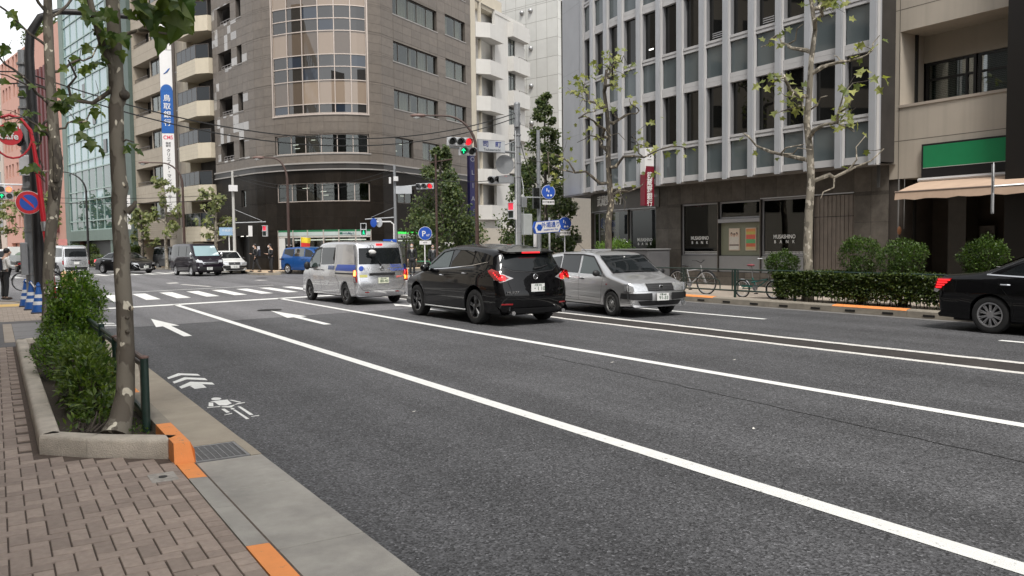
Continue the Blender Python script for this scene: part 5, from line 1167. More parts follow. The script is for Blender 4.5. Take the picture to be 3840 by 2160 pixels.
    def badge(s, which, z, r=.055, y=0.0, m=M_CHR, off=.012):
        x, yy, zz = s.end(y, z, which, off); M = Matrix.Translation((x, yy, z)) @ Matrix.Rotation(math.pi / 2 if which == 'rear' else -math.pi / 2, 4, 'X')
        o = obj('badge', MB().lathe([(r, 0), (r, .012), (r * .78, .014), (r * .75, .006)], 18, M), m, s.root, 40); obj('badge_bar', MB().box(x - r * 1.1, x + r * 1.1, yy - .012, yy + .012, z - r * .2, z + r * .2), m, o); return o

# ---- black SUV
c = Car('suv', 'black SUV with lit brake lights waiting behind the silver van', (9.53, 16.56), 0, 4.83, 1.90,
        [(.14, .24), (.04, .36), (0, .52), (.0, .70), (.05, .84), (.09, .98), (.14, 1.10), (.33, 1.44), (.44, 1.54), (.66, 1.60), (1.2, 1.675), (1.9, 1.72), (2.4, 1.70), (2.85, 1.60), (3.58, 1.17), (3.85, 1.10), (4.35, 1.02), (4.68, .90), (4.80, .72), (4.83, .50), (4.76, .30), (4.66, .24)], 1.06, 3.88, .44, .25, 1.12, .38, M_PBLK, .22, .18, .10, .86, .10, .09)
c.sp('side_window', [(2.28, 1.20), (3.32, 1.15), (2.76, 1.53), (2.30, 1.60)], M_CGLG); c.sp('side_window', [(1.28, 1.27), (2.20, 1.20), (2.22, 1.605), (1.62, 1.585), (1.28, 1.54)], M_CGL); c.sp('side_window', [(.80, 1.34), (1.19, 1.285), (1.19, 1.52), (1.02, 1.46)], M_CGL)
c.seam([(.66, 1.33), (1.23, 1.255), (2.24, 1.18), (3.42, 1.125)], w=.016, m=M_CHR, off=.012); c.seam([(1.3, 1.555), (1.62, 1.60), (2.25, 1.62), (2.72, 1.56), (3.2, 1.27)], w=.05, m=mat('smoke_visor', (.05, .055, .06), .15, 0), off=.03)
c.seam([(2.24, 1.2), (2.30, .75), (2.30, .32), (3.38, .32)]); c.seam([(3.40, 1.12), (3.46, .8), (3.38, .32)]); c.seam([(1.24, 1.26), (1.18, 1.0), (1.45, .62), (1.50, .32), (2.28, .32)])
c.seam([(1.45, .30), (3.42, .30)], w=.02, m=M_CHR); c.handle(2.5, 1.02, M_CHR); c.handle(1.45, 1.08, M_CHR); c.mirror(3.18, 1.13, M_PBLK, sz=(.12, .08, .09))
c.ep('rear_window', [(-.74, 1.26), (-.5, 1.15), (0, 1.115), (.5, 1.15), (.74, 1.26), (.60, 1.46), (-.60, 1.46)], M_CGL, 'rear', .012)
c.eseam([(-.76, 1.28), (-.5, 1.14), (0, 1.10), (.5, 1.14), (.76, 1.28)], 'rear', .02, M_CHR if False else M_PLAS)
obj('spoiler', MB().add([(-.58, -2.15, 1.535), (.58, -2.15, 1.535), (.62, -1.8, 1.60), (-.62, -1.8, 1.60), (-.58, -2.14, 1.50), (.58, -2.14, 1.50), (.60, -1.9, 1.53), (-.60, -1.9, 1.53)], [(0, 1, 2, 3), (4, 7, 6, 5), (0, 4, 5, 1), (1, 5, 6, 2), (3, 2, 6, 7), (0, 3, 7, 4)]), M_PBLK, c.root)
obj('brake_light', MB().box(-.22, .22, -2.162, -2.146, 1.505, 1.53), M_TLON, c.root)
c.ep('tail_light', [(.52, .99), (.80, .90), (.885, .95), (.89, 1.08), (.84, 1.13), (.66, 1.05)], M_LENSC, 'rear', .012, mirror=True); c.sp('tail_light', [(.10, .94), (.28, .97), (.56, 1.15), (.46, 1.19), (.14, 1.13)], M_TL, off=.014)
c.ep('tail_lens', [(.62, .985), (.79, .925), (.87, .96), (.87, 1.07), (.82, 1.10), (.69, 1.045)], M_TL, 'rear', .016, mirror=True)
for k in (1, -1):
    led = MB()
    for i in range(5):
        for j in range(3):
            p = Vector(c.end(k * (.70 + i * .035), .955 + j * .04 + i * .004, 'rear', .02)); led.ell(p, (.013, .008, .012), 6, 4)
    for i in range(4): p = Vector(c.side(.14 + i * .06, 1.0 + i * .035, k, .018)); led.ell(p, (.008, .022, .018), 6, 4)
    obj('brake_leds', led, M_TLON, c.root)['kind'] = 'stuff'
c.ep('lit_lens', [(.70, .94), (.86, .96), (.85, 1.06), (.74, 1.03)], M_TLON, 'rear', .018, mirror=True); c.ep('turn_lamp', [(.84, .925), (.885, .935), (.885, .985), (.85, .975)], M_AMB, 'rear', .022)
c.plate('rear', .0, .79, '大宮 356', '・1 10', M_PLATE, .02); c.badge('rear', 1.02, .062)
x, y, z = c.end(-.53, .70, 'rear', .014); text_local('lettering', 'MURANO', .075, (x, y, z), (1, 0, 0), (0, 0, 1), M_CHR, c.root, bold=.01, sx=1.25); x, y, z = c.end(.62, .74, 'rear', .014); text_local('lettering', 'CVT', .05, (x, y, z), (1, 0, 0), (0, 0, 1), M_CHR, c.root, sx=1.2)
c.eseam([(-.66, 1.12), (-.64, .9), (-.56, .62), (-.40, .545), (.40, .545), (.56, .62), (.64, .9), (.66, 1.12)], 'rear'); c.eseam([(-.88, .56), (.88, .56)], 'rear', .012); c.seam([(.02, .56), (.62, .60)])
c.ep('bumper_reflector', [(.58, .45), (.80, .45), (.80, .48), (.58, .48)], M_TL, 'rear', .012, mirror=True); c.ep('lower_bumper', [(-.62, .27), (.62, .27), (.56, .38), (-.56, .38)], M_PLAS, 'rear', .014)
for k in (-1, 1): obj('exhaust_tip', MB().lathe([(.045, 0), (.045, .16), (.036, .16), (.036, .02)], 14, Matrix.Translation((k * .62, -2.44, .285)) @ Matrix.Rotation(-math.pi / 2, 4, 'X')), M_CHR, c.root, True)
obj('wiper', MB().tube([Vector(c.end(0, 1.17, 'rear', .03)), Vector(c.end(.2, 1.19, 'rear', .035)), Vector(c.end(.38, 1.24, 'rear', .03))], [.02, .01, .006], 6), M_PLAS, c.root)
obj('antenna', MB().tube([(.1, -1.7, 1.61), (.16, -1.5, 1.82)], [.008, .003], 5), M_PLAS, c.root); c.wheels(.375, .235, 'five', M_RIMD)
c.ep('windshield', [(-.68, 1.22), (.68, 1.22), (.56, 1.58), (-.56, 1.58)], M_CGL, 'front', .012)

# ---- silver delivery van
c = Car('delivery_van', 'silver electric delivery van with blue stripe ahead of the black SUV', (9.30, 24.2), rad(3.5), 4.4, 1.70,
        [(.12, .24), (.02, .34), (0, .50), (.005, .66), (.04, .80), (.05, 1.0), (.08, 1.25), (.15, 1.62), (.24, 1.78), (.5, 1.84), (1.2, 1.86), (2.3, 1.86), (2.85, 1.78), (3.62, 1.24), (3.85, 1.10), (4.15, .98), (4.32, .82), (4.40, .60), (4.38, .38), (4.28, .24)], .76, 3.48, .36, .24, 1.10, .11, M_PSIL, .2, .10, .08, .80, .10, .03)
c.sp('side_window', [(1.55, 1.17), (2.50, 1.14), (2.50, 1.66), (1.55, 1.66)], M_CGL); c.sp('side_window', [(2.60, 1.08), (3.46, 1.05), (3.32, 1.26), (2.90, 1.60), (2.60, 1.66)], M_CGLG)
c.seam([(2.58, 1.66), (2.93, 1.60), (3.34, 1.27), (3.48, 1.06)], w=.055, m=M_PLAS, off=.02)
c.seam([(2.56, 1.7), (2.56, .95), (2.50, .32), (3.05, .32), (3.38, .75), (3.5, 1.05)]); c.seam([(1.42, 1.72), (1.42, .88), (1.20, .62), (1.14, .32), (2.48, .32)]); c.seam([(.2, .90), (1.42, .90)], w=.045, m=M_PLAS); c.handle(2.72, .98, M_PLAS, w=.14); c.handle(2.38, .98, M_PLAS, w=.12)
c.sp('blue_stripe', [(.10, .98), (1.40, .98), (1.30, 1.16), (.10, 1.16)], mat('stripe_blue', (.03, .08, .40), .4, 0), off=.007); c.sp('blue_stripe', [(1.52, 1.0), (1.95, 1.0), (1.95, 1.12), (1.52, 1.12)], mat('stripe_slate', (.10, .13, .24), .4, 0), off=.007)
c.mirror(3.28, 1.06, M_PLAS, sz=(.10, .06, .13))
c.ep('rear_window', [(-.68, 1.17), (.68, 1.17), (.64, 1.63), (-.64, 1.63)], M_CGL, 'rear', .012)
c.ep('tail_light', [(.755, .66), (.835, .66), (.83, 1.02), (.77, 1.02)], M_TL, 'rear', .014, mirror=True); c.sp('tail_light', [(.03, .66), (.20, .68), (.16, 1.02), (.05, 1.02)], M_TL, off=.012); c.sp('lit_lens', [(.035, .84), (.17, .85), (.15, 1.0), (.05, 1.0)], M_ORL, off=.016); c.sp('clear_lens', [(.04, .67), (.19, .69), (.175, .80), (.04, .80)], M_LENSC, off=.016)
c.ep('lit_lens', [(.76, .86), (.83, .86), (.825, 1.0), (.775, 1.0)], M_TLON, 'rear', .018, mirror=True); c.ep('turn_lamp', [(.76, .72), (.833, .72), (.83, .84), (.765, .84)], M_AMB, 'rear', .018)
x, y, z = c.end(0, 1.725, 'rear', .012); obj('brake_light', MB().box(-.10, .10, y - .02, y + .01, z - .025, z + .025), M_TLON, c.root)
x, y, z = c.end(0, .885, 'rear', .012); obj('garnish_handle', MB().bbox(-.40, .40, y - .05, y + .01, z - .035, z + .035, .015), M_PLAS, c.root)
c.plate('rear', .02, .70, '足立 480', '80-40', M_PLATEY, .015); c.badge('rear', 1.05, .06)
M_TXB = mat('text_blue', (.06, .12, .52), .5, 0)
x, y, z = c.end(.46, 1.00, 'rear', .014); text_local('lettering', 'SAGAWA', .115, (x, y, z), (1, 0, 0), (0, 0, 1), M_TXB, c.root, bold=.012, sx=1.15)
for k, t_ in enumerate(('TRANSPORT', 'COMMUNICATION')): x, y, z = c.end(.45, 1.13 - .045 * k, 'rear', .014); text_local('lettering', t_, .055, (x, y, z), (1, 0, 0), (0, 0, 1), M_TXB, c.root, bold=.01, sx=1.15 if k == 0 else .85)
x, y, z = c.end(-.44, 1.03, 'rear', .014); text_local('lettering', 'EV', .13, (x, y, z), (1, 0, 0), (0, 0, 1), mat('text_pale', (.75, .76, .78), .4, 0), c.root, bold=.015, sx=1.5); x, y, z = c.end(-.62, 1.05, 'rear', .012); obj('globe_logo', MB().ell((x, y, z), (.075, .008, .075), 14, 8), M_TXB, c.root)
c.ep('sticker', [(-.68, .80), (-.46, .80), (-.46, .87), (-.68, .87)], mat('sticker_yellow', (.55, .52, .16), .5, 0), 'rear', .012); c.ep('sticker', [(-.67, .68), (-.45, .68), (-.45, .78), (-.67, .78)], mat('sticker_white', (.65, .68, .74), .5, .05), 'rear', .012)
x, y, z = c.end(.56, .80, 'rear', .013); c.ep('red_print', [(.46, .76), (.66, .79), (.66, .82), (.46, .82)], mat('text_red', (.6, .15, .13), .5, 0), 'rear', .012)
for l, z, t_ in ((2.0, .60, 'EV'),): text_local('lettering', t_, .16, Vector(c.side(l, z, -1, .012)), (0, -1, 0), (0, 0, 1), mat('text_pale', (.75, .76, .78), .4, 0), c.root, bold=.01)
c.eseam([(-.74, 1.70), (-.75, 1.1), (-.73, .60), (-.6, .43), (.6, .43), (.73, .60), (.75, 1.1), (.74, 1.70)], 'rear'); c.ep('bumper_reflector', [(.42, .36), (.54, .36), (.54, .385), (.42, .385)], M_TL, 'rear', .012, mirror=True)
x, y, z = c.end(-.32, 1.56, 'rear', .0); o = obj('rear_mirror', MB().ell((x, y - .17, z - .04), (.12, .045, .065), 12, 8, Matrix.Rotation(.12, 3, 'Y')), M_PWHT, c.root, True); obj('mirror_arm', MB().tube([(x - .03, y, z + .16), (x - .03, y - .13, z + .14), (x - .03, y - .17, z)], .009, 5).tube([(x + .05, y, z + .16), (x + .05, y - .13, z + .14), (x + .05, y - .17, z)], .009, 5), M_PLAS, o); obj('mirror_glass', MB().ell((x, y - .16, z - .12), (.11, .05, .06), 10, 6), M_PLAS, o)
obj('wiper', MB().tube([Vector(c.end(-.02, 1.12, 'rear', .03)), Vector(c.end(-.07, 1.22, 'rear', .03)), Vector(c.end(-.11, 1.28, 'rear', .03))], [.02, .012, .008], 6), M_PLAS, c.root); obj('antenna', MB().tube([(-.3, 1.2, 1.85), (-.3, 1.1, 2.0)], [.008, .003], 5), M_PLAS, c.root)
c.wheels(.315, .185, 'steel', M_RIMD); c.ep('windshield', [(-.7, 1.28), (.7, 1.28), (.62, 1.70), (-.62, 1.70)], M_CGL, 'front', .012)

# ---- silver wagon coming the other way
def wagon(name, label, loc, rz, paint, plate, detail=True):
    c = Car(name, label, loc, rz, 4.2, 1.69,
        [(.10, .26), (.02, .36), (0, .55), (.02, .80), (.06, .98), (.20, 1.36), (.30, 1.45), (.7, 1.49), (1.5, 1.51), (2.15, 1.50), (2.55, 1.43), (3.20, 1.02), (3.34, .955), (3.8, .86), (4.02, .79), (4.15, .70), (4.2, .52), (4.19, .36), (4.12, .24)], .80, 3.35, .335, .24, .93, .20, paint, .15, .08, .07, .72, .08, .03)
    c.sp('side_window', [(1.98, .97), (2.98, .955), (2.50, 1.36), (2.02, 1.40)], M_CGLG); c.sp('side_window', [(1.02, .985), (1.88, .972), (1.90, 1.40), (1.06, 1.40)], M_CGL); c.sp('side_window', [(.32, 1.0), (.94, .99), (.98, 1.38), (.45, 1.34)], M_CGL)
    c.seam([(1.05, 1.42), (2.0, 1.42), (2.52, 1.375), (2.99, .975)], w=.035, m=M_PLAS, off=.016)
    c.seam([(1.94, .97), (1.96, .7), (1.94, .31), (2.92, .31), (2.98, .6), (3.05, .95)]); c.seam([(1.0, .98), (.98, .7), (1.2, .5), (1.24, .31), (1.92, .31)]); c.handle(2.12, .84, M_PLAS); c.handle(1.2, .85, M_PLAS); c.mirror(2.92, .95, M_PLAS, sz=(.10, .06, .075))
    c.ep('windshield', [(-.66, 1.0), (.66, 1.0), (.60, 1.39), (-.60, 1.39)], M_CGL, 'front', .012)
    c.ep('headlight', [(.36, .60), (.80, .59), (.82, .70), (.78, .765), (.38, .765)], M_LENS, 'front', .014, mirror=True); c.sp('headlight', [(3.86, .60), (4.05, .60), (4.03, .765), (3.84, .765)], M_LENS, off=.012)
    c.ep('grille', [(-.355, .60), (.355, .60), (.37, .755), (-.37, .755)], M_PLAS, 'front', .018)
    for z in (.63, .665, .70): c.eseam([(-.35, z), (.35, z)], 'front', .012, mat('grille_bar', (.05, .05, .052), .35), .024, 'grille_bar')
    c.badge('front', .69, .055, 0, M_CHR, .03)
    c.ep('bumper_pad', [(.27, .40), (.82, .42), (.82, .55), (.27, .555)], M_PLAS, 'front', .03, mirror=True); c.ep('lower_grille', [(-.52, .285), (.52, .285), (.60, .385), (-.60, .385)], M_PLAS, 'front', .016); c.sp('bumper_pad', [(3.72, .43), (4.06, .42), (4.06, .55), (3.76, .555)], M_PLAS, off=.02)
    c.plate('front', 0, .47, plate[0], plate[1], M_PLATE, .035); c.ep('fog_lamp', [(.66, .28), (.76, .28), (.76, .36), (.66, .36)], M_LENS, 'front', .02, mirror=True)
    if detail:
        for k in (-1, 1): obj('side_repeater', MB().ell(Vector(c.side(3.2, .74, k, .008)), (.012, .022, .02), 8, 6), mat('repeater', (.25, .03, .04), .3, 0), c.root)
        c.seam([(.1, .60), (.98, .58)], w=.004); c.seam([(2.0, .43), (2.9, .42)], w=.005)
        for k in (-1, 1): obj('wiper', MB().tube([Vector(c.end(k * .1 - .3, 1.01, 'front', .025)), Vector(c.end(k * .1 + .25, 1.02, 'front', .025))], .008, 5), M_PLAS, c.root)
        obj('antenna', MB().tube([(.55, -.1, 1.42), (.68, -.55, 1.76)], [.007, .003], 5), M_PLAS, c.root); obj('roof_box', MB().bbox(-.3, .3, -.9, -.4, 1.505, 1.545, .01), paint, c.root)
        obj('sticker', MB().box(-.02, .02, 0, .01, 0, .03, Matrix.Translation(Vector(c.end(0, 1.33, 'front', .02)))), M_SW, c.root)
    c.ep('rear_window', [(-.62, 1.02), (.62, 1.02), (.58, 1.36), (-.58, 1.36)], M_CGL, 'rear', .012); c.ep('tail_light', [(.72, .62), (.81, .62), (.80, .95), (.74, .95)], M_TL, 'rear', .014, mirror=True)
    c.wheels(.295, .17, 'steel', M_RIMST)
    return c
wagon('station_wagon', 'silver station wagon facing the camera in the oncoming lane', (12.95, 16.0), rad(174.5), M_PSIL2, ('千葉 400', '91-33'))
wagon('station_wagon', 'white station wagon standing at the junction beside the black van', (12.62, 55.0), rad(183), M_PWHT, ('品川 500', '12-05'), False)

# ---- black sedan at the kerb
def sedan(name, label, loc, rz, paint, front=False):
    c = Car(name, label, loc, rz, 4.90, 1.82,
        [(.12, .24), (.03, .36), (0, .56), (.02, .72), (.05, .92), (.10, 1.02), (.25, 1.06), (.72, 1.09), (.95, 1.13), (1.55, 1.40), (1.9, 1.455), (2.45, 1.47), (2.9, 1.43), (3.68, 1.03), (3.9, .985), (4.5, .86), (4.78, .74), (4.88, .58), (4.90, .40), (4.78, .23)], 1.10, 3.95, .375, .22, .97, .34, paint, .2, .12, .08, .80, .10, .06)
    c.sp('side_window', [(2.32, 1.01), (3.42, 1.0), (2.86, 1.36), (2.34, 1.40)], M_CGL); c.sp('side_window', [(1.22, 1.05), (2.24, 1.015), (2.26, 1.40), (1.80, 1.37)], M_CGL)
    c.seam([(1.02, 1.055), (2.28, .998), (3.52, .985)], w=.02, m=M_CHR, off=.012); c.seam([(1.04, 1.06), (1.72, 1.385), (2.3, 1.425), (2.88, 1.385), (3.5, 1.0)], w=.016, m=M_CHR, off=.014)
    c.seam([(2.28, 1.0), (2.34, .7), (2.34, .30), (3.42, .30), (3.5, .65), (3.5, .98)]); c.seam([(1.3, 1.03), (1.24, .9), (1.48, .6), (1.52, .30), (2.32, .30)]); c.handle(2.45, .86, M_CHR); c.handle(1.36, .88, M_CHR); c.mirror(3.3, 1.0, paint)
    c.seam([(.04, .60), (.75, .62)], w=.006); c.seam([(.5, 1.03), (.46, .72)], w=.006); c.sp('fuel_flap', [(.82, .80), (.98, .80), (.98, .94), (.82, .94)], paint, off=.006)
    c.ep('rear_window', [(-.62, 1.13), (.62, 1.13), (.54, 1.38), (-.54, 1.38)], M_CGL, 'rear', .012); c.ep('windshield', [(-.68, 1.06), (.68, 1.06), (.56, 1.40), (-.56, 1.40)], M_CGL, 'front', .012)
    c.ep('tail_light', [(.45, .80), (.84, .76), (.86, .96), (.48, .94)], M_TL, 'rear', .014, mirror=True); c.sp('tail_light', [(.06, .78), (.16, .74), (.40, .97), (.10, .97)], M_TL, off=.012)
    for k in range(4): c.seam([(.09 + k * .012, .80 + k * .045), (.20 + k * .055, .80 + k * .045)], w=.026, m=M_TLON, off=.016)
    c.sp('clear_lens', [(.05, .72), (.12, .70), (.17, .75), (.07, .78)], M_LENSC, off=.014)
    c.ep('headlight', [(.48, .60), (.84, .64), (.84, .74), (.52, .70)], M_LENS, 'front', .014, mirror=True); c.ep('grille', [(-.40, .34), (.40, .34), (.52, .70), (-.52, .70)], M_PLAS, 'front', .016)
    c.eseam([(-.54, .71), (-.40, .33), (.40, .33), (.54, .71), (-.54, .71)], 'front', .03, M_CHR, .02, 'grille_trim'); c.plate('front', 0, .46, '練馬 300', '41-27', M_PLATE, .03); c.badge('front', .60, .05)
    c.eseam([(.55, .40), (.80, .62)], 'front', .02, M_CHR, .016, 'trim'); c.eseam([(-.55, .40), (-.80, .62)], 'front', .02, M_CHR, .016, 'trim')
    obj('sticker', MB().box(-.03, .03, -.03, .03, 0, .004, Matrix.Translation(Vector(c.side(1.15, 1.19, 1, -.08)))), M_SW, c.root)
    c.wheels(.335, .21, 'ten', M_RIMS)
    return c
sedan('sedan', 'black sedan with shiny alloy wheels parked at the right kerb', (15.86, 6.48), rad(180), M_PBLK)
sedan('sedan', 'black sedan with wide chrome grille turning in the junction behind the tree trunk', (7.6, 62.3), rad(204), M_PBLK)

# ---- one-box vans
def onebox(name, label, loc, rz, paint, L=4.7, H=1.98, W=1.70, plate=('品川 400', '25-61'), group=None, glass=None, mirror_m=None, rim='steel'):
    k = H / 1.98
    c = Car(name, label, loc, rz, L, W,
        [(.10, .28), (.02, .40), (0, .60), (.02, .90), (.05, 1.15), (.12, 1.60 * k), (.22, 1.88 * k), (.5, 1.96 * k), (1.5, 1.98 * k), (L - 1.6, 1.98 * k), (L - 1.15, 1.92 * k), (L - .62, 1.32), (L - .45, 1.16), (L - .12, .98), (L - .03, .80), (L, .60), (L - .01, .40), (L - .1, .26)], 1.0, L - 1.05, .36, .26, 1.15, .10, paint, .12, .07, .08, .86, .05, .03, cat='van', group=group)
    g = glass or M_CGL
    c.sp('side_window', [(L - 1.75, 1.18), (L - .86, 1.17), (L - 1.2, 1.74 * k), (L - 1.7, 1.80 * k)], g); c.sp('side_window', [(1.65, 1.20), (L - 1.85, 1.19), (L - 1.82, 1.80 * k), (1.65, 1.80 * k)], g); c.sp('side_window', [(.30, 1.22), (1.55, 1.20), (1.55, 1.80 * k), (.38, 1.76 * k)], g)
    c.seam([(L - 1.8, 1.85 * k), (L - 1.8, .35), (L - 1.3, .35)]); c.seam([(L - .84, 1.15), (L - .72, .9)]); c.seam([(1.6, 1.85 * k), (1.6, .6), (1.55, .36), (L - 1.8, .36)]); c.handle(L - 1.65, 1.05, paint); c.mirror(L - .72, 1.24, mirror_m or M_PLAS, sz=(.09, .07, .13))
    c.ep('windshield', [(-.72, 1.20), (.72, 1.20), (.64, 1.80 * k), (-.64, 1.80 * k)], M_CYAN if name == 'cargo_van' else M_CGL, 'front', .012); c.ep('headlight', [(.44, .80), (.80, .83), (.82, .97), (.50, .93)], M_LENS, 'front', .014, mirror=True); c.ep('grille', [(-.45, .72), (.45, .72), (.50, .83), (-.50, .83)], M_CHR, 'front', .014)
    c.ep('grille', [(-.43, .745), (.43, .745), (.46, .80), (-.46, .80)], M_PLAS, 'front', .018); c.badge('front', .98, .07); c.plate('front', .1, .46, plate[0], plate[1], M_PLATE, .03); c.ep('lower_grille', [(-.7, .34), (.7, .34), (.62, .56), (-.62, .56)], M_PLAS, 'front', .012)
    c.ep('fog_lamp', [(.68, .50), (.76, .50), (.76, .57), (.68, .57)], M_LENS, 'front', .018, mirror=True)
    c.ep('rear_window', [(-.66, 1.20), (.66, 1.20), (.64, 1.74 * k), (-.64, 1.74 * k)], M_CGL, 'rear', .012); c.ep('tail_light', [(.74, .70), (.82, .70), (.82, .98), (.75, .98)], M_TL, 'rear', .014, mirror=True); c.plate('rear', -.0, .80, plate[0], plate[1], M_PLATE, .02); c.ep('bumper', [(-.8, .36), (.8, .36), (.8, .54), (-.8, .54)], M_PLAS if name != 'cargo_van' else M_PLAS, 'rear', .016); c.ep('handle_bar', [(-.3, .96), (.3, .96), (.3, 1.0), (-.3, 1.0)], M_PLAS, 'rear', .02)
    c.wheels(.32, .19, rim, M_RIMST if rim == 'steel' else M_RIMS)
    return c
onebox('cargo_van', 'glossy black cargo van crossing the far side of the junction', (10.5, 53.2), rad(189), M_PPUR, mirror_m=M_CHR, rim='cap')
onebox('cargo_van', 'silver cargo van seen from behind, half hidden by the second tree', (3.95, 62.6), rad(13), M_PSIL, 4.7, 1.98, plate=('', ''))
onebox('minivan', 'dark minivan just behind the glossy black cargo van', (12.2, 70.5), rad(196), M_PDGR, 4.3, 1.85)
# ---- blue minivan
c = Car('minivan', 'blue minivan standing in front of the shop', (16.65, 49.75), rad(203), 4.25, 1.70,
        [(.12, .25), (.03, .36), (0, .55), (.02, .90), (.06, 1.05), (.22, 1.50), (.34, 1.62), (.8, 1.67), (1.8, 1.70), (2.5, 1.65), (3.0, 1.50), (3.62, 1.08), (3.9, .96), (4.1, .82), (4.22, .62), (4.25, .42), (4.15, .25)], .78, 3.53, .35, .25, 1.05, .16, M_PBLU, .16, .10, .08, .78, .08, .05, group=None)
c.sp('side_window', [(.42, 1.28), (1.15, 1.10), (1.35, 1.10), (1.35, 1.56), (.48, 1.54)], M_CGL); c.sp('side_window', [(1.42, 1.10), (2.30, 1.09), (2.30, 1.58), (1.42, 1.58)], glassmat('sienta_glass', (.5, .52, .5), .12)); c.sp('room', [(1.42, 1.10), (2.30, 1.09), (2.30, 1.58), (1.42, 1.58)], mat('seat_grey', (.22, .2, .18), .8), off=.004); c.sp('side_window', [(2.38, 1.08), (3.4, 1.06), (2.95, 1.44), (2.38, 1.57)], M_CGL)
c.seam([(2.34, 1.6), (2.34, .34), (3.2, .34)]); c.seam([(1.38, 1.6), (1.36, .6), (1.2, .34), (2.3, .34)]); c.handle(2.2, .93); c.handle(2.5, .93); c.ep('tail_light', [(.70, .80), (.82, .80), (.80, 1.12), (.72, 1.05)], M_TL, 'rear', .014, mirror=True); c.sp('tail_light', [(.02, .88), (.5, .90), (.48, .95), (.04, .97)], mat('dark_lens', (.02, .02, .06), .2, 0), off=.01)
c.ep('rear_window', [(-.6, 1.12), (.6, 1.12), (.55, 1.52), (-.55, 1.52)], M_CGL, 'rear', .012); c.ep('windshield', [(-.66, 1.14), (.66, 1.14), (.58, 1.5), (-.58, 1.5)], M_CGL, 'front', .012); c.wheels(.31, .18, 'cap', M_RIMS); c.mirror(3.3, 1.08, M_PBLU)
# ---- taxi and flatbed truck far left
c = Car('taxi', 'dark taxi with white roof approaching at the far left edge', (.95, 84.0), rad(183), 4.4, 1.70,
        [(.12, .26), (.02, .4), (0, .6), (.02, .95), (.2, 1.5), (.4, 1.68), (.9, 1.74), (2.1, 1.75), (2.7, 1.66), (3.4, 1.12), (3.6, 1.04), (4.2, .92), (4.36, .76), (4.4, .5), (4.3, .26)], .8, 3.55, .36, .25, 1.05, .16, M_PDGR, .14, .08, .08, .8, .07, .04)
c.ep('windshield', [(-.68, 1.12), (.68, 1.12), (.60, 1.58), (-.60, 1.58)], M_CGL, 'front', .012); c.ep('grille', [(-.5, .62), (.5, .62), (.5, .84), (-.5, .84)], M_CHR, 'front', .014); c.ep('headlight', [(.52, .70), (.80, .70), (.80, .88), (.54, .86)], mat('headlamp_lit', (.9, .85, .7), .2, 0, emit=(1, .85, .6), estr=2.5), 'front', .016, mirror=True); c.plate('front', 0, .45, '', '') ; c.sp('side_window', [(1.0, 1.1), (3.1, 1.08), (2.6, 1.56), (1.1, 1.56)], M_CGL)
obj('roof_panel', MB().bbox(-.62, .62, -1.6, .45, 1.60, 1.76, .06), M_PWHT, c.root, True); obj('roof_lamp', MB().bbox(-.25, .25, -.1, .1, 1.765, 1.86, .03), M_PLAS, c.root); c.wheels(.31, .18, 'steel', M_RIMST)
t = thing('flatbed_truck', 'small flatbed truck with grey dropside bed behind the grey pole', 'truck', (1.9, 74.5, 0), rad(8))
obj('bed', MB().box(-.85, .85, -2.3, 1.0, .85, .95).box(-.85, .85, -2.3, -2.25, .95, 1.3).box(-.85, -.8, -2.25, 1.0, .95, 1.3).box(.8, .85, -2.25, 1.0, .95, 1.3), mat('bed_grey', (.32, .34, .33), .6, .1), t); obj('cab', MB().add([(-.82, 1.1, .5), (.82, 1.1, .5), (.82, 2.5, .5), (-.82, 2.5, .5), (-.78, 1.1, 1.95), (.78, 1.1, 1.95), (.74, 2.1, 1.95), (-.74, 2.1, 1.95), (-.82, 2.5, 1.15), (.82, 2.5, 1.15)], [(0, 1, 5, 4), (4, 5, 6, 7), (7, 6, 9, 8), (8, 9, 2, 3), (0, 4, 7, 8, 3), (1, 2, 9, 6, 5), (3, 2, 1, 0)]), M_PWHT, t)
obj('chassis', MB().box(-.35, .35, -2.2, 2.2, .5, .85), M_PLAS, t); obj('lamp_board', MB().box(-.8, .8, -2.33, -2.3, .6, .72), M_TL, t); obj('load', MB().ell((-.2, -.5, 1.2), (.5, .9, .35), 10, 6), mat('load_green', (.10, .14, .10), .8, .2), t)
for y in (-1.5, 1.7):
    for sd in (-1, 1):
        w = link('wheel', None, t); w.location = (sd * .72, y, .32); obj('tyre', MB().lathe([(.2, -.1), (.32, -.09), (.32, .09), (.2, .1)], 18, Matrix.Rotation(math.pi / 2, 4, 'Y'), True), M_TYRE, w); obj('rim', MB().lathe([(.2, -.08), (.12, -.04), (.12, .04), (.2, .08)], 14, Matrix.Rotation(math.pi / 2, 4, 'Y')), M_RIMST, w)
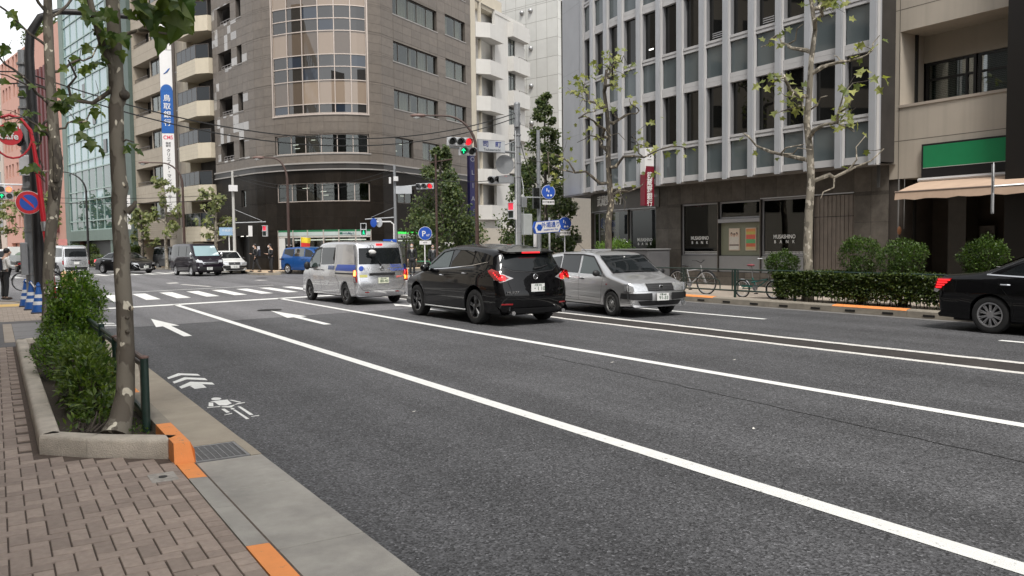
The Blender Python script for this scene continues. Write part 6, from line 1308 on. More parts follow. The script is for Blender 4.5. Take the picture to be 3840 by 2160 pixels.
# ------------------------------------------------------------------ planting
def leafmat(name, c1, c2, rough=.45, trans=.35):
    m = bpy.data.materials.new(name); m.use_nodes = True; n = m.node_tree.nodes; l = m.node_tree.links; p = n["Principled BSDF"]
    geo = n.new("ShaderNodeNewGeometry"); oi = n.new("ShaderNodeObjectInfo"); ad = n.new("ShaderNodeMath"); ad.operation = 'ADD'; l.new(geo.outputs['Random Per Island'], ad.inputs[0]); l.new(oi.outputs['Random'], ad.inputs[1])
    fr = n.new("ShaderNodeMath"); fr.operation = 'FRACT'; l.new(ad.outputs[0], fr.inputs[0])
    cr = n.new("ShaderNodeMix"); cr.data_type = 'RGBA'; cr.inputs[6].default_value = (*c1, 1); cr.inputs[7].default_value = (*c2, 1); l.new(fr.outputs[0], cr.inputs[0])
    nz = n.new("ShaderNodeTexNoise"); nz.inputs['Scale'].default_value = 25; l.new(geo.outputs['Position'], nz.inputs['Vector']); mr = n.new("ShaderNodeMapRange"); mr.inputs[3].default_value = .75; mr.inputs[4].default_value = 1.25; l.new(nz.outputs['Fac'], mr.inputs[0])
    vm = n.new("ShaderNodeVectorMath"); vm.operation = 'SCALE'; l.new(cr.outputs[2], vm.inputs[0]); l.new(mr.outputs[0], vm.inputs['Scale']); l.new(vm.outputs[0], p.inputs['Base Color'])
    p.inputs['Roughness'].default_value = rough; p.inputs['Specular IOR Level'].default_value = .4
    tr = n.new("ShaderNodeBsdfTranslucent"); v2 = n.new("ShaderNodeVectorMath"); v2.operation = 'MULTIPLY'; v2.inputs[1].default_value = (1.5, 1.7, .5); l.new(vm.outputs[0], v2.inputs[0]); l.new(v2.outputs[0], tr.inputs[0])
    mx = n.new("ShaderNodeMixShader"); mx.inputs[0].default_value = trans; l.new(p.outputs[0], mx.inputs[1]); l.new(tr.outputs[0], mx.inputs[2]); l.new(mx.outputs[0], n["Material Output"].inputs[0])
    return m
def barkmat(name, dark, mid, pale, thr=.62):
    """plane tree bark: smooth brown grey with flaked pale patches"""
    m = bpy.data.materials.new(name); m.use_nodes = True; n = m.node_tree.nodes; l = m.node_tree.links; p = n["Principled BSDF"]; p.inputs['Roughness'].default_value = .85
    geo = n.new("ShaderNodeNewGeometry"); mp = n.new("ShaderNodeMapping"); mp.inputs['Scale'].default_value = (1, 1, .45); l.new(geo.outputs['Position'], mp.inputs['Vector'])
    n1 = n.new("ShaderNodeTexNoise"); n1.inputs['Scale'].default_value = 6.5; n1.inputs['Detail'].default_value = 3; l.new(mp.outputs[0], n1.inputs['Vector'])
    c1 = n.new("ShaderNodeMapRange"); c1.inputs[1].default_value = .46; c1.inputs[2].default_value = .50; l.new(n1.outputs['Fac'], c1.inputs[0])
    a = n.new("ShaderNodeMix"); a.data_type = 'RGBA'; a.inputs[6].default_value = (*dark, 1); a.inputs[7].default_value = (*mid, 1); l.new(c1.outputs[0], a.inputs[0])
    n2 = n.new("ShaderNodeTexNoise"); n2.inputs['Scale'].default_value = 9; n2.inputs['Detail'].default_value = 2; mp2 = n.new("ShaderNodeMapping"); mp2.inputs['Location'].default_value = (3.1, 1.7, 5); mp2.inputs['Scale'].default_value = (1, 1, .6); l.new(geo.outputs['Position'], mp2.inputs['Vector']); l.new(mp2.outputs[0], n2.inputs['Vector'])
    c2 = n.new("ShaderNodeMapRange"); c2.inputs[1].default_value = thr; c2.inputs[2].default_value = thr + .015; l.new(n2.outputs['Fac'], c2.inputs[0])
    b = n.new("ShaderNodeMix"); b.data_type = 'RGBA'; l.new(a.outputs[2], b.inputs[6]); b.inputs[7].default_value = (*pale, 1); l.new(c2.outputs[0], b.inputs[0]); l.new(b.outputs[2], p.inputs['Base Color'])
    n3 = n.new("ShaderNodeTexNoise"); n3.inputs['Scale'].default_value = 40; n3.inputs['Detail'].default_value = 5; l.new(geo.outputs['Position'], n3.inputs['Vector'])
    ad = n.new("ShaderNodeMath"); ad.operation = 'MULTIPLY_ADD'; ad.inputs[1].default_value = .3; l.new(n3.outputs['Fac'], ad.inputs[0]); l.new(c1.outputs[0], ad.inputs[2]); bp = n.new("ShaderNodeBump"); bp.inputs['Strength'].default_value = .45; bp.inputs['Distance'].default_value = .012; l.new(ad.outputs[0], bp.inputs['Height']); l.new(bp.outputs[0], p.inputs['Normal'])
    return m
M_BARK = barkmat('plane_bark', (.105, .088, .068), (.17, .15, .118), (.62, .57, .46), .645); M_BARKD = barkmat('plane_bark_dark', (.06, .05, .04), (.10, .085, .065), (.40, .35, .26), .63); M_BARKF = barkmat('plane_bark_pale', (.16, .14, .11), (.27, .24, .19), (.50, .45, .37), .60); M_TWIG = mat('twig', (.075, .06, .048), .85, .2, 30)
M_LF_NEAR = leafmat('plane_leaf_green', (.042, .085, .017), (.135, .17, .045), .45, .4); M_LF_PALE = leafmat('plane_leaf_pale', (.10, .13, .03), (.34, .34, .12), .5, .3); M_LF_FAR = leafmat('plane_leaf_far', (.09, .12, .04), (.26, .27, .12), .55, .3)
M_LF_SHR = leafmat('shrub_leaf', (.030, .080, .012), (.155, .235, .035), .32, .35); M_LF_AZ = leafmat('azalea_leaf', (.035, .075, .016), (.16, .215, .045), .4, .35); M_LF_GIN = leafmat('dense_leaf', (.028, .055, .018), (.12, .145, .05), .5, .25); M_LF_HED = leafmat('hedge_leaf', (.020, .040, .010), (.095, .125, .028), .45, .25); M_LF_TOP = leafmat('topiary_leaf', (.024, .055, .012), (.095, .15, .03), .45, .25)
def rvec(r): return Vector((r.gauss(0, 1), r.gauss(0, 1), r.gauss(0, 1))).normalized()
def leaf_quad(mb, c, d, up, L, Wd, fold=.15):
    """pointed leaf of 2 x 2 faces, bent along its midrib"""
    d = d.normalized(); s = d.cross(up)
    if s.length < 1e-4: s = d.orthogonal()
    s.normalize(); nn = s.cross(d)
    mb.add([c, c + d * L * .45 + s * Wd - nn * 0 + nn * fold * Wd, c + d * L * .5, c + d * L * .45 - s * Wd + nn * fold * Wd, c + d * L - nn * L * .12], [(0, 1, 2), (0, 2, 3), (1, 4, 2), (2, 4, 3)])
PL = [(0, 0), (.10, -.06), (.30, -.02), (.42, .10), (.33, .22), (.52, .36), (.50, .50), (.34, .48), (.24, .60), (.20, .78), (.06, .92), (0, 1.06), (-.07, .92), (-.19, .76), (-.25, .60), (-.36, .50), (-.52, .46), (-.50, .34), (-.32, .22), (-.43, .08), (-.28, -.03), (-.09, -.06)]
def plane_leaf_mb(r, fold=.2):
    vs = [(0, .38, .0)] + [(x, y, abs(x) * fold + .10 * math.sin(y * 3 + x * 4) - .25 * max(0, y - .5) ** 1.3 + r.uniform(-.03, .03)) for x, y in PL]
    n = len(PL); return MB().add(vs, [(0, 1 + k, 1 + (k + 1) % n) for k in range(n)])
LEAF_ME = [mesh('leaf', plane_leaf_mb(R_, f), M_LF_NEAR, 50) for f in (.15, .3, .05, .4)]
def lobed(mb, c, d, up, L):
    """small five-lobed leaf, 5 faces"""
    d = d.normalized(); s = d.cross(up)
    if s.length < 1e-4: s = d.orthogonal()
    s.normalize(); nn = s.cross(d)
    p = lambda x, y, z=0: c + s * (x * L) + d * (y * L) + nn * (z * L)
    mb.add([p(0, 0), p(.38, .0, .08), p(.26, .28, .05), p(.55, .5, .12), p(.2, .62, .03), p(0, 1.05, -.12), p(-.2, .62, .03), p(-.55, .5, .12), p(-.26, .28, .05), p(-.38, 0, .08), p(0, .4, 0)], [(10, 0, 1, 2), (10, 2, 3, 4), (10, 4, 5, 6), (10, 6, 7, 8), (10, 8, 9, 0)])
def wander(a, b, n, amp, r):
    a = Vector(a); b = Vector(b); out = []
    for k in range(n + 1):
        t = k / n; p = a.lerp(b, t)
        if 0 < k < n: p += rvec(r) * amp * math.sin(math.pi * t)
        elif k == n: p += rvec(r) * amp * .3
        out.append(p)
    return out

# ---- first plane tree in the planter, close to the camera
def clumpy(t): return t
tr = thing('plane_tree', 'nearest plane tree with pale flaking bark at the front of the planter', 'tree', (.86, 7.75, .12))
T1 = [(.80, 7.62, .10), (.86, 7.72, .22), (.915, 7.80, .45), (.94, 7.86, .8), (.945, 7.9, 1.2), (.94, 7.95, 1.55), (.955, 8.0, 1.62), (.955, 8.0, 1.70), (.945, 8.02, 1.9), (.95, 8.04, 2.15), (.965, 8.04, 2.24), (.955, 8.04, 2.32), (.95, 8.05, 2.6), (.955, 8.05, 2.95), (.985, 8.06, 3.05), (.965, 8.06, 3.15), (.965, 8.06, 3.5), (.96, 8.07, 4.0), (.97, 8.05, 4.7), (.93, 8.1, 5.6)]
TR = [r_ * .80 for r_ in (.165, .118, .097, .088, .086, .083, .090, .086, .08, .079, .086, .08, .077, .076, .088, .078, .073, .070, .063, .04)]
tk = MB().tube(T1, TR, 16)
wobj('trunk', tk, M_BARK, tr, 60)
r = random.Random(3)
def knot(p, rr): wobj('knot', MB().ell(p, (rr, rr, rr), 10, 7), M_BARKD, tr, True)
# warty knots and pruned stubs
for p, rr in (((.985, 7.80, 1.18), .022), ((.95, 7.80, .98), .02), ((.95, 7.79, 1.10), .017), ((1.00, 7.97, 1.66), .02), ((.99, 7.99, 2.25), .02), ((1.02, 7.99, 3.05), .045)): knot(p, rr)
wobj('stub', MB().tube([(1.0, 7.97, 2.02), (1.06, 7.95, 2.08), (1.075, 7.95, 2.12)], [.035, .022, .012], 8), M_BARKD, tr, True)
limbs = [([(.955, 8.05, 3.25), (.86, 7.98, 3.45), (.78, 7.92, 3.75), (.70, 7.9, 4.2)], [.034, .03, .026, .02]), ([(.96, 8.06, 3.12), (.78, 8.12, 2.98), (.62, 8.2, 3.0), (.5, 8.25, 2.9)], [.022, .018, .014, .008]), ([(.62, 8.2, 3.0), (.60, 8.2, 3.12), (.66, 8.15, 3.2), (.60, 8.1, 3.33)], [.012, .012, .010, .007]), ([(.96, 8.06, 3.55), (1.15, 7.95, 3.62), (1.38, 7.8, 3.58)], [.02, .015, .008]),
         ([(.97, 8.05, 4.2), (1.25, 7.9, 4.25), (1.5, 7.7, 4.05)], [.02, .015, .008]), ([(.965, 8.05, 2.62), (1.02, 8.0, 2.66), (1.08, 7.98, 2.64)], [.012, .008, .005])]
for pts, rd in limbs: wobj('branch', MB().tube(pts, rd, 8), M_BARKD if pts[0][2] < 3.2 else M_BARK, tr, True)
def put_leaf(parent, p, d, size, m=None, up=Vector((0, 0, 1))):
    o = link('leaf', LEAF_ME[R_.randrange(4)], parent); d = Vector(d).normalized(); s = d.cross(up)
    if s.length < 1e-3: s = d.orthogonal()
    s.normalize(); nn = s.cross(d)
    o.matrix_parent_inverse = world_of(parent).inverted(); o.matrix_basis = Matrix(((s.x, d.x, nn.x, p[0]), (s.y, d.y, nn.y, p[1]), (s.z, d.z, nn.z, p[2]), (0, 0, 0, 1))) @ Matrix.Scale(size, 4)
    return o
# the big leaf cluster hanging into the top of the picture, and others on the limbs
for k in range(20):
    p = Vector((1.24 + r.uniform(-.22, .30), 7.85 + r.uniform(-.25, .2), 3.80 + r.uniform(-.16, .3)))
    put_leaf(tr, p, (r.uniform(-.5, .7), r.uniform(-.5, .3), r.uniform(-1, -.25)), r.uniform(.18, .29), up=rvec(r) * .6 + Vector((-.2, -.7, .6)))
for k in range(16): put_leaf(tr, Vector((.86 + r.uniform(-.14, .2), 7.95 + r.uniform(-.2, .1), 3.55 + r.uniform(-.12, .22))), (r.uniform(-1, 1), r.uniform(-.5, .2), r.uniform(-1, -.1)), r.uniform(.1, .15), up=rvec(r) * .5 + Vector((0, -.7, .6)))
for c_ in ((.58, 8.2, 2.95), (.72, 8.14, 2.7), (.8, 8.15, 2.62), (.6, 8.15, 3.05), (1.08, 7.98, 2.62), (.5, 8.2, 2.98), (.8, 8.0, 3.35)):
    for k in range(3): put_leaf(tr, Vector(c_) + rvec(r) * .05, (r.uniform(-1, 1), r.uniform(-.6, .2), r.uniform(-1, 0)), r.uniform(.08, .13), up=rvec(r) * .5 + Vector((0, -.7, .6)))

# ---- second plane tree, further along
tr2 = thing('plane_tree', 'second plane tree, scarred and leaning, behind the tall shrub', 'tree', (.92, 19.6, .1))
T2 = [(.88, 19.6, .05), (.9, 19.6, .5), (.93, 19.62, 1.2), (1.0, 19.65, 2.0), (1.1, 19.7, 2.8), (1.16, 19.75, 3.4), (1.14, 19.8, 4.2), (1.12, 19.8, 5.2), (1.12, 19.8, 6.2), (1.14, 19.8, 7.2), (1.2, 19.8, 8.2)]
wobj('trunk', MB().tube(T2, [.13, .115, .11, .11, .12, .13, .11, .10, .095, .075, .05], 14), M_BARK, tr2, 60)
wobj('scar', MB().tube([(1.14, 19.6, 3.1), (1.18, 19.55, 3.6), (1.13, 19.58, 4.0)], [.06, .10, .05], 8).tube([(1.1, 19.58, 2.75), (1.12, 19.56, 3.0)], [.04, .09], 8), M_BARKD, tr2, True)
br = [([(1.13, 19.8, 4.6), (.85, 19.6, 4.9), (.45, 19.3, 5.3), (.15, 19.2, 5.6), (-.2, 19.1, 5.9)], .035), ([(1.12, 19.8, 5.4), (1.5, 19.7, 5.6), (1.9, 19.6, 5.75), (2.2, 19.6, 6.3)], .035), ([(1.12, 19.8, 6.6), (.8, 19.7, 7.1), (.5, 19.6, 7.6), (.35, 19.5, 8.1)], .035), ([(1.13, 19.8, 6.5), (1.6, 19.8, 7.0), (2.1, 19.8, 7.2), (2.3, 19.7, 7.8)], .035), ([(1.12, 19.8, 5.9), (.6, 19.7, 6.3), (.2, 19.5, 6.6), (-.3, 19.3, 6.7), (-.6, 19.2, 7.2)], .03),
      ([(1.14, 19.8, 3.95), (.9, 19.6, 4.15), (.6, 19.5, 4.4), (.3, 19.4, 4.3), (0, 19.3, 4.5)], .028), ([(1.14, 19.8, 4.1), (1.4, 19.7, 4.35), (1.75, 19.6, 4.4), (1.95, 19.5, 4.8), (2.3, 19.4, 5.1)], .026), ([(1.13, 19.8, 4.5), (.9, 19.8, 4.2), (.85, 19.8, 3.6), (.95, 19.8, 3.1)], .03), ([(1.14, 19.8, 7.2), (1.3, 19.8, 7.7), (1.7, 19.8, 8.2)], .03), ([(1.12, 19.8, 5.0), (.7, 19.6, 5.05), (.2, 19.4, 5.2), (-.3, 19.3, 5.1)], .022)]
ends = []
for pts, r0 in br:
    n = len(pts); P3 = []
    for a, b in zip(pts[:-1], pts[1:]): P3 += wander(a, b, 3, .06, r)[:-1]
    P3.append(Vector(pts[-1])); wobj('branch', MB().tube(P3, [r0 * (1 - .75 * k / (len(P3) - 1)) for k in range(len(P3))], 7), M_BARKD, tr2, True); ends += P3[len(P3) // 3:]
tw = MB()
for k in range(46):
    e = r.choice(ends); f = e + rvec(r) * .35 + Vector((0, 0, .1)); tw.tube([e, (e + f) / 2 + rvec(r) * .05, f], [.009, .007, .004], 4); ends.append(f)
wobj('twigs', tw, M_TWIG, tr2)['kind'] = 'stuff'
cand = [e for e in ends]
for k in range(100):
    e = r.choice(cand); g = Vector(e) + rvec(r) * .12 - Vector((0, 0, .05))
    if g.x > 1.35 and r.random() < .5: continue
    put_leaf(tr2, g, (r.uniform(-1, 1), r.uniform(-.6, .3), r.uniform(-1, .1)), r.uniform(.16, .28), up=rvec(r) * .5 + Vector((0, -.7, .6)))

# ---- knobbly street plane trees
def pollard(label, base, H, spread, seed, leaves, lsize, bark, lm, trunk_r=.12, first=.42, group='pollarded plane trees', lean=(0, 0), nb=9, kn=True):
    r = random.Random(seed); t = thing('plane_tree', label, 'tree', base, 0, group); bx, by, bz = base
    z = bz; pts = []; n = 10
    for k in range(n + 1):
        f = k / n; pts.append(Vector((bx + lean[0] * f + .10 * math.sin(f * 7 + seed) * f, by + lean[1] * f + .10 * math.cos(f * 6 + seed) * f, bz + H * f)))
        if kn and 2 < k < n: pts[-1] += Vector((r.uniform(-.1, .1), r.uniform(-.1, .1), 0))
    wobj('trunk', MB().tube(pts, [trunk_r * (1.25 if k == 0 else 1 - .62 * (k / n) ** 1.2) for k in range(n + 1)], 10), bark, t, 60)
    ends = []; a = r.uniform(0, 6)
    for i in range(nb):
        f = first + (1 - first) * (i / (nb - .5)); p0 = pts[int(f * n)].lerp(pts[min(n, int(f * n) + 1)], f * n - int(f * n)); a += 2.4; L = spread * (1.05 - .55 * (f - first) / (1 - first)) * r.uniform(.8, 1.1)
        d = Vector((math.cos(a), math.sin(a), .12 + .4 * f)); p1 = p0 + d.normalized() * L * .55 + Vector((0, 0, -.02)); p2 = p1 + (d.normalized() + rvec(r) * .5 + Vector((0, 0, .25))).normalized() * L * .5
        P3 = wander(p0, p1, 3, .09 * L, r)[:-1] + wander(p1, p2, 3, .08 * L, r)
        wobj('branch', MB().tube(P3, [max(.012, trunk_r * .42 * (1 - .75 * k / (len(P3) - 1)) * (1.0 + (.25 if kn and k % 2 else 0))) for k in range(len(P3))], 7), bark, t, True)
        ends += P3[2:]
        for j in range(2):
            q = r.choice(P3[2:]); q2 = q + (rvec(r) + Vector((0, 0, .5))).normalized() * L * .45; P4 = wander(q, q2, 3, .07 * L, r); wobj('branch', MB().tube(P4, [trunk_r * .2 * (1 - .6 * k / 3) for k in range(4)], 6), bark, t, True); ends += P4[1:] * 2
    ends = [e for e in ends if math.hypot(e.x - bx - lean[0] * .6, e.y - by - lean[1] * .6) > spread * (.34 if kn else .15) or e.z > bz + H * .93] + [pts[-1]] * 2
    tw = MB(); tips = []
    for k in range(34):
        e = r.choice(ends); f = e + (rvec(r) + Vector((0, 0, .45))).normalized() * spread * r.uniform(.15, .42); tw.tube([e, (e + f) / 2 + rvec(r) * .04, f], [.011, .008, .004], 4); tips += [f, (e + f) / 2]
    wobj('twigs', tw, M_TWIG, t)['kind'] = 'stuff'
    lb = MB()
    for k in range(leaves):
        e = r.choice(tips if r.random() < .6 else ends) + rvec(r) * spread * .10
        lobed(lb, e, Vector((r.uniform(-1, 1), r.uniform(-1, 1), r.uniform(-1, .3))), rvec(r) * .6 + Vector((-.3, -.5, .6)), lsize * r.uniform(.7, 1.25))
    o = wobj('crown', lb, lm, t); o['kind'] = 'stuff'
    return t
pollard('slim knobbly plane tree in front of the bank corner sign', (17.55, 21.75, .15), 7.3, 2.1, 11, 220, .19, M_BARKD, M_LF_PALE, .13, .42)
pollard('pale-barked knobbly plane tree standing at the shutter of the bank', (17.6, 13.75, .15), 7.6, 2.2, 29, 170, .21, M_BARKF, M_LF_PALE, .125, .40)
for i, (lab, b, H, sp, nl) in enumerate((('plane tree on the far corner beside the white station wagon', (12.9, 58.6, .12), 5.2, 1.45, 420), ('leafy plane tree in front of the tan balcony block', (11.1, 67.2, .12), 6.6, 1.5, 420), ('small plane tree by the red sign post of the balcony block', (10.0, 71.5, .12), 4.6, 1.3, 330),
        ('plane tree in front of the pink block nearest the red pole', (4.75, 97, .12), 7.0, 1.9, 420), ('plane tree in front of the pink block, middle one', (2.9, 103, .12), 7.2, 2.0, 420), ('plane tree in front of the pink block, farthest left', (.6, 110, .12), 7.4, 2.0, 420))):
    pollard(lab, b, H, sp, 40 + i, nl, .26 + .02 * i, M_BARKF if i < 2 else M_BARKD, M_LF_FAR, .13, .36, 'plane trees along the side street', nb=8, kn=False)
# ---- dense conical trees
def conical(label, base, H, rad_, seed, n, lsz, z0=.12):
    r = random.Random(seed); t = thing('street_tree', label, 'tree', base, 0, 'dense street trees across the junction'); bx, by, bz = base
    wobj('trunk', MB().tube([(bx, by, bz), (bx + .03, by, bz + H * .4), (bx, by + .03, bz + H * .95)], [.14, .10, .02], 9), M_BARKD, t, True)
    bm = MB()
    for k in range(26): f = z0 + (1 - z0) * k / 26; a = k * 2.4; R = rad_ * (1.05 - f) ** .75 * (1 if f > .2 else f / .2); bm.tube([(bx, by, bz + H * f), (bx + R * .8 * math.cos(a), by + R * .8 * math.sin(a), bz + H * f + R * .35)], [.03, .008], 4)
    wobj('branches', bm, M_TWIG, t)['kind'] = 'stuff'
    cl = []
    for k in range(70):
        f = z0 + (1 - z0) * r.random() ** 1.25; R = rad_ * max(.06, (1.04 - f)) ** .72 * (1 if f > .25 else .55 + .45 * f / .25); a = r.uniform(0, 6.28); q = R * math.sqrt(r.uniform(.25, 1)); cl.append((Vector((bx + q * math.cos(a), by + q * math.sin(a), bz + H * f)), R * r.uniform(.22, .42) + .1))
    lb = MB()
    for k in range(n):
        c_, s_ = r.choice(cl); p = c_ + rvec(r) * s_ * r.random() ** .4; leaf_quad(lb, p, rvec(r) + Vector((0, 0, -.2)), rvec(r) * .7 + Vector((-.2, -.4, .7)), lsz * r.uniform(.7, 1.3), lsz * .42)
    o = wobj('crown', lb, M_LF_GIN, t); o['kind'] = 'stuff'
conical('dense green street tree in front of the brown building', (22.9, 44.3, .12), 7.3, 2.7, 5, 9500, .18, .17)
conical('tall conical street tree in front of the white panelled block', (25.6, 37.2, .15), 9.6, 1.9, 6, 8000, .17, .12)
conical('dense lower street tree behind the grey signal pole', (27.3, 41.6, .15), 6.6, 2.2, 8, 6000, .17, .2)
# ---- shrubs in the near planter
def blob_bush(name, label, base, blobs, n, L, Wd, lm, seed, stems=14, cat='shrub', group=None, shell=.35, up=.5):
    r = random.Random(seed); t = thing(name, label, cat, base, 0, group); lb = MB(); sm_ = MB(); blobs = list(blobs)
    for b in list(blobs):
        for k in range(9): d = rvec(r); q = r.uniform(.22, .38); blobs.append((b[0] + d.x * b[3] * .85, b[1] + d.y * b[4] * .85, b[2] + abs(d.z) * b[5] * .85, b[3] * q, b[4] * q, b[5] * q))
    w = [(b[3] * b[4] * b[5]) ** .8 for b in blobs]
    for k in range(stems):
        b = r.choice(blobs); p = Vector(b[:3]) + Vector((r.uniform(-.6, .6) * b[3], r.uniform(-.6, .6) * b[4], r.uniform(-.3, .6) * b[5])); q = Vector((base[0] + (p.x - base[0]) * .35, base[1] + (p.y - base[1]) * .35, base[2])); sm_.tube([q, q.lerp(p, .5) + rvec(r) * .04, p], [.014, .010, .004], 5)
    for k in range(n):
        b = r.choices(blobs, w)[0]; d = rvec(r); f = 1 - shell * r.random() ** 1.5 if r.random() < .75 else r.random() ** .4; p = Vector((b[0] + d.x * b[3] * f, b[1] + d.y * b[4] * f, b[2] + d.z * b[5] * f)) + rvec(r) * L * .6
        if p.z < base[2] + .02: continue
        dr = (d * .7 + rvec(r) * .8 + Vector((0, 0, up))).normalized(); leaf_quad(lb, p, dr, rvec(r) * .5 + Vector((0, 0, 1)), L * r.uniform(.65, 1.3), Wd * r.uniform(.8, 1.2))
    wobj('stems', sm_, M_TWIG, t)['kind'] = 'stuff'; o = wobj('foliage', lb, lm, t); o['kind'] = 'stuff'
    return t
soil = obj('soil', MB().add([(.38, 7.5, .12), (1.10, 6.98, .12), (1.10, 16.2, .12), (.45, 16.2, .12)], [(0, 1, 2, 3)]), M_SOIL, pav)
PW = [((.24, 16.1), (.245, 7.62)), ((.245, 7.62), (.56, 7.28)), ((.56, 7.28), (1.095, 6.86))]
def wallseg(a, b, w, h, inner, n=1):
    a = Vector(a); b = Vector(b); d = (b - a); L = d.length; d.normalize(); nn = Vector((-d.y, d.x)) * inner
    for k in range(n):
        p = a + d * (L * k / n + .002); q = a + d * (L * (k + 1) / n - .002); c1 = .035
        prof = [(0, .02), (0, h - c1), (c1 * .3, h - c1 * .3), (c1, h), (w - .012, h), (w, h - .012), (w, .02)]; m_ = len(prof)
        vs = [(e.x + nn.x * o, e.y + nn.y * o, z) for e in (p, q) for o, z in prof]
        obj('planter_stone', MB().add(vs, [tuple(range(m_)), tuple(range(2 * m_ - 1, m_ - 1, -1))] + [(i, (i + 1) % m_, m_ + (i + 1) % m_, m_ + i) for i in range(m_)]), M_STONE, pav, 50)
wallseg(PW[0][0], PW[0][1], .155, .20, 1, 11); wallseg(PW[1][0], PW[1][1], .155, .20, 1, 1); wallseg(PW[2][0], PW[2][1], .15, .20, 1, 1); wallseg((1.09, 16.4), (.25, 16.11), .15, .20, 1, 2)
blob_bush('azalea_shrub', 'broad-leaved azalea shrub at the front of the planter', (.72, 9.0, .12), [(.76, 9.4, .38, .26, .8, .30), (.74, 8.85, .31, .24, .4, .22), (.78, 10.0, .40, .27, .55, .28), (.76, 8.4, .25, .2, .25, .15)], 3000, .085, .0165, M_LF_AZ, 21, 40, up=.35, shell=.3)
blob_bush('azalea_seedling', 'small low sprouts of azalea at the planter corner', (.6, 7.85, .12), [(.56, 7.92, .17, .12, .16, .06), (.72, 8.0, .2, .12, .12, .08)], 90, .07, .014, M_LF_AZ, 22, 8)
blob_bush('tall_shrub', 'tall glossy small-leaved shrub at the back of the planter', (.78, 13.2, .12), [(.98, 13.4, .95, .36, .55, .40), (.86, 12.9, .68, .36, .6, .36), (1.06, 13.6, .78, .32, .55, .38), (.80, 13.6, .38, .34, .8, .30), (.95, 12.4, .42, .28, .45, .32), (.98, 13.6, 1.18, .2, .26, .2)], 9500, .06, .0165, M_LF_SHR, 23, 70, shell=.45)
blob_bush('tall_shrub', 'low dark shrub under the railing at the back of the planter', (.9, 11.3, .12), [(.86, 11.5, .38, .26, .6, .28), (.62, 11.4, .4, .28, .6, .28)], 2600, .05, .014, M_LF_SHR, 24, 24)
blob_bush('ground_cover', 'patch of low weeds beside the near trunk', (1.0, 7.6, .12), [(.98, 7.75, .13, .1, .35, .04)], 220, .03, .008, M_LF_SHR, 25, 0)
# ---- right pavement: clipped hedge and topiary balls
def hedge(label, x0, x1, y0, y1, z0, z1, n, seed, group, base=None, lsz=.06):
    r = random.Random(seed); t = thing('hedge', label, 'hedge', ((x0 + x1) / 2, (y0 + y1) / 2, z0), 0, group); lb = MB(); st = MB()
    for k in range(int((y1 - y0) * 9)):
        y = r.uniform(y0, y1); x = r.uniform(x0 + .1, x1 - .1); st.tube([(x, y, z0), (x + r.uniform(-.1, .1), y + r.uniform(-.15, .15), z0 + (z1 - z0) * .8)], [.012, .006], 4)
    for k in range(n):
        f = r.random()
        x, y, z = r.uniform(x0, x1), r.uniform(y0, y1), z0 + .12 + (z1 - z0 - .12) * r.random() ** .8
        if f < .55: x = x0 + abs(r.gauss(0, .06)) if r.random() < .75 else x1 - abs(r.gauss(0, .05))
        elif f < .8: z = z1 - abs(r.gauss(0, .04))
        z += .03 * math.sin(y * 3) ; leaf_quad(lb, Vector((x, y, z)), rvec(r) + Vector((-.3, 0, .4)), rvec(r) * .6 + Vector((-.2, 0, .8)), lsz * r.uniform(.7, 1.3), lsz * .36)
    wobj('stems', st, M_TWIG, t)['kind'] = 'stuff'; wobj('foliage', lb, M_LF_HED, t)['kind'] = 'stuff'
    return t
hedge('low clipped hedge along the right kerb grown round the green railing', 16.97, 17.9, 7.2, 14.35, .15, .90, 26000, 31, None, None, .07)
for i, (y, zc, rr, lab) in enumerate(((14.55, 1.02, .40, 'round clipped bush nearest the bank shutter window'), (12.25, 1.27, .50, 'round clipped bush just left of the granite wall end'), (11.2, 1.22, .50, 'round clipped bush under the left end of the awning'), (9.35, 1.27, .44, 'round clipped bush behind the parked black sedan'))):
    b = blob_bush('topiary_bush', lab, (17.6, y, .15), [(17.6, y, zc, rr, rr, rr * .95), (17.6, y, zc - rr * .55, rr * .62, rr * .62, rr * .6), (17.6, y, .55, rr * .45, rr * .5, .4)], 5200, .055, .017, M_LF_TOP, 50 + i, 20, 'bush', 'round clipped bushes in the right hedge', .22)
    wobj('stem', MB().tube([(17.6, y, .15), (17.62, y + .02, zc - .2)], [.035, .025], 6), M_TWIG, b)
blob_bush('planter_fern', 'pale green bushy fern on top of the grey box at the bank corner', (20.9, 25.2, 1.40), [(20.7, 25.3, 1.50, .55, .8, .22)], 900, .16, .02, leafmat('fern_leaf', (.07, .14, .02), (.16, .26, .05), .5, .3), 60, 10, 'plant')
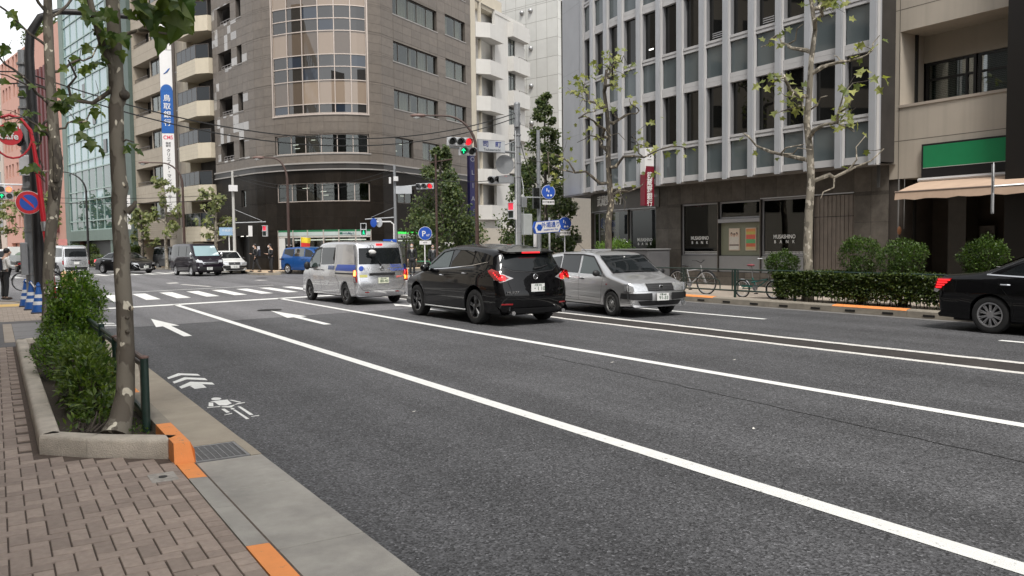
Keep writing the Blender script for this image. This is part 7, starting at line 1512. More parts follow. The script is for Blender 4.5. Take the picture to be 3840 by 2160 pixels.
# ---- hedge and bushes along the side street
def apt(a, o): v = A.at(a, o); return (v.x, v.y)
for i, (a0, a1, lab) in enumerate(((10.0, 15.5, 'low hedge along the side street before the balcony block'), (19.5, 31.5, 'low hedge along the side street before the green block'))):
    p = apt((a0 + a1) / 2, 2.4); t = thing('hedge', lab, 'hedge', (p[0], p[1], .12)); lb = MB(); r = random.Random(70 + i)
    for k in range(3200):
        q = A.at(r.uniform(a0, a1), 2.4 + r.uniform(-.35, .35)); leaf_quad(lb, Vector((q.x, q.y, .15 + 1.0 * r.random() ** .6)), rvec(r), rvec(r) * .5 + Vector((-.3, -.5, .7)), .17, .06)
    wobj('foliage', lb, M_LF_HED, t)['kind'] = 'stuff'
for i, (a, s_, lab) in enumerate(((11.8, .75, 'larger round bush before the balcony block'), (9.9, .55, 'smaller round bush before the balcony block'), (22.5, .75, 'round bush before the green block nearest the near trunk'), (27.5, .85, 'round bush before the green block, second from the trunk'), (31.0, .85, 'round bush before the green block nearest the silver van'))):
    p = apt(a, 2.5); blob_bush('round_bush', lab, (p[0], p[1], .12), [(p[0], p[1], 1.25, s_, s_, s_ * 1.05)], 1100, .16, .06, M_LF_HED, 80 + i, 5, 'bush', 'round bushes along the side street')
blob_bush('roof_garden', 'bushy trees of the roof garden on the pink block', (A.at(52, -3).x, A.at(52, -3).y, 26.5), [(A.at(50 + 3 * k, -3).x, A.at(50 + 3 * k, -3).y, 27.6 + .5 * (k % 2), 2.6, 2.6, 1.6) for k in range(4)], 3800, .35, .12, M_LF_GIN, 90, 8, 'roof garden')
# ------------------------------------------------------------------ signals, poles, signs, railings
M_SIGB = mat('signal_body', (.55, .56, .57), .45, .1, 8, dirt=.25, dcol=(.25, .25, .25)); M_OFF = mat('lens_off', (.012, .013, .012), .2, 0); M_RON = mat('signal_red', (.9, .03, .05), .3, 0, emit=(1, .01, .02), estr=.55); M_GON = mat('signal_green', (.05, .9, .4), .3, 0, emit=(.0, 1, .35), estr=.6); M_REDOFF = mat('lens_red_dim', (.5, .04, .06), .2, 0, emit=(1, .05, .1), estr=.3)
M_POLE = mat('pole_grey', (.27, .28, .29), .5, .12, 5, metal=.4, streak=.2, dcol=(.16, .15, .14)); M_BROWNP = mat('lamp_brown', (.065, .038, .030), .5, .12, 8); M_BLKP = mat('pole_black', (.012, .011, .011), .5, .15, 8); M_REDP = mat('pole_red', (.42, .012, .022), .4, .1, 6); M_GRP = mat('rail_green', (.012, .032, .025), .45, .25, 12, dirt=.3, dcol=(.06, .05, .04)); M_WIRE = mat('cable', (.015, .015, .015), .6, 0); M_SBLUE = mat('sign_plate_blue', (.015, .08, .42), .4, .03); M_SRED = mat('sign_plate_red', (.55, .02, .03), .4, .03)
def axes(az):
    """facing direction (towards which the lens looks) and the viewer's right"""
    f = Vector((math.sin(rad(az)), math.cos(rad(az)), 0)); return f, Vector((-f.y, f.x, 0))
def dbox(mb, c, f, r, a, b, d0, d1, z0, z1, ch=0.0):
    P_ = [c + r * a + f * d0, c + r * b + f * d0, c + r * b + f * d1, c + r * a + f * d1]
    return mb.add([(p.x, p.y, c.z + z0) for p in P_] + [(p.x, p.y, c.z + z1) for p in P_], [(3, 2, 1, 0), (4, 5, 6, 7), (0, 1, 5, 4), (1, 2, 6, 5), (2, 3, 7, 6), (3, 0, 4, 7)])
def disc(mb, c, f, rr, th, n=20):
    q = f.to_track_quat('Z', 'Y').to_matrix().to_4x4(); return mb.lathe([(rr, 0), (rr, th), (rr * .05, th + .002)], n, Matrix.Translation(c) @ q)
def signal(par, c, az, n=3, lit=2, lm=None, arrow=False, s=1.0, vertical=False):
    """signal head; lenses run along the viewer's right"""
    f, r = axes(az); c = Vector(c); h = .175 * s; w = .36 * s
    hd = link('signal_head', None, par); hd.matrix_parent_inverse = world_of(par).inverted()
    mb = MB(); L = n * w / 2
    dbox(mb, c, f, r, -L, L, -.08 * s, .05 * s, -h, h)
    wobj('case', mb, M_SIGB, hd)
    for k in range(n):
        p = c + r * (-L + w * (k + .5)) + f * .052 * s; q = f.to_track_quat('Z', 'Y').to_matrix().to_4x4()
        m = (lm or M_RON) if k == lit else M_OFF
        wobj('lens', disc(MB(), p, f, .14 * s, .012), m, hd, True)
        hood = MB(); vs = []; N = 12
        for i in range(N + 1):
            a = rad(-25 + 230 * i / N); e = r * math.cos(a) * .155 * s + Vector((0, 0, math.sin(a) * .155 * s)); vs += [p + e, p + e + f * (.22 * s if 20 < -25 + 230 * i / N < 160 else .16 * s) - Vector((0, 0, .015 * s))]
        hood.add(vs, [(2 * i, 2 * i + 1, 2 * i + 3, 2 * i + 2) for i in range(N)]); wobj('hood', hood, mat('hood_grey', (.20, .205, .21), .5, .1), hd)
        if arrow and k == lit:
            ar = MB(); g = f * .02
            for poly in ([(-.022, -.10), (.022, -.10), (.022, .03), (-.022, .03)], [(0, .12), (-.10, .02), (-.065, -.012), (0, .055)], [(0, .12), (.10, .02), (.065, -.012), (0, .055)]): ar.add([p + g + r * x * s + Vector((0, 0, z * s)) for x, z in poly], [tuple(range(len(poly)))])
            wobj('arrow', ar, M_GON, hd)
    return hd
def ped_signal(par, c, az, green):
    f, r = axes(az); c = Vector(c); hd = link('pedestrian_signal', None, par); hd.matrix_parent_inverse = world_of(par).inverted()
    wobj('case', dbox(MB(), c, f, r, -.17, .17, -.1, .05, -.36, .36), M_SIGB, hd)
    for k, (z, m) in enumerate(((.17, M_OFF if green else M_REDOFF), (-.17, mat('ped_panel_off', (.01, .02, .016), .3, 0)))): wobj('lens', dbox(MB(), c, f, r, -.125, .125, .05, .058, z - .14, z + .14), m, hd)
    if green:
        m = MB()
        for poly in ([(-.02, .06), (.03, .06), (.03, .11), (-.02, .11)], [(-.04, -.02), (.04, -.02), (.04, .05), (-.04, .05)], [(-.06, -.11), (-.03, -.11), (.02, -.02), (-.02, -.02)], [(.05, -.11), (.08, -.11), (.03, -.02), (0, -.02)]): m.add([c + f * .062 + r * x + Vector((0, 0, z - .17)) for x, z in poly], [tuple(range(len(poly)))])
        wobj('walking_figure', m, M_GON, hd)
    for z in (.33, -.02): wobj('hood', dbox(MB(), c, f, r, -.15, .15, .05, .16, z, z + .015), M_SIGB, hd)
    return hd
def pole(par, x, y, z0, z1, r0, r1, m=M_POLE, name='pole'): return wobj(name, MB().tube([(x, y, z0), (x, y, (z0 + z1) / 2), (x, y, z1)], [r0, (r0 + r1) / 2, r1], 12), m, par, True)
# ---- main signal mast by the bank corner
sp_ = thing('signal_mast', 'grey signal mast at the bank corner with red light and green arrow', 'traffic light', (19.44, 30.35, .15))
pole(sp_, 19.44, 30.35, .15, 7.75, .155, .13); wobj('cap', MB().lathe([(.14, 7.75), (.12, 7.82), (.03, 7.86)], 10, Matrix.Translation((19.44, 30.35, 0))), M_POLE, sp_)
for z in (2.2, 3.4, 4.6, 5.2, 5.9, 6.4, 6.9, 7.3): wobj('band', MB().lathe([(.165, z), (.165, z + .05)], 12, Matrix.Translation((19.44, 30.35, 0))), M_STEEL, sp_)
wobj('transformer', MB().tube([(19.32, 30.2, 6.75), (19.32, 30.2, 7.55)], .12, 10), M_POLE, sp_, True)
wobj('mast_arm', MB().tube([(19.4, 30.35, 5.66), (17.3, 30.35, 5.72), (16.1, 30.35, 5.74)], [.06, .05, .045], 8).tube([(19.4, 30.35, 6.2), (18.2, 30.35, 5.75)], .025, 6), M_POLE, sp_, True)
signal(sp_, (16.55, 30.3, 5.98), 188, 3, 2, M_RON); signal(sp_, (16.90, 30.3, 5.60), 188, 2, 0, mat('lens_arrow_dark', (.01, .02, .015), .3, 0), True)
bd = wobj('name_board', MB().box(17.42, 18.72, 30.22, 30.27, 5.62, 6.10), mat('board_grey', (.46, .48, .50), .4, .05), sp_); wobj('board_rim', MB().box(17.39, 18.75, 30.265, 30.30, 5.59, 6.13), M_FIN2, sp_)
M_NAVY = mat('letter_navy', (.015, .03, .20), .5, 0)
text('lettering', '司　町', .27, (18.07, 30.215, 5.93), (1, 0, 0), (0, 0, 1), M_NAVY, bd, .015, sx=1.15); text('lettering', 'Tsukasamachi', .15, (18.07, 30.215, 5.71), (1, 0, 0), (0, 0, 1), mat('letter_dark', (.05, .06, .08), .5, 0), bd, .008)
f, r_ = axes(12); wobj('sign_back', disc(MB(), Vector((18.9, 30.55, 5.15)), -f, .42, .02), M_POLE, sp_); wobj('sign_back', dbox(MB(), Vector((18.95, 30.5, 4.5)), f, r_, -.35, .35, 0, .02, -.14, .14), M_POLE, sp_)
ped_signal(sp_, (19.0, 30.2, 3.15), 250, False); wobj('white_board', MB().box(19.06, 19.1, 29.95, 30.15, 2.75, 3.6), M_SW, sp_)
wobj('control_box', MB().bbox(19.5, 19.95, 30.0, 30.35, 2.1, 3.0, .02), mat('box_pale', (.36, .38, .38), .5, .08), sp_); wobj('control_box', MB().bbox(19.5, 19.75, 30.1, 30.35, 3.3, 3.75, .02), M_POLE, sp_)
signal(sp_, (19.05, 31.2, 4.55), 235, 3, 2, M_RON)
wobj('conduit', MB().tube([(19.68, 30.3, .15), (19.68, 30.3, 4.2), (19.6, 30.3, 4.6)], .025, 6).tube([(19.25, 30.2, .15), (19.25, 30.2, 6.6)], .022, 6), M_SIGB, sp_, True)
# ---- thinner mast with avenue sign
s2 = thing('sign_mast', 'thin grey mast with blue round signs and white avenue name board', 'sign post', (21.33, 31.53, .15))
pole(s2, 21.33, 31.53, .15, 6.9, .10, .08); wobj('white_post', MB().tube([(20.95, 31.3, .15), (20.95, 31.3, 2.55)], .08, 10), M_SW, s2, True); pole(s2, 21.75, 31.3, .15, 2.9, .045, .045, M_SIGB)
AV = lambda o: [(x, o, z) for x, z in ((0, 2.40), (.1, 2.14), (1.45, 2.22), (1.58, 2.48), (1.45, 2.78), (.1, 2.68))]
def avb(m, o0, o1, k, par, nm):
    g = lambda o: [(20.35 + .79 + (x - .79) * k, 30.55 + o, 2.46 + (z - 2.46) * k) for x, _, z in AV(0)]
    return wobj(nm, MB().add(g(o0) + g(o1), [(0, 1, 2, 3, 4, 5), (11, 10, 9, 8, 7, 6)] + [(q, (q + 1) % 6, 6 + (q + 1) % 6, 6 + q) for q in range(6)]), m, par)
bd = avb(M_SBLUE, 0, .1, 1.0, s2, 'avenue_board'); avb(M_SW, -.008, .0, .9, bd, 'board_face')
text('lettering', '外堀通り', .26, (21.3, 30.53, 2.54), (1, 0, .06), (0, 0, 1), M_SBLUE, bd, .008); text('lettering', 'Sotobori-dori Ave.', .105, (21.3, 30.53, 2.34), (1, 0, .06), (0, 0, 1), M_SBLUE, bd, .006); wobj('route_mark', disc(MB(), Vector((20.68, 30.54, 2.42)), Vector((0, -1, 0)), .16, .006, 6), M_SBLUE, bd)
def round_sign(par, c, az, rr, m=M_SBLUE, plate='自転車'):
    f, r = axes(az); c = Vector(c); sg = wobj('round_sign', disc(MB(), c, f, rr, .012, 24), m, par); wobj('rim', disc(MB(), c - f * .004, f, rr * 1.06, .008, 24), M_SW, sg)
    if plate: pb_ = wobj('small_plate', dbox(MB(), c, f, r, -rr * .9, rr * .9, 0, .012, -rr - .26, -rr - .05), M_SW, sg); q = c + f * .015; text('lettering', plate, .11, (q.x, q.y, c.z - rr - .155), tuple(r), (0, 0, 1), M_INK, pb_, .005)
    return sg
def picto(par, c, az, rr):
    f, r = axes(az); c = Vector(c) + f * .02; m = MB()
    for poly in ([(-.3, .1), (-.16, .1), (-.16, .55), (-.3, .55)], [(.0, -.05), (.12, -.05), (.12, .3), (0, .3)]): m.add([c + r * x * rr + Vector((0, 0, z * rr)) for x, z in poly], [(0, 1, 2, 3)])
    for x0, z0 in ((-.05, -.5), (.4, -.5)):
        m.add([c + r * (x0 + .16 * math.cos(a)) * rr + Vector((0, 0, (z0 + .16 * math.sin(a)) * rr)) for a in [k * .785 for k in range(8)]], [tuple(range(8))])
    wobj('pictogram', m, M_SW, par)
sg = round_sign(s2, (21.5, 31.0, 4.05), 200, .31, plate='歩行者専用'); picto(sg, (21.5, 31.0, 4.05), 200, .31); wobj('sign_arm', MB().tube([(20.2, 31.3, 3.6), (20.4, 31.2, 3.8), (21.3, 31.1, 3.8)], .03, 6), M_POLE, s2, True)
sg = round_sign(s2, (22.35, 30.9, 2.62), 200, .29, plate='歩行者専用'); picto(sg, (22.35, 30.9, 2.62), 200, .29); wobj('sign_arm', MB().tube([(21.75, 31.2, 2.45), (22.3, 31.0, 2.45)], .03, 6), M_SW, s2, True); pole(s2, 22.4, 31.0, .15, 2.9, .03, .03, M_SIGB)
wobj('signal_back', MB().bbox(20.9, 21.25, 31.3, 31.45, 3.3, 4.25, .02), M_OFF, s2)
# ---- street lamps
def lamp(label, x, y, z0, H, ax, ay, m=M_BROWNP, drop=.0, L=2.2, r=.085, cat='street lamp'):
    t = thing('street_lamp', label, cat, (x, y, z0), 0, 'street lamps'); d = Vector((ax, ay, 0)).normalized(); pts = [Vector((x, y, z0)), Vector((x, y, z0 + H * .78))]
    for k in range(1, 9): a = rad(90 * k / 8); pts.append(Vector((x, y, z0 + H * .78)) + d * (L * .62 * (1 - math.cos(a))) + Vector((0, 0, H * .20 * math.sin(a))))
    e = pts[-1] + d * L * .38 + Vector((0, 0, .02)); pts.append(e)
    wobj('post', MB().tube(pts, [r * 1.25, r] + [r * (.9 - .05 * k) for k in range(len(pts) - 2)], 10), m, t, True)
    hd = link('lamp_head', None, t); hd.matrix_parent_inverse = world_of(t).inverted(); M = Matrix.Rotation(math.atan2(d.y, d.x), 3, 'Z')
    wobj('housing', MB().ell(e + d * .30, (.42, .16, .10), 14, 8, M), mat('lamp_housing', (.16, .10, .085), .5, .1), hd, True); wobj('glass_bowl', MB().ell(e + d * .36 - Vector((0, 0, .08)), (.2, .12, .11), 12, 8, M), mat('lamp_bowl', (.5, .5, .48), .1, 0, coat=1), hd, True)
    return t
lamp('brown street lamp arching over the junction right of the main signal', 20.89, 36.53, .0, 8.4, -.85, .52, L=2.6)
lamp('brown street lamp in front of the brown building shop', 16.0, 52.3, .12, 7.4, -.85, .52, L=1.5)
lamp('brown street lamp in front of the balcony block', 11.9, 64.4, .12, 8.0, -.85, .45, L=2.4)
lamp('dark street lamp in front of the green glass block', 7.1, 82.5, .12, 8.6, -.9, .3, L=3.0, m=M_BLKP)
t = thing('slim_pole', 'slim rusty brown pole in front of the dense green street tree', 'pole', (20.0, 39.3, 0)); pole(t, 20.0, 39.3, 0, 6.5, .075, .05, M_BROWNP); wobj('arm', MB().tube([(19.7, 39.45, 6.05), (20.8, 38.9, 6.25)], .03, 6), M_BROWNP, t)
# ---- signal across the junction, in front of the brown building
s3 = thing('signal_mast', 'signal mast before the shop with green walking light and small red signal', 'traffic light', (19.44, 43.36, 0))
pole(s3, 19.44, 43.36, 0, 6.25, .10, .075); wobj('mast_arm', MB().tube([(19.44, 43.36, 5.0), (20.9, 42.5, 5.15)], .04, 8).tube([(19.44, 43.36, 3.3), (17.9, 44.1, 3.2)], .035, 6).tube([(19.44, 43.3, 3.9), (18.2, 43.95, 3.3)], .012, 5), M_POLE, s3, True)
signal(s3, (20.9, 42.45, 5.05), 228, 3, 2, M_RON, s=.95); wobj('name_board', dbox(MB(), Vector((19.85, 43.05, 4.85)), *axes(205), -.45, .45, 0, .04, -.22, .22), mat('board_grey', (.46, .48, .50), .4), s3)
ped_signal(s3, (17.75, 44.0, 2.62), 205, True); wobj('box', MB().bbox(19.3, 19.55, 43.1, 43.25, 5.35, 5.6, .01), M_SW, s3); wobj('box', MB().bbox(19.05, 19.15, 43.2, 43.3, 5.2, 5.55, .01), M_SW, s3)
f, r_ = axes(215); sg = wobj('one_way_board', dbox(MB(), Vector((19.0, 43.2, 1.85)), f, r_, -.38, .38, 0, .02, -.2, .2), M_SBLUE, s3); ar = MB(); c_ = Vector((19.0, 43.2, 1.85)) + f * .025
for poly in ([(-.28, -.05), (.08, -.05), (.08, .05), (-.28, .05)], [(.08, -.14), (.28, 0), (.08, .14)]): ar.add([c_ + r_ * x + Vector((0, 0, z)) for x, z in poly], [tuple(range(len(poly)))])
wobj('arrow', ar, M_SW, sg); wobj('bent_arm', MB().tube([(19.3, 43.3, 1.9), (19.3, 43.3, 2.9), (19.15, 43.4, 3.05), (18.4, 43.7, 3.05)], .04, 6), M_SW, s3, True)
f2, r2 = axes(250); wobj('round_sign', disc(MB(), Vector((18.25, 43.7, 3.0)), f2, .26, .012), M_SBLUE, s3); wobj('sign_back', disc(MB(), Vector((18.55, 43.6, 3.0)), f2, .26, .012), M_SIGB, s3)
s4 = thing('signal_mast', 'pale signal mast with pedestrian signal before the far end of the brown building', 'traffic light', (13.36, 55.47, .12))
pole(s4, 13.36, 55.47, .12, 6.7, .11, .08, mat('pole_pale', (.46, .45, .42), .5, .1)); wobj('box', MB().bbox(13.05, 13.6, 55.2, 55.35, 5.35, 5.75, .01), M_SW, s4); wobj('mast_arm', MB().tube([(13.36, 55.47, 3.3), (15.2, 54.6, 3.35)], .035, 6).tube([(13.36, 55.47, 4.2), (15.0, 54.65, 3.4)], .014, 5), M_POLE, s4, True); ped_signal(s4, (15.1, 54.5, 2.75), 235, False); wobj('white_board', MB().box(14.1, 14.35, 54.75, 54.8, 2.4, 3.1), M_SW, s4)
# ---- assorted signs across the junction
def postsign(name, label, x, y, z0, zt, cat='sign'): t = thing(name, label, cat, (x, y, z0)); pole(t, x, y, z0, zt, .035, .035, M_SW, 'post'); return t
t = postsign('parking_sign', 'round blue parking sign before the green-lit shop front', 20.4, 41.6, 0, 2.6); sg = round_sign(t, (20.4, 41.52, 2.35), 207, .36, plate='60分'); f, r_ = axes(207); p = Vector((20.4, 41.52, 2.35)) + f * .02; text('lettering', 'P', .42, (p.x - r_.x * .08, p.y - r_.y * .08, 2.32), tuple(r_), (0, 0, 1), M_SW, sg, .02); text('lettering', "60'", .17, (p.x + r_.x * .16, p.y + r_.y * .16, 2.24), tuple(r_), (0, 0, 1), M_SW, sg, .01)
t = postsign('street_name_sign', 'small pale blue street sign board on a white post at the far corner', 13.15, 56.0, .12, 2.6); wobj('board', dbox(MB(), Vector((12.95, 55.95, 2.75)), *axes(195), -.42, .42, 0, .03, -.26, .26), mat('sign_pale_blue', (.28, .42, .58), .4, .05), t); f, r_ = axes(195); p = Vector((12.95, 55.95, 2.8)) + f * .035; text('lettering', '外堀通り', .17, (p.x + r_.x * .1, p.y + r_.y * .1, p.z), tuple(r_), (0, 0, 1), M_SW, t)
t = thing('shop_flag', 'red and yellow shop flag above the blue minivan', 'flag', (16.6, 50.9, .12)); pole(t, 16.35, 51.0, .12, 2.35, .015, .012, M_SW)
ff = MB(); vs_f = []
for i in range(9): u = i / 8; vs_f += [(16.35 + .62 * u, 51.0 - .1 * u + .05 * math.sin(u * 6), 2.3 - .08 * u), (16.35 + .58 * u, 51.0 - .1 * u + .06 * math.sin(u * 6 + 1), 1.95 - .05 * u), (16.35 + .56 * u, 51.0 - .1 * u + .05 * math.sin(u * 6 + 1.5), 1.3)]
wobj('cloth', MB().add(vs_f, [(3 * i, 3 * i + 3, 3 * i + 4, 3 * i + 1) for i in range(8)]), mat('flag_yellow', (.75, .55, .03), .8, .2, 8), t); wobj('cloth_lower', MB().add(vs_f, [(3 * i + 1, 3 * i + 4, 3 * i + 5, 3 * i + 2) for i in range(8)]), mat('flag_red', (.6, .03, .02), .8, .2, 8), t)
t = thing('shop_board', 'green, white and red shop board by the two waiting men', 'sign board', (18.9, 42.3, 0)); f, r_ = axes(207); c_ = Vector((18.75, 42.2, 0))
for z0, z1, m in ((1.18, 1.45, mat('board_green', (.02, .28, .08), .5)), (.92, 1.18, M_SW), (.88, .92, M_NAVY), (.35, .88, mat('board_red', (.42, .02, .04), .5))): wobj('panel', dbox(MB(), c_, f, r_, -.38, .38, 0, .05, z0, z1), m, t)
wobj('stand', dbox(MB(), c_, f, r_, -.36, .36, -.05, 0, 0, 1.45), M_FIN2, t); p = c_ + f * .06
text('lettering', '酒ビール', .17, (p.x, p.y, .72), tuple(r_), (0, 0, 1), M_SW, t, .01); text('lettering', 'たばこ', .2, (p.x, p.y, .50), tuple(r_), (0, 0, 1), M_SW, t, .01); text('lettering', 'FamilyMart', .11, (p.x, p.y, 1.05), tuple(r_), (0, 0, 1), M_NAVY, t)
for lab, x, y in (('green hooped guard rail beside the shop board', 18.9, 42.9), ('green hooped guard rail behind the tall waiting man', 20.3, 42.0), ('green hooped guard rail behind the man in grey', 21.8, 41.0)):
    t = thing('guard_hoop', lab, 'railing', (x, y, 0), 0, 'green hooped guard rails'); wobj('hoop', MB().tube([(x - .5, y + .33, 0), (x - .5, y + .33, .65), (x - .42, y + .28, .78), (x + .42, y - .28, .78), (x + .5, y - .33, .65), (x + .5, y - .33, 0)], .035, 8), mat('guard_green', (.04, .20, .09), .5, .1), t, True)
for lab, x, y, z0, z1, m in (('small pink notice on a stand before the white house', 25.6, 47.2, .9, 1.5, mat('notice_pink', (.6, .42, .40), .6)), ('small yellow notice on a stand before the white house', 27.0, 46.4, .8, 1.4, mat('notice_yellow', (.6, .38, .03), .6)), ('navy poster board left of the bank corner', 28.2, 43.5, .6, 1.9, mat('notice_navy', (.02, .04, .16), .6)), ('lime poster board left of the navy board', 27.4, 44.2, .7, 1.8, mat('notice_lime', (.45, .45, .10), .6))):
    t = thing('notice_stand', lab, 'sign board', (x, y, 0)); wobj('board', dbox(MB(), Vector((x, y, 0)), *axes(212), -.35, .35, 0, .04, z0, z1), m, t); wobj('leg', MB().tube([(x, y + .05, 0), (x, y + .05, z0)], .03, 6), M_FIN2, t)
t = thing('shop_sign_post', 'post with small cream shop signs beside the bank corner', 'sign', (27.5, 37.0, .15))
for x, y, z0, z1, w_, m in ((26.6, 37.0, 1.75, 2.3, .4, M_SW), (27.3, 36.7, 1.7, 2.15, .3, mat('sign_cream2', (.55, .5, .4), .6)), (26.7, 37.1, 1.2, 1.55, .6, mat('sign_tan', (.5, .38, .3), .6))): wobj('board', dbox(MB(), Vector((x, y, 0)), *axes(215), -w_, w_, 0, .1, z0, z1), m, t)
wobj('post', MB().tube([(26.7, 37.3, .15), (26.7, 37.3, 2.3)], .05, 6), M_FIN2, t); f, r_ = axes(215); p = Vector((26.6, 37.0, 0)) + f * .11; text('lettering', '弁当屋', .26, (p.x, p.y, 2.02), tuple(r_), (0, 0, 1), M_INK, t, .01)
t = thing('red_post_sign', 'white vertical shop sign on a dark red post beside the green block', 'sign', (10.2, 80.5, .12)); q = A.at(16.3, 1.2); wobj('post', MB().tube([(q.x, q.y, .12), (q.x, q.y, 7.0)], .12, 8), mat('post_maroon', (.14, .02, .02), .5), t, True); f, r_ = axes(188); wobj('board', dbox(MB(), Vector((q.x, q.y, 0)), f, r_, -.35, .35, .12, .2, 3.4, 6.4), M_SW, t); p = Vector((q.x, q.y, 0)) + f * .22
for k, ch in enumerate('そば処'): text('lettering', ch, .55, (p.x, p.y, 5.6 - .65 * k), tuple(r_), (0, 0, 1), M_INK, t, .01)
t = thing('pink_notice', 'small pink notice board on a white post before the round bushes', 'sign', (6.5, 88, .12)); q = A.at(28.8, 3.2); pole(t, q.x, q.y, .12, 1.4, .05, .05, M_SW, 'post'); wobj('board', dbox(MB(), Vector((q.x, q.y, 0)), *axes(185), -.38, .38, 0, .08, 1.2, 2.7), mat('notice_pink2', (.55, .22, .20), .6), t)
# ---- road sign seen from behind at the far right
t = thing('sign_from_behind', 'back of a round road sign on a bracket in front of the awning', 'sign', (17.2, 8.7, .15)); f, r_ = axes(120)
wobj('disc', disc(MB(), Vector((17.15, 8.95, 2.93)), Vector((.45, -.89, 0)), .3, .012), M_SIGB, t); wobj('plate', dbox(MB(), Vector((17.15, 8.95, 2.42)), Vector((.45, -.89, 0)), Vector((.89, .45, 0)), -.2, .2, 0, .012, -.2, .2), M_SIGB, t); wobj('strap', MB().tube([(17.2, 8.98, 2.2), (17.2, 8.98, 3.2)], .03, 8), M_STEEL, t); wobj('arm', MB().tube([(17.2, 8.98, 2.75), (17.6, 8.4, 2.78), (18.1, 7.6, 2.8)], .025, 6), M_STEEL, t); pole(t, 18.1, 7.6, .15, 3.4, .06, .06, M_BLKP)
# ---- cluster at the left corner: utility pole, black lamp post, red post, no-parking sign
up_ = thing('utility_pole', 'grey steel utility pole with bands at the left corner', 'pole', (.86, 26.65, .05)); pole(up_, .86, 26.65, .05, 7.2, .15, .12); wobj('riser_box', MB().bbox(.60, .78, 26.4, 26.75, 1.0, 1.9, .02), M_POLE, up_); wobj('riser_box', MB().bbox(.66, .98, 26.42, 26.55, 3.75, 4.3, .02), M_SIGB, up_)
for z in (1.0, 2.2, 3.4, 4.4, 5.3, 5.6, 5.9, 6.2, 6.5, 6.8): wobj('band', MB().lathe([(.16, z), (.16, z + .06)], 12, Matrix.Translation((.86, 26.65, 0))), M_STEEL, up_)
wobj('meter', MB().ell((.70, 26.42, 4.75), (.13, .10, .22), 10, 8), M_OFF, up_, True)
bl = thing('black_lamp_post', 'tall black lamp post arching to the right behind the near trees', 'street lamp', (1.02, 26.2, .05)); wobj('post', MB().tube([(1.04, 26.2, .05), (1.02, 26.2, 5.0), (1.0, 26.2, 7.0), (1.05, 26.2, 7.6), (1.3, 26.15, 8.05), (1.75, 26.1, 8.25), (2.6, 26.0, 8.3), (4.1, 25.8, 8.28)], [.15, .13, .12, .11, .095, .085, .08, .07], 12), M_BLKP, bl, True); wobj('lamp_head', MB().ell((4.45, 25.75, 8.26), (.45, .18, .1), 12, 8), M_BLKP, bl, True)
wobj('notice_plate', MB().box(1.03, 1.13, 26.03, 26.06, 2.95, 3.25), M_SIGB, bl); wobj('cabling', MB().tube([(1.16, 26.05, .5), (1.24, 26.0, 1.2), (1.18, 26.0, 2.0), (1.14, 26.02, 2.6)], .02, 5).tube([(1.12, 26.05, .4), (1.28, 25.98, .9), (1.2, 26.0, 1.7)], .015, 5), M_WIRE, bl, True)
rp = thing('red_post', 'red bent steel post with arched top and round red sign', 'sign post', (1.30, 25.3, .05)); wobj('post', MB().tube([(1.32, 25.3, .05), (1.26, 25.3, 1.2), (1.13, 25.3, 2.6), (1.06, 25.3, 3.6), (1.0, 25.3, 4.3), (.92, 25.3, 4.85), (.70, 25.3, 5.15), (.45, 25.3, 5.22), (.15, 25.3, 5.1), (-.1, 25.3, 4.8)], [.075, .075, .07, .06, .055, .05, .045, .04, .035, .03], 10), M_REDP, rp, True)
wobj('collar', MB().tube([(1.17, 25.3, 2.2), (1.145, 25.3, 2.45)], .085, 10), M_STEEL, rp, True); wobj('collar', MB().tube([(1.05, 25.3, 3.75), (1.04, 25.3, 3.95)], .078, 10), M_REDP, rp, True)
sg = wobj('round_sign', disc(MB(), Vector((.45, 25.3, 4.72)), Vector((0, -1, 0)), .29, .05, 24), M_SRED, rp); text('lettering', 'RANT', .15, (.52, 25.235, 4.92), (1, 0, 0), (0, 0, 1), M_SW, sg, .02); text('lettering', 'Cafe', .24, (.42, 25.235, 4.66), (1, 0, 0), (0, 0, 1), M_SW, sg, .02); wobj('lower_ring', MB().tube([(.05 + .9 * .5 * (1 - math.cos(a)), 25.28, 4.72 - .62 * math.sin(a)) for a in [math.pi * k / 10 for k in range(11)]], .025, 6), M_REDP, rp, True)
npk = thing('no_parking_sign', 'round blue and red no-parking sign on the black lamp post', 'sign', (.85, 25.9, 3.3)); c_ = Vector((.82, 25.55, 2.96)); fN = Vector((-.03, -1, 0)).normalized()
wobj('disc', disc(MB(), c_, fN, .312, .01, 28), M_SW, npk); wobj('red_ring', disc(MB(), c_ + fN * .008, fN, .30, .008, 28), M_SRED, npk); wobj('blue_field', disc(MB(), c_ + fN * .014, fN, .212, .008, 28), M_SBLUE, npk)
b_ = MB(); cc = c_ + fN * .026; u1 = Vector((.7, 0, -.7)); u2 = Vector((.7, 0, .7)); b_.add([cc - u1 * .23 - u2 * .03, cc + u1 * .23 - u2 * .03, cc + u1 * .23 + u2 * .03, cc - u1 * .23 + u2 * .03], [(0, 1, 2, 3)]); wobj('red_bar', b_, M_SRED, npk); wobj('bracket', MB().tube([(.85, 25.6, 2.96), (1.0, 26.1, 2.96)], .03, 6), M_STEEL, npk)
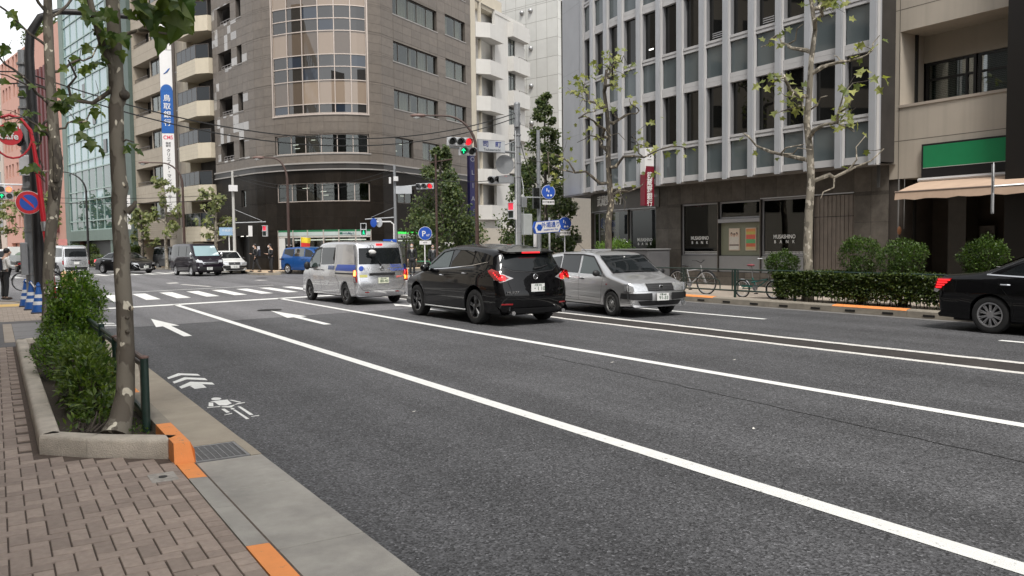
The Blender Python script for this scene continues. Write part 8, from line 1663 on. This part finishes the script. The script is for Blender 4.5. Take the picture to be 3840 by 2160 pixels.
sl = thing('corner_signal', 'traffic signal at the left border with red light and green arrow', 'traffic light', (-4, 53.4, .12)); pole(sl, -4, 53.4, .0, 7, .15, .12); wobj('mast_arm', MB().tube([(-4, 53.4, 5.3), (1.5, 53.1, 5.3)], .05, 6), M_SIGB, sl, True); signal(sl, (.42, 53.0, 5.02), 180, 3, 2, mat('signal_orange_red', (.9, .1, .05), .3, 0, emit=(1, .12, .05), estr=2.0)); signal(sl, (.62, 53.0, 4.65), 180, 2, 0, mat('lens_arrow_dark', (.01, .02, .015), .3, 0), True); wobj('hanger', MB().tube([(.6, 53.1, 4.8), (.6, 53.1, 5.3)], .03, 6), M_SIGB, sl)
# ---- cones
def cone(label, x, y):
    t = thing('traffic_cone', label, 'cone', (x, y, .05), 0, 'blue traffic cones at the corner'); M_CB = mat('cone_blue', (.012, .085, .32), .5, .12, 10); M_CW = mat('cone_white', (.62, .64, .66), .5, .1, 10)
    obj('base', MB().bbox(-.19, .19, -.19, .19, 0, .035, .02), mat('cone_base', (.02, .025, .04), .7), t); prof = lambda z: .145 * (1 - (z - .035) / .72) + .032
    for z0, z1, m in ((.035, .22, M_CB), (.22, .31, M_CW), (.31, .40, M_CB), (.40, .49, M_CW), (.49, .70, M_CB)): obj('band', MB().lathe([(prof(z0), z0), (prof(z1), z1)], 18, cap=False), m, t, True)
    obj('tip', MB().lathe([(.04, .70), (.055, .71), (.05, .745), (.035, .76), (.035, .79), (.01, .80)], 14), M_CB, t, True)
    return t
cone('leftmost of the three blue and white traffic cones', .72, 27.75); cone('middle one of the three blue and white traffic cones', .80, 26.1); cone('blue and white traffic cone nearest the tall shrub', .92, 24.6)
t = thing('cone_rope', 'striped rope strung between the three blue cones', 'rope', (.8, 26, .8)); wobj('rope', MB().tube([(.72, 27.75, .80), (.76, 26.9, .78), (.80, 26.1, .82), (.86, 25.3, .70), (.92, 24.6, .80)], .018, 6), M_SW, t, True)
# ---- green railing beside the planter
gr_ = thing('guard_rail', 'worn dark green steel guard rail along the near planter', 'railing', (1.05, 10, .12))
for y in (7.62, 9.62): wobj('post', MB().tube([(1.05, y, .1), (1.05, y, .76)], .034, 12), M_GRP, gr_, True); wobj('post_cap', MB().lathe([(.038, .76), (.036, .775), (.004, .785)], 12, Matrix.Translation((1.05, y, 0))), mat('rust_cap', (.16, .10, .085), .7, .3, 30), gr_)
for y in (10.95, 12.9, 14.9): wobj('post', MB().tube([(1.05, y, .1), (1.05, y, .80)], .034, 12), M_GRP, gr_, True)
for y0, y1 in ((7.66, 9.58), (9.66, 10.9), (11.0, 12.86), (12.94, 14.86)):
    wobj('top_rail', MB().tube([(1.05, y0, .745), (1.05, y1, .745)], .024, 8), mat('rail_worn', (.12, .085, .07), .6, .35, 10) if y0 < 9 else M_GRP, gr_, True); wobj('bottom_rail', MB().tube([(1.05, y0, .28), (1.05, y1, .28)], .022, 8), M_GRP, gr_, True)
    wobj('hoop', MB().tube([(1.05, y0 + .12, .28), (1.05, y0 + .12, .62), (1.05, y0 + .2, .68), (1.05, y1 - .2, .68), (1.05, y1 - .12, .62), (1.05, y1 - .12, .28)], .018, 8), mat('rail_worn2', (.20, .17, .14), .6, .35, 8) if y0 < 9 else M_GRP, gr_, True)
# ---- green railing on the right pavement
rr_ = thing('guard_rail', 'long dark green guard rail along the right kerb before the bicycles', 'railing', (17.05, 16, .15)); y = 25.6
ysr = [25.6 - 1.98 * k for k in range(11)]
for y in ysr: wobj('post', MB().tube([(17.05, y, .15), (17.05, y, .95)], .036, 8), M_GRP, rr_, True)
for a, b in zip(ysr[:-1], ysr[1:]):
    wobj('top_rail', MB().tube([(17.05, a - .05, .93), (17.05, b + .05, .93)], .02, 8), M_GRP, rr_, True); wobj('bottom_rail', MB().tube([(17.05, a - .05, .36), (17.05, b + .05, .36)], .022, 8), M_GRP, rr_, True)
    wobj('hoop', MB().tube([(17.05, a - .1, .36), (17.05, a - .1, .93)], .018, 6).tube([(17.05, b + .1, .36), (17.05, b + .1, .93)], .018, 6).tube([(17.05, a - .1, .66), (17.05, b + .75, .66), (17.05, b + .6, .62), (17.05, b + .55, .5), (17.05, b + .55, .36)], .016, 6).tube([(17.05, a - .1, .52), (17.05, b + .55, .52)], .012, 6), M_GRP, rr_, True)
# ---- bicycles
def bicycle(label, x, y, rz, m, wheel=.33, wb=1.02, small=False, basket=False, group=None):
    t = thing('bicycle', label, 'bicycle', (x, y, .15), rz); RXm = Matrix.Rotation(math.pi / 2, 4, 'Y')
    for yy in (-wb / 2, wb / 2):
        w = link('wheel', None, t); w.location = (0, yy, wheel); obj('tyre', MB().tube([(0, wheel * math.cos(a), wheel * math.sin(a)) for a in [2 * math.pi * k / 28 for k in range(29)]], .019, 6), M_TYRE, w, True); obj('rim', MB().tube([(0, (wheel - .03) * math.cos(a), (wheel - .03) * math.sin(a)) for a in [2 * math.pi * k / 24 for k in range(25)]], .009, 5), M_RIMS, w, True)
        sp = MB()
        for k in range(14): a = 2 * math.pi * k / 14; sp.tube([(.012, .02 * math.cos(a + 1), .02 * math.sin(a + 1)), (0, (wheel - .03) * math.cos(a), (wheel - .03) * math.sin(a))], .0018, 3)
        obj('spokes', sp, M_RIMS, w); obj('mudguard', MB().tube([(0, (wheel + .03) * math.cos(a), (wheel + .03) * math.sin(a)) for a in [rad(20 + 150 * k / 10) for k in range(11)]], .014, 5), M_PLAS if not small else M_RIMS, w, True)
    bbz = .28; sy = -.18; sz = .80 if not small else .86; hy = wb / 2 - .14; hz = .92 if not small else 1.0
    fr = MB()
    if not small: fr.tube([(0, -.05, bbz), (0, sy, .72)], .018, 6).tube([(0, sy + .01, .68), (0, hy - .03, .74)], .018, 6).tube([(0, -.05, bbz), (0, hy, .62)], .02, 6)
    else: fr.tube([(0, -.05, bbz), (0, sy, .55)], .02, 6).tube([(0, -.2, .42), (0, hy - .05, .52)], .026, 6).tube([(0, -.05, bbz), (0, hy - .05, .50)], .018, 6)
    fr.tube([(0, -.05, bbz), (0, -wb / 2, wheel)], .012, 5).tube([(0, sy, .62 if not small else .5), (0, -wb / 2, wheel)], .010, 5); obj('frame', fr, m, t, True)
    obj('fork', MB().tube([(0, hy - .06, hz - .06), (0, hy, .6 if not small else .5), (0, wb / 2, wheel)], [.016, .016, .011], 6), m if not small else M_RIMS, t, True); obj('seat_post', MB().tube([(0, sy + .02, .6 if not small else .48), (0, sy - .03, sz)], .014, 6), M_RIMS, t); obj('saddle', MB().ell((0, sy - .05, sz + .03), (.07, .13, .035), 10, 6), M_PLAS if not small else mat('saddle_red', (.22, .05, .06), .6), t, True)
    obj('handlebar', MB().tube([(-.26, hy - .18, hz + .08), (-.2, hy - .08, hz + .08), (0, hy - .06, hz), (.2, hy - .08, hz + .08), (.26, hy - .18, hz + .08)], .012, 6), M_RIMS if small else M_PLAS, t, True); obj('crank', MB().lathe([(.085, -.01), (.085, .01)], 16, Matrix.Translation((.05, -.05, bbz)) @ RXm).tube([(.06, -.05, bbz), (.06, .02, bbz - .15)], .01, 5).tube([(-.06, -.05, bbz), (-.06, -.12, bbz + .15)], .01, 5), M_RIMS, t); obj('pedal', MB().box(.06, .14, -.02, .06, bbz - .165, bbz - .14), M_PLAS, t)
    obj('chain_guard', MB().box(.035, .045, -wb / 2, -.02, bbz + .01, bbz + .07), m, t)
    if basket: obj('basket', MB().box(-.16, .16, hy + .02, hy + .26, hz - .12, hz - .11).box(-.17, .17, hy + .26, hy + .265, hz - .12, hz + .12).box(-.17, -.165, hy + .02, hy + .26, hz - .12, hz + .12).box(.165, .17, hy + .02, hy + .26, hz - .12, hz + .12), M_PLAS, t)
    return t
bicycle('silver road bicycle leaning by the rail next to the silver wagon', 17.7, 18.0, rad(188), mat('frame_silver', (.5, .5, .5), .35, .05, metal=.4), .34, 1.05)
bicycle('small teal folding bicycle behind the green guard rail', 17.55, 15.35, rad(184), mat('frame_teal', (.01, .12, .10), .4, .05), .235, 1.02, True)
bicycle('bicycle half hidden behind the tall shrub at the corner', 1.35, 36.5, rad(-80), mat('frame_grey', (.3, .3, .3), .4, .05), .33, 1.05, basket=True)
for k, lab in enumerate(('left one of two tan wooden stakes behind the tall shrub', 'right one of two tan wooden stakes behind the tall shrub')):
    t = thing('wooden_stake', lab, 'post', (2.3 + k * .3, 37.0, 0)); wobj('stake', MB().tube([(2.3 + k * .3, 37.0, 0), (2.3 + k * .3, 37.0, .75)], .12, 10).tube([(2.3 + k * .3, 37.0, .75), (2.3 + k * .3, 37.0, .85)], [.12, .03], 10), mat('stake_wood', (.55, .36, .20), .8, .1), t, True)
# ---- overhead cables
def cable(label, a, b, sag, rr=.022):
    a = Vector(a); b = Vector(b); pts = [a.lerp(b, k / 24) - Vector((0, 0, sag * 4 * (k / 24) * (1 - k / 24))) for k in range(25)]
    t = tag(link('overhead_cable', mesh('overhead_cable', MB().tube(pts, rr, 5), M_WIRE, True)), label, 'cable', 'overhead cables')
ul = (.86, 26.65)
cable('upper cable sagging from the corner pole to the main signal mast', (ul[0], ul[1], 6.62), (19.3, 30.2, 7.35), 1.45, .02); cable('lower cable sagging from the corner pole to the main signal mast', (ul[0], ul[1], 6.40), (19.3, 30.2, 7.15), 1.5, .02)
cable('cable running left from the corner pole, upper one', (ul[0], ul[1], 6.62), (-20, 26, 6.2), .4, .02); cable('cable running left from the corner pole, lower one', (ul[0], ul[1], 6.3), (-20, 26, 5.9), .4, .02)
cable('cable from the main mast to the far signal mast', (19.4, 30.4, 4.6), (19.44, 43.3, 6.0), .4, .016); cable('cable from the far signal mast towards the pale mast', (19.4, 43.36, 6.05), (13.36, 55.4, 6.5), .9, .016); cable('second cable from the far signal mast towards the pale mast', (19.4, 43.36, 5.8), (13.36, 55.4, 6.3), .9, .016)
cable('cable from the main mast to the thin sign mast', (19.5, 30.4, 6.6), (21.33, 31.5, 4.4), .5, .018); cable('cable from the main mast to the slim mast, upper one', (19.5, 30.4, 5.4), (24.5, 39.5, 6.2), .4, .016); cable('cable from the pale mast along the side street', (13.3, 55.5, 5.2), (-8, 75, 7.0), .8, .018); cable('lower cable from the pale mast along the side street', (13.3, 55.5, 4.9), (-8, 75, 6.6), .8, .018)
# ------------------------------------------------------------------ people
M_SKIN = mat('skin', (.52, .33, .24), .55, .05, 8); M_HAIR = mat('hair_black', (.012, .010, .009), .5, .15, 60); M_SUIT = mat('suit_black', (.012, .012, .014), .8, .15, 20); M_SHIRT = mat('shirt_white', (.72, .72, .70), .8, .05, 15); M_TROU = mat('trousers_charcoal', (.022, .022, .024), .85, .15, 15); M_SHOE = mat('shoe_brown', (.05, .03, .02), .4, .1); M_SHOEB = mat('shoe_black', (.01, .01, .01), .4, .1); M_MASK = mat('face_mask', (.74, .75, .76), .8, .03)
def skin_mesh(name, verts, edges, radii, m, parent, sub=2):
    me = bpy.data.meshes.new(name); me.from_pydata([tuple(v) for v in verts], edges, []); me.update(); me.materials.append(m)
    o = link(name, me, parent); md = o.modifiers.new('skin', 'SKIN'); md.use_smooth_shade = True
    for i, sv in enumerate(me.skin_vertices[0].data):
        r = radii[i]; sv.radius = (r, r) if not isinstance(r, tuple) else r; sv.use_root = (i == 0)
    o.modifiers.new('subdivision', 'SUBSURF').levels = sub; o.modifiers['subdivision'].render_levels = sub
    return o
def person(label, loc, rz, H=1.70, top=M_SUIT, trou=M_TROU, shoe=M_SHOEB, lean=0.0, bow=.0, stride=.0, armL='down', armR='down', suit=True, mask=True, bag=False, phone=False):
    """figure facing local +Y"""
    k = H / 1.70; t = thing('person', label, 'person', loc, rz, None); V = Vector
    pel = V((0, 0, .92)); spn = V((0, lean * .4, 1.12)); chs = V((0, lean, 1.34)); nek = V((0, lean + .01 + bow * .02, 1.46)); hd0 = V((0, lean + .03 + bow * .07, 1.54)); hd1 = V((0, lean + .035 + bow * .10, 1.63 - bow * .03))
    pts = {'pel': pel, 'spn': spn, 'chs': chs, 'nek': nek, 'h0': hd0, 'h1': hd1}
    for s, nm in ((-1, 'L'), (1, 'R')):
        st = stride * s
        pts['hip' + nm] = V((s * .09, 0, .88)); pts['kn' + nm] = V((s * .095, st * .5 + .02, .48)); pts['an' + nm] = V((s * .10, st - .02 - (.06 if st < 0 else 0), .09)); pts['to' + nm] = V((s * .11, st + .13, .04))
        pts['sh' + nm] = V((s * .175, lean, 1.39)); a = armL if s < 0 else armR
        if a == 'down': pts['el' + nm] = V((s * .225, lean - .03, 1.12)); pts['wr' + nm] = V((s * .225, lean + .03, .88)); pts['ha' + nm] = V((s * .22, lean + .05, .79))
        elif a == 'phone': pts['el' + nm] = V((s * .215, lean + .02, 1.13)); pts['wr' + nm] = V((s * .12, lean + .25, 1.13)); pts['ha' + nm] = V((s * .07, lean + .32, 1.15))
        elif a == 'swing': pts['el' + nm] = V((s * .23, lean - .10, 1.13)); pts['wr' + nm] = V((s * .22, lean + .04, .93)); pts['ha' + nm] = V((s * .22, lean + .08, .86))
    P_ = {n: V((v.x * k, v.y * k, v.z * k)) for n, v in pts.items()}
    names = list(P_); ix = {n: i for i, n in enumerate(names)}
    E_ = [('pel', 'spn'), ('spn', 'chs'), ('chs', 'nek'), ('nek', 'h0'), ('h0', 'h1')]
    for nm in 'LR': E_ += [('pel', 'hip' + nm), ('hip' + nm, 'kn' + nm), ('kn' + nm, 'an' + nm), ('an' + nm, 'to' + nm), ('chs', 'sh' + nm), ('sh' + nm, 'el' + nm), ('el' + nm, 'wr' + nm), ('wr' + nm, 'ha' + nm)]
    rd = {'pel': (.125, .09), 'spn': (.12, .085), 'chs': (.14, .10), 'nek': .05, 'h0': .075, 'h1': .085}
    for nm in 'LR': rd.update({'hip' + nm: .085, 'kn' + nm: .055, 'an' + nm: .036, 'to' + nm: .03, 'sh' + nm: .055, 'el' + nm: .042, 'wr' + nm: .028, 'ha' + nm: .034})
    sc = lambda r: tuple(x * k for x in r) if isinstance(r, tuple) else r * k
    body = skin_mesh('body', [P_[n] for n in names], [(ix[a], ix[b]) for a, b in E_], [sc(rd[n]) for n in names], M_SKIN, t)
    def cloth(name, ns, es, extra, m):
        sub = list(ns); id2 = {n: i for i, n in enumerate(sub)}
        return skin_mesh(name, [P_[n] for n in sub], [(id2[a], id2[b]) for a, b in es], [sc(tuple(x + extra for x in rd[n]) if isinstance(rd[n], tuple) else rd[n] + extra) for n in sub], m, t)
    ue = [('spn', 'chs'), ('pel', 'spn')] + [e for nm in 'LR' for e in (('chs', 'sh' + nm), ('sh' + nm, 'el' + nm), ('el' + nm, 'wr' + nm))]
    cloth('jacket' if suit else 'shirt', ['spn', 'pel', 'chs', 'shL', 'elL', 'wrL', 'shR', 'elR', 'wrR'], ue, .026 if suit else .02, top)
    cloth('trousers', ['pel', 'hipL', 'knL', 'anL', 'hipR', 'knR', 'anR'], [('pel', 'hipL'), ('hipL', 'knL'), ('knL', 'anL'), ('pel', 'hipR'), ('hipR', 'knR'), ('knR', 'anR')], .022, trou)
    for nm in 'LR': a = P_['an' + nm]; b = P_['to' + nm]; obj('shoe', MB().ell((a + b) / 2 + V((0, 0, -.012)), (.048 * k, .135 * k, .05 * k), 10, 7), shoe, t, True)
    h = P_['h1']; c = h + V((0, -.012, .035)) * k
    obj('hair', MB().ell(c + V((0, -.012, .012)), (.093 * k, .105 * k, .105 * k), 14, 10, Matrix.Rotation(-.35 - bow * .5, 3, 'X')), M_HAIR, t, True)
    f = MB().ell(h + V((0, .038 * k, -.022 * k)), (.074 * k, .078 * k, .10 * k), 12, 9); face = obj('face', f, M_SKIN, t, True)
    fy = h.y + .112 * k
    for s in (-1, 1): obj('eye', MB().ell((s * .03 * k, fy - .006, h.z + .005 * k), (.013 * k, .006, .007 * k), 8, 5), M_HAIR, face, True); obj('ear', MB().ell((s * .08 * k, h.y + .01, h.z - .02), (.012, .02, .032), 8, 6), M_SKIN, face, True)
    obj('nose', MB().ell((0, fy + .008, h.z - .022 * k), (.013, .018, .022), 8, 6), M_SKIN, face, True)
    if mask: obj('mask', MB().ell((0, h.y + .058 * k, h.z - .058 * k), (.066 * k, .066 * k, .052 * k), 12, 8), M_MASK, t, True)
    else: obj('mouth', MB().ell((0, fy - .008, h.z - .062 * k), (.022, .008, .006), 8, 5), mat('lips', (.35, .14, .12), .5), face, True)
    if suit:
        obj('shirt_front', MB().add([(-.05 * k, P_['chs'].y + .128 * k, 1.43 * k), (.05 * k, P_['chs'].y + .128 * k, 1.43 * k), (.0, P_['spn'].y + .125 * k, 1.10 * k), (0, P_['chs'].y + .138 * k, 1.34 * k)], [(0, 3, 1), (0, 2, 3), (3, 2, 1)]), M_SHIRT, t); obj('tie', MB().add([(-.012, P_['chs'].y + .142 * k, 1.42 * k), (.012, P_['chs'].y + .142 * k, 1.42 * k), (.02, P_['spn'].y + .135 * k, 1.16 * k), (0, P_['spn'].y + .133 * k, 1.12 * k), (-.02, P_['spn'].y + .135 * k, 1.16 * k)], [(0, 1, 2, 3, 4)]), M_SUIT, t)
    else: obj('belt', MB().lathe([(.148 * k, .99 * k), (.148 * k, 1.03 * k)], 16, Matrix.Diagonal((1, .78, 1, 1)), cap=False), M_SHOEB, t)
    # hands: palm with five fingers
    for s, nm in ((-1, 'L'), (1, 'R')):
        w, hnd = P_['wr' + nm], P_['ha' + nm]; d = (hnd - w).normalized(); sd = d.cross(V((0, 0, 1)));
        if sd.length < .3: sd = V((0, 1, 0))
        sd.normalize(); fg = MB()
        for q in range(4): b0 = hnd + d * .03 + sd * (.022 * (q - 1.5)); L = (.062, .072, .068, .052)[q]; fg.tube([b0 - d * .02, b0 + d * L * .5, b0 + d * L * .8 - V((0, 0, .018)) - sd * 0], [.0095, .009, .007], 6)
        fg.tube([hnd + sd * .03, hnd + sd * .052 + d * .025, hnd + sd * .05 + d * .05], [.010, .009, .008], 6); obj('hand', fg, M_SKIN, t, True)
    if bag: obj('backpack', MB().bbox(-.14 * k, .14 * k, -.30 * k + lean, -.14 * k + lean, 1.0 * k, 1.42 * k, .04), mat('bag_navy', (.018, .022, .035), .8, .1), t)
    if phone: ph = P_['haL'].lerp(P_['haR'], .5) if armL == 'phone' and armR == 'phone' else P_['haR' if armR == 'phone' else 'haL']; obj('phone', MB().box(-.036, .036, -.07, .07, 0, .01, Matrix.Translation(ph + V((0, .06, .02))) @ Matrix.Rotation(.7, 4, 'X')), M_OFF, t)
    return t
person('man in white shirt and dark trousers looking at his phone at the left border', (.235, 31.9, .05), rad(-62), 1.66, M_SHIRT, M_TROU, M_SHOE, .04, .6, 0, 'phone', 'phone', False, True, True, True)
person('man in black suit with dark bag walking left along the brown building', (13.95, 52.6, .12), rad(78), 1.72, stride=.22, armL='swing', armR='phone', bag=True)
person('man in black suit looking at his phone before the dark granite wall', (14.35, 50.6, .12), rad(95), 1.72, armL='phone', armR='phone', bow=.4, phone=True)
person('tall man in black suit and white mask waiting beside the shop board', (19.8, 42.0, 0), rad(150), 1.78)
person('man in grey suit and white mask waiting near the parking sign', (21.2, 42.2, 0), rad(155), 1.70, mat('suit_grey', (.05, .055, .06), .8, .1, 20), M_TROU)
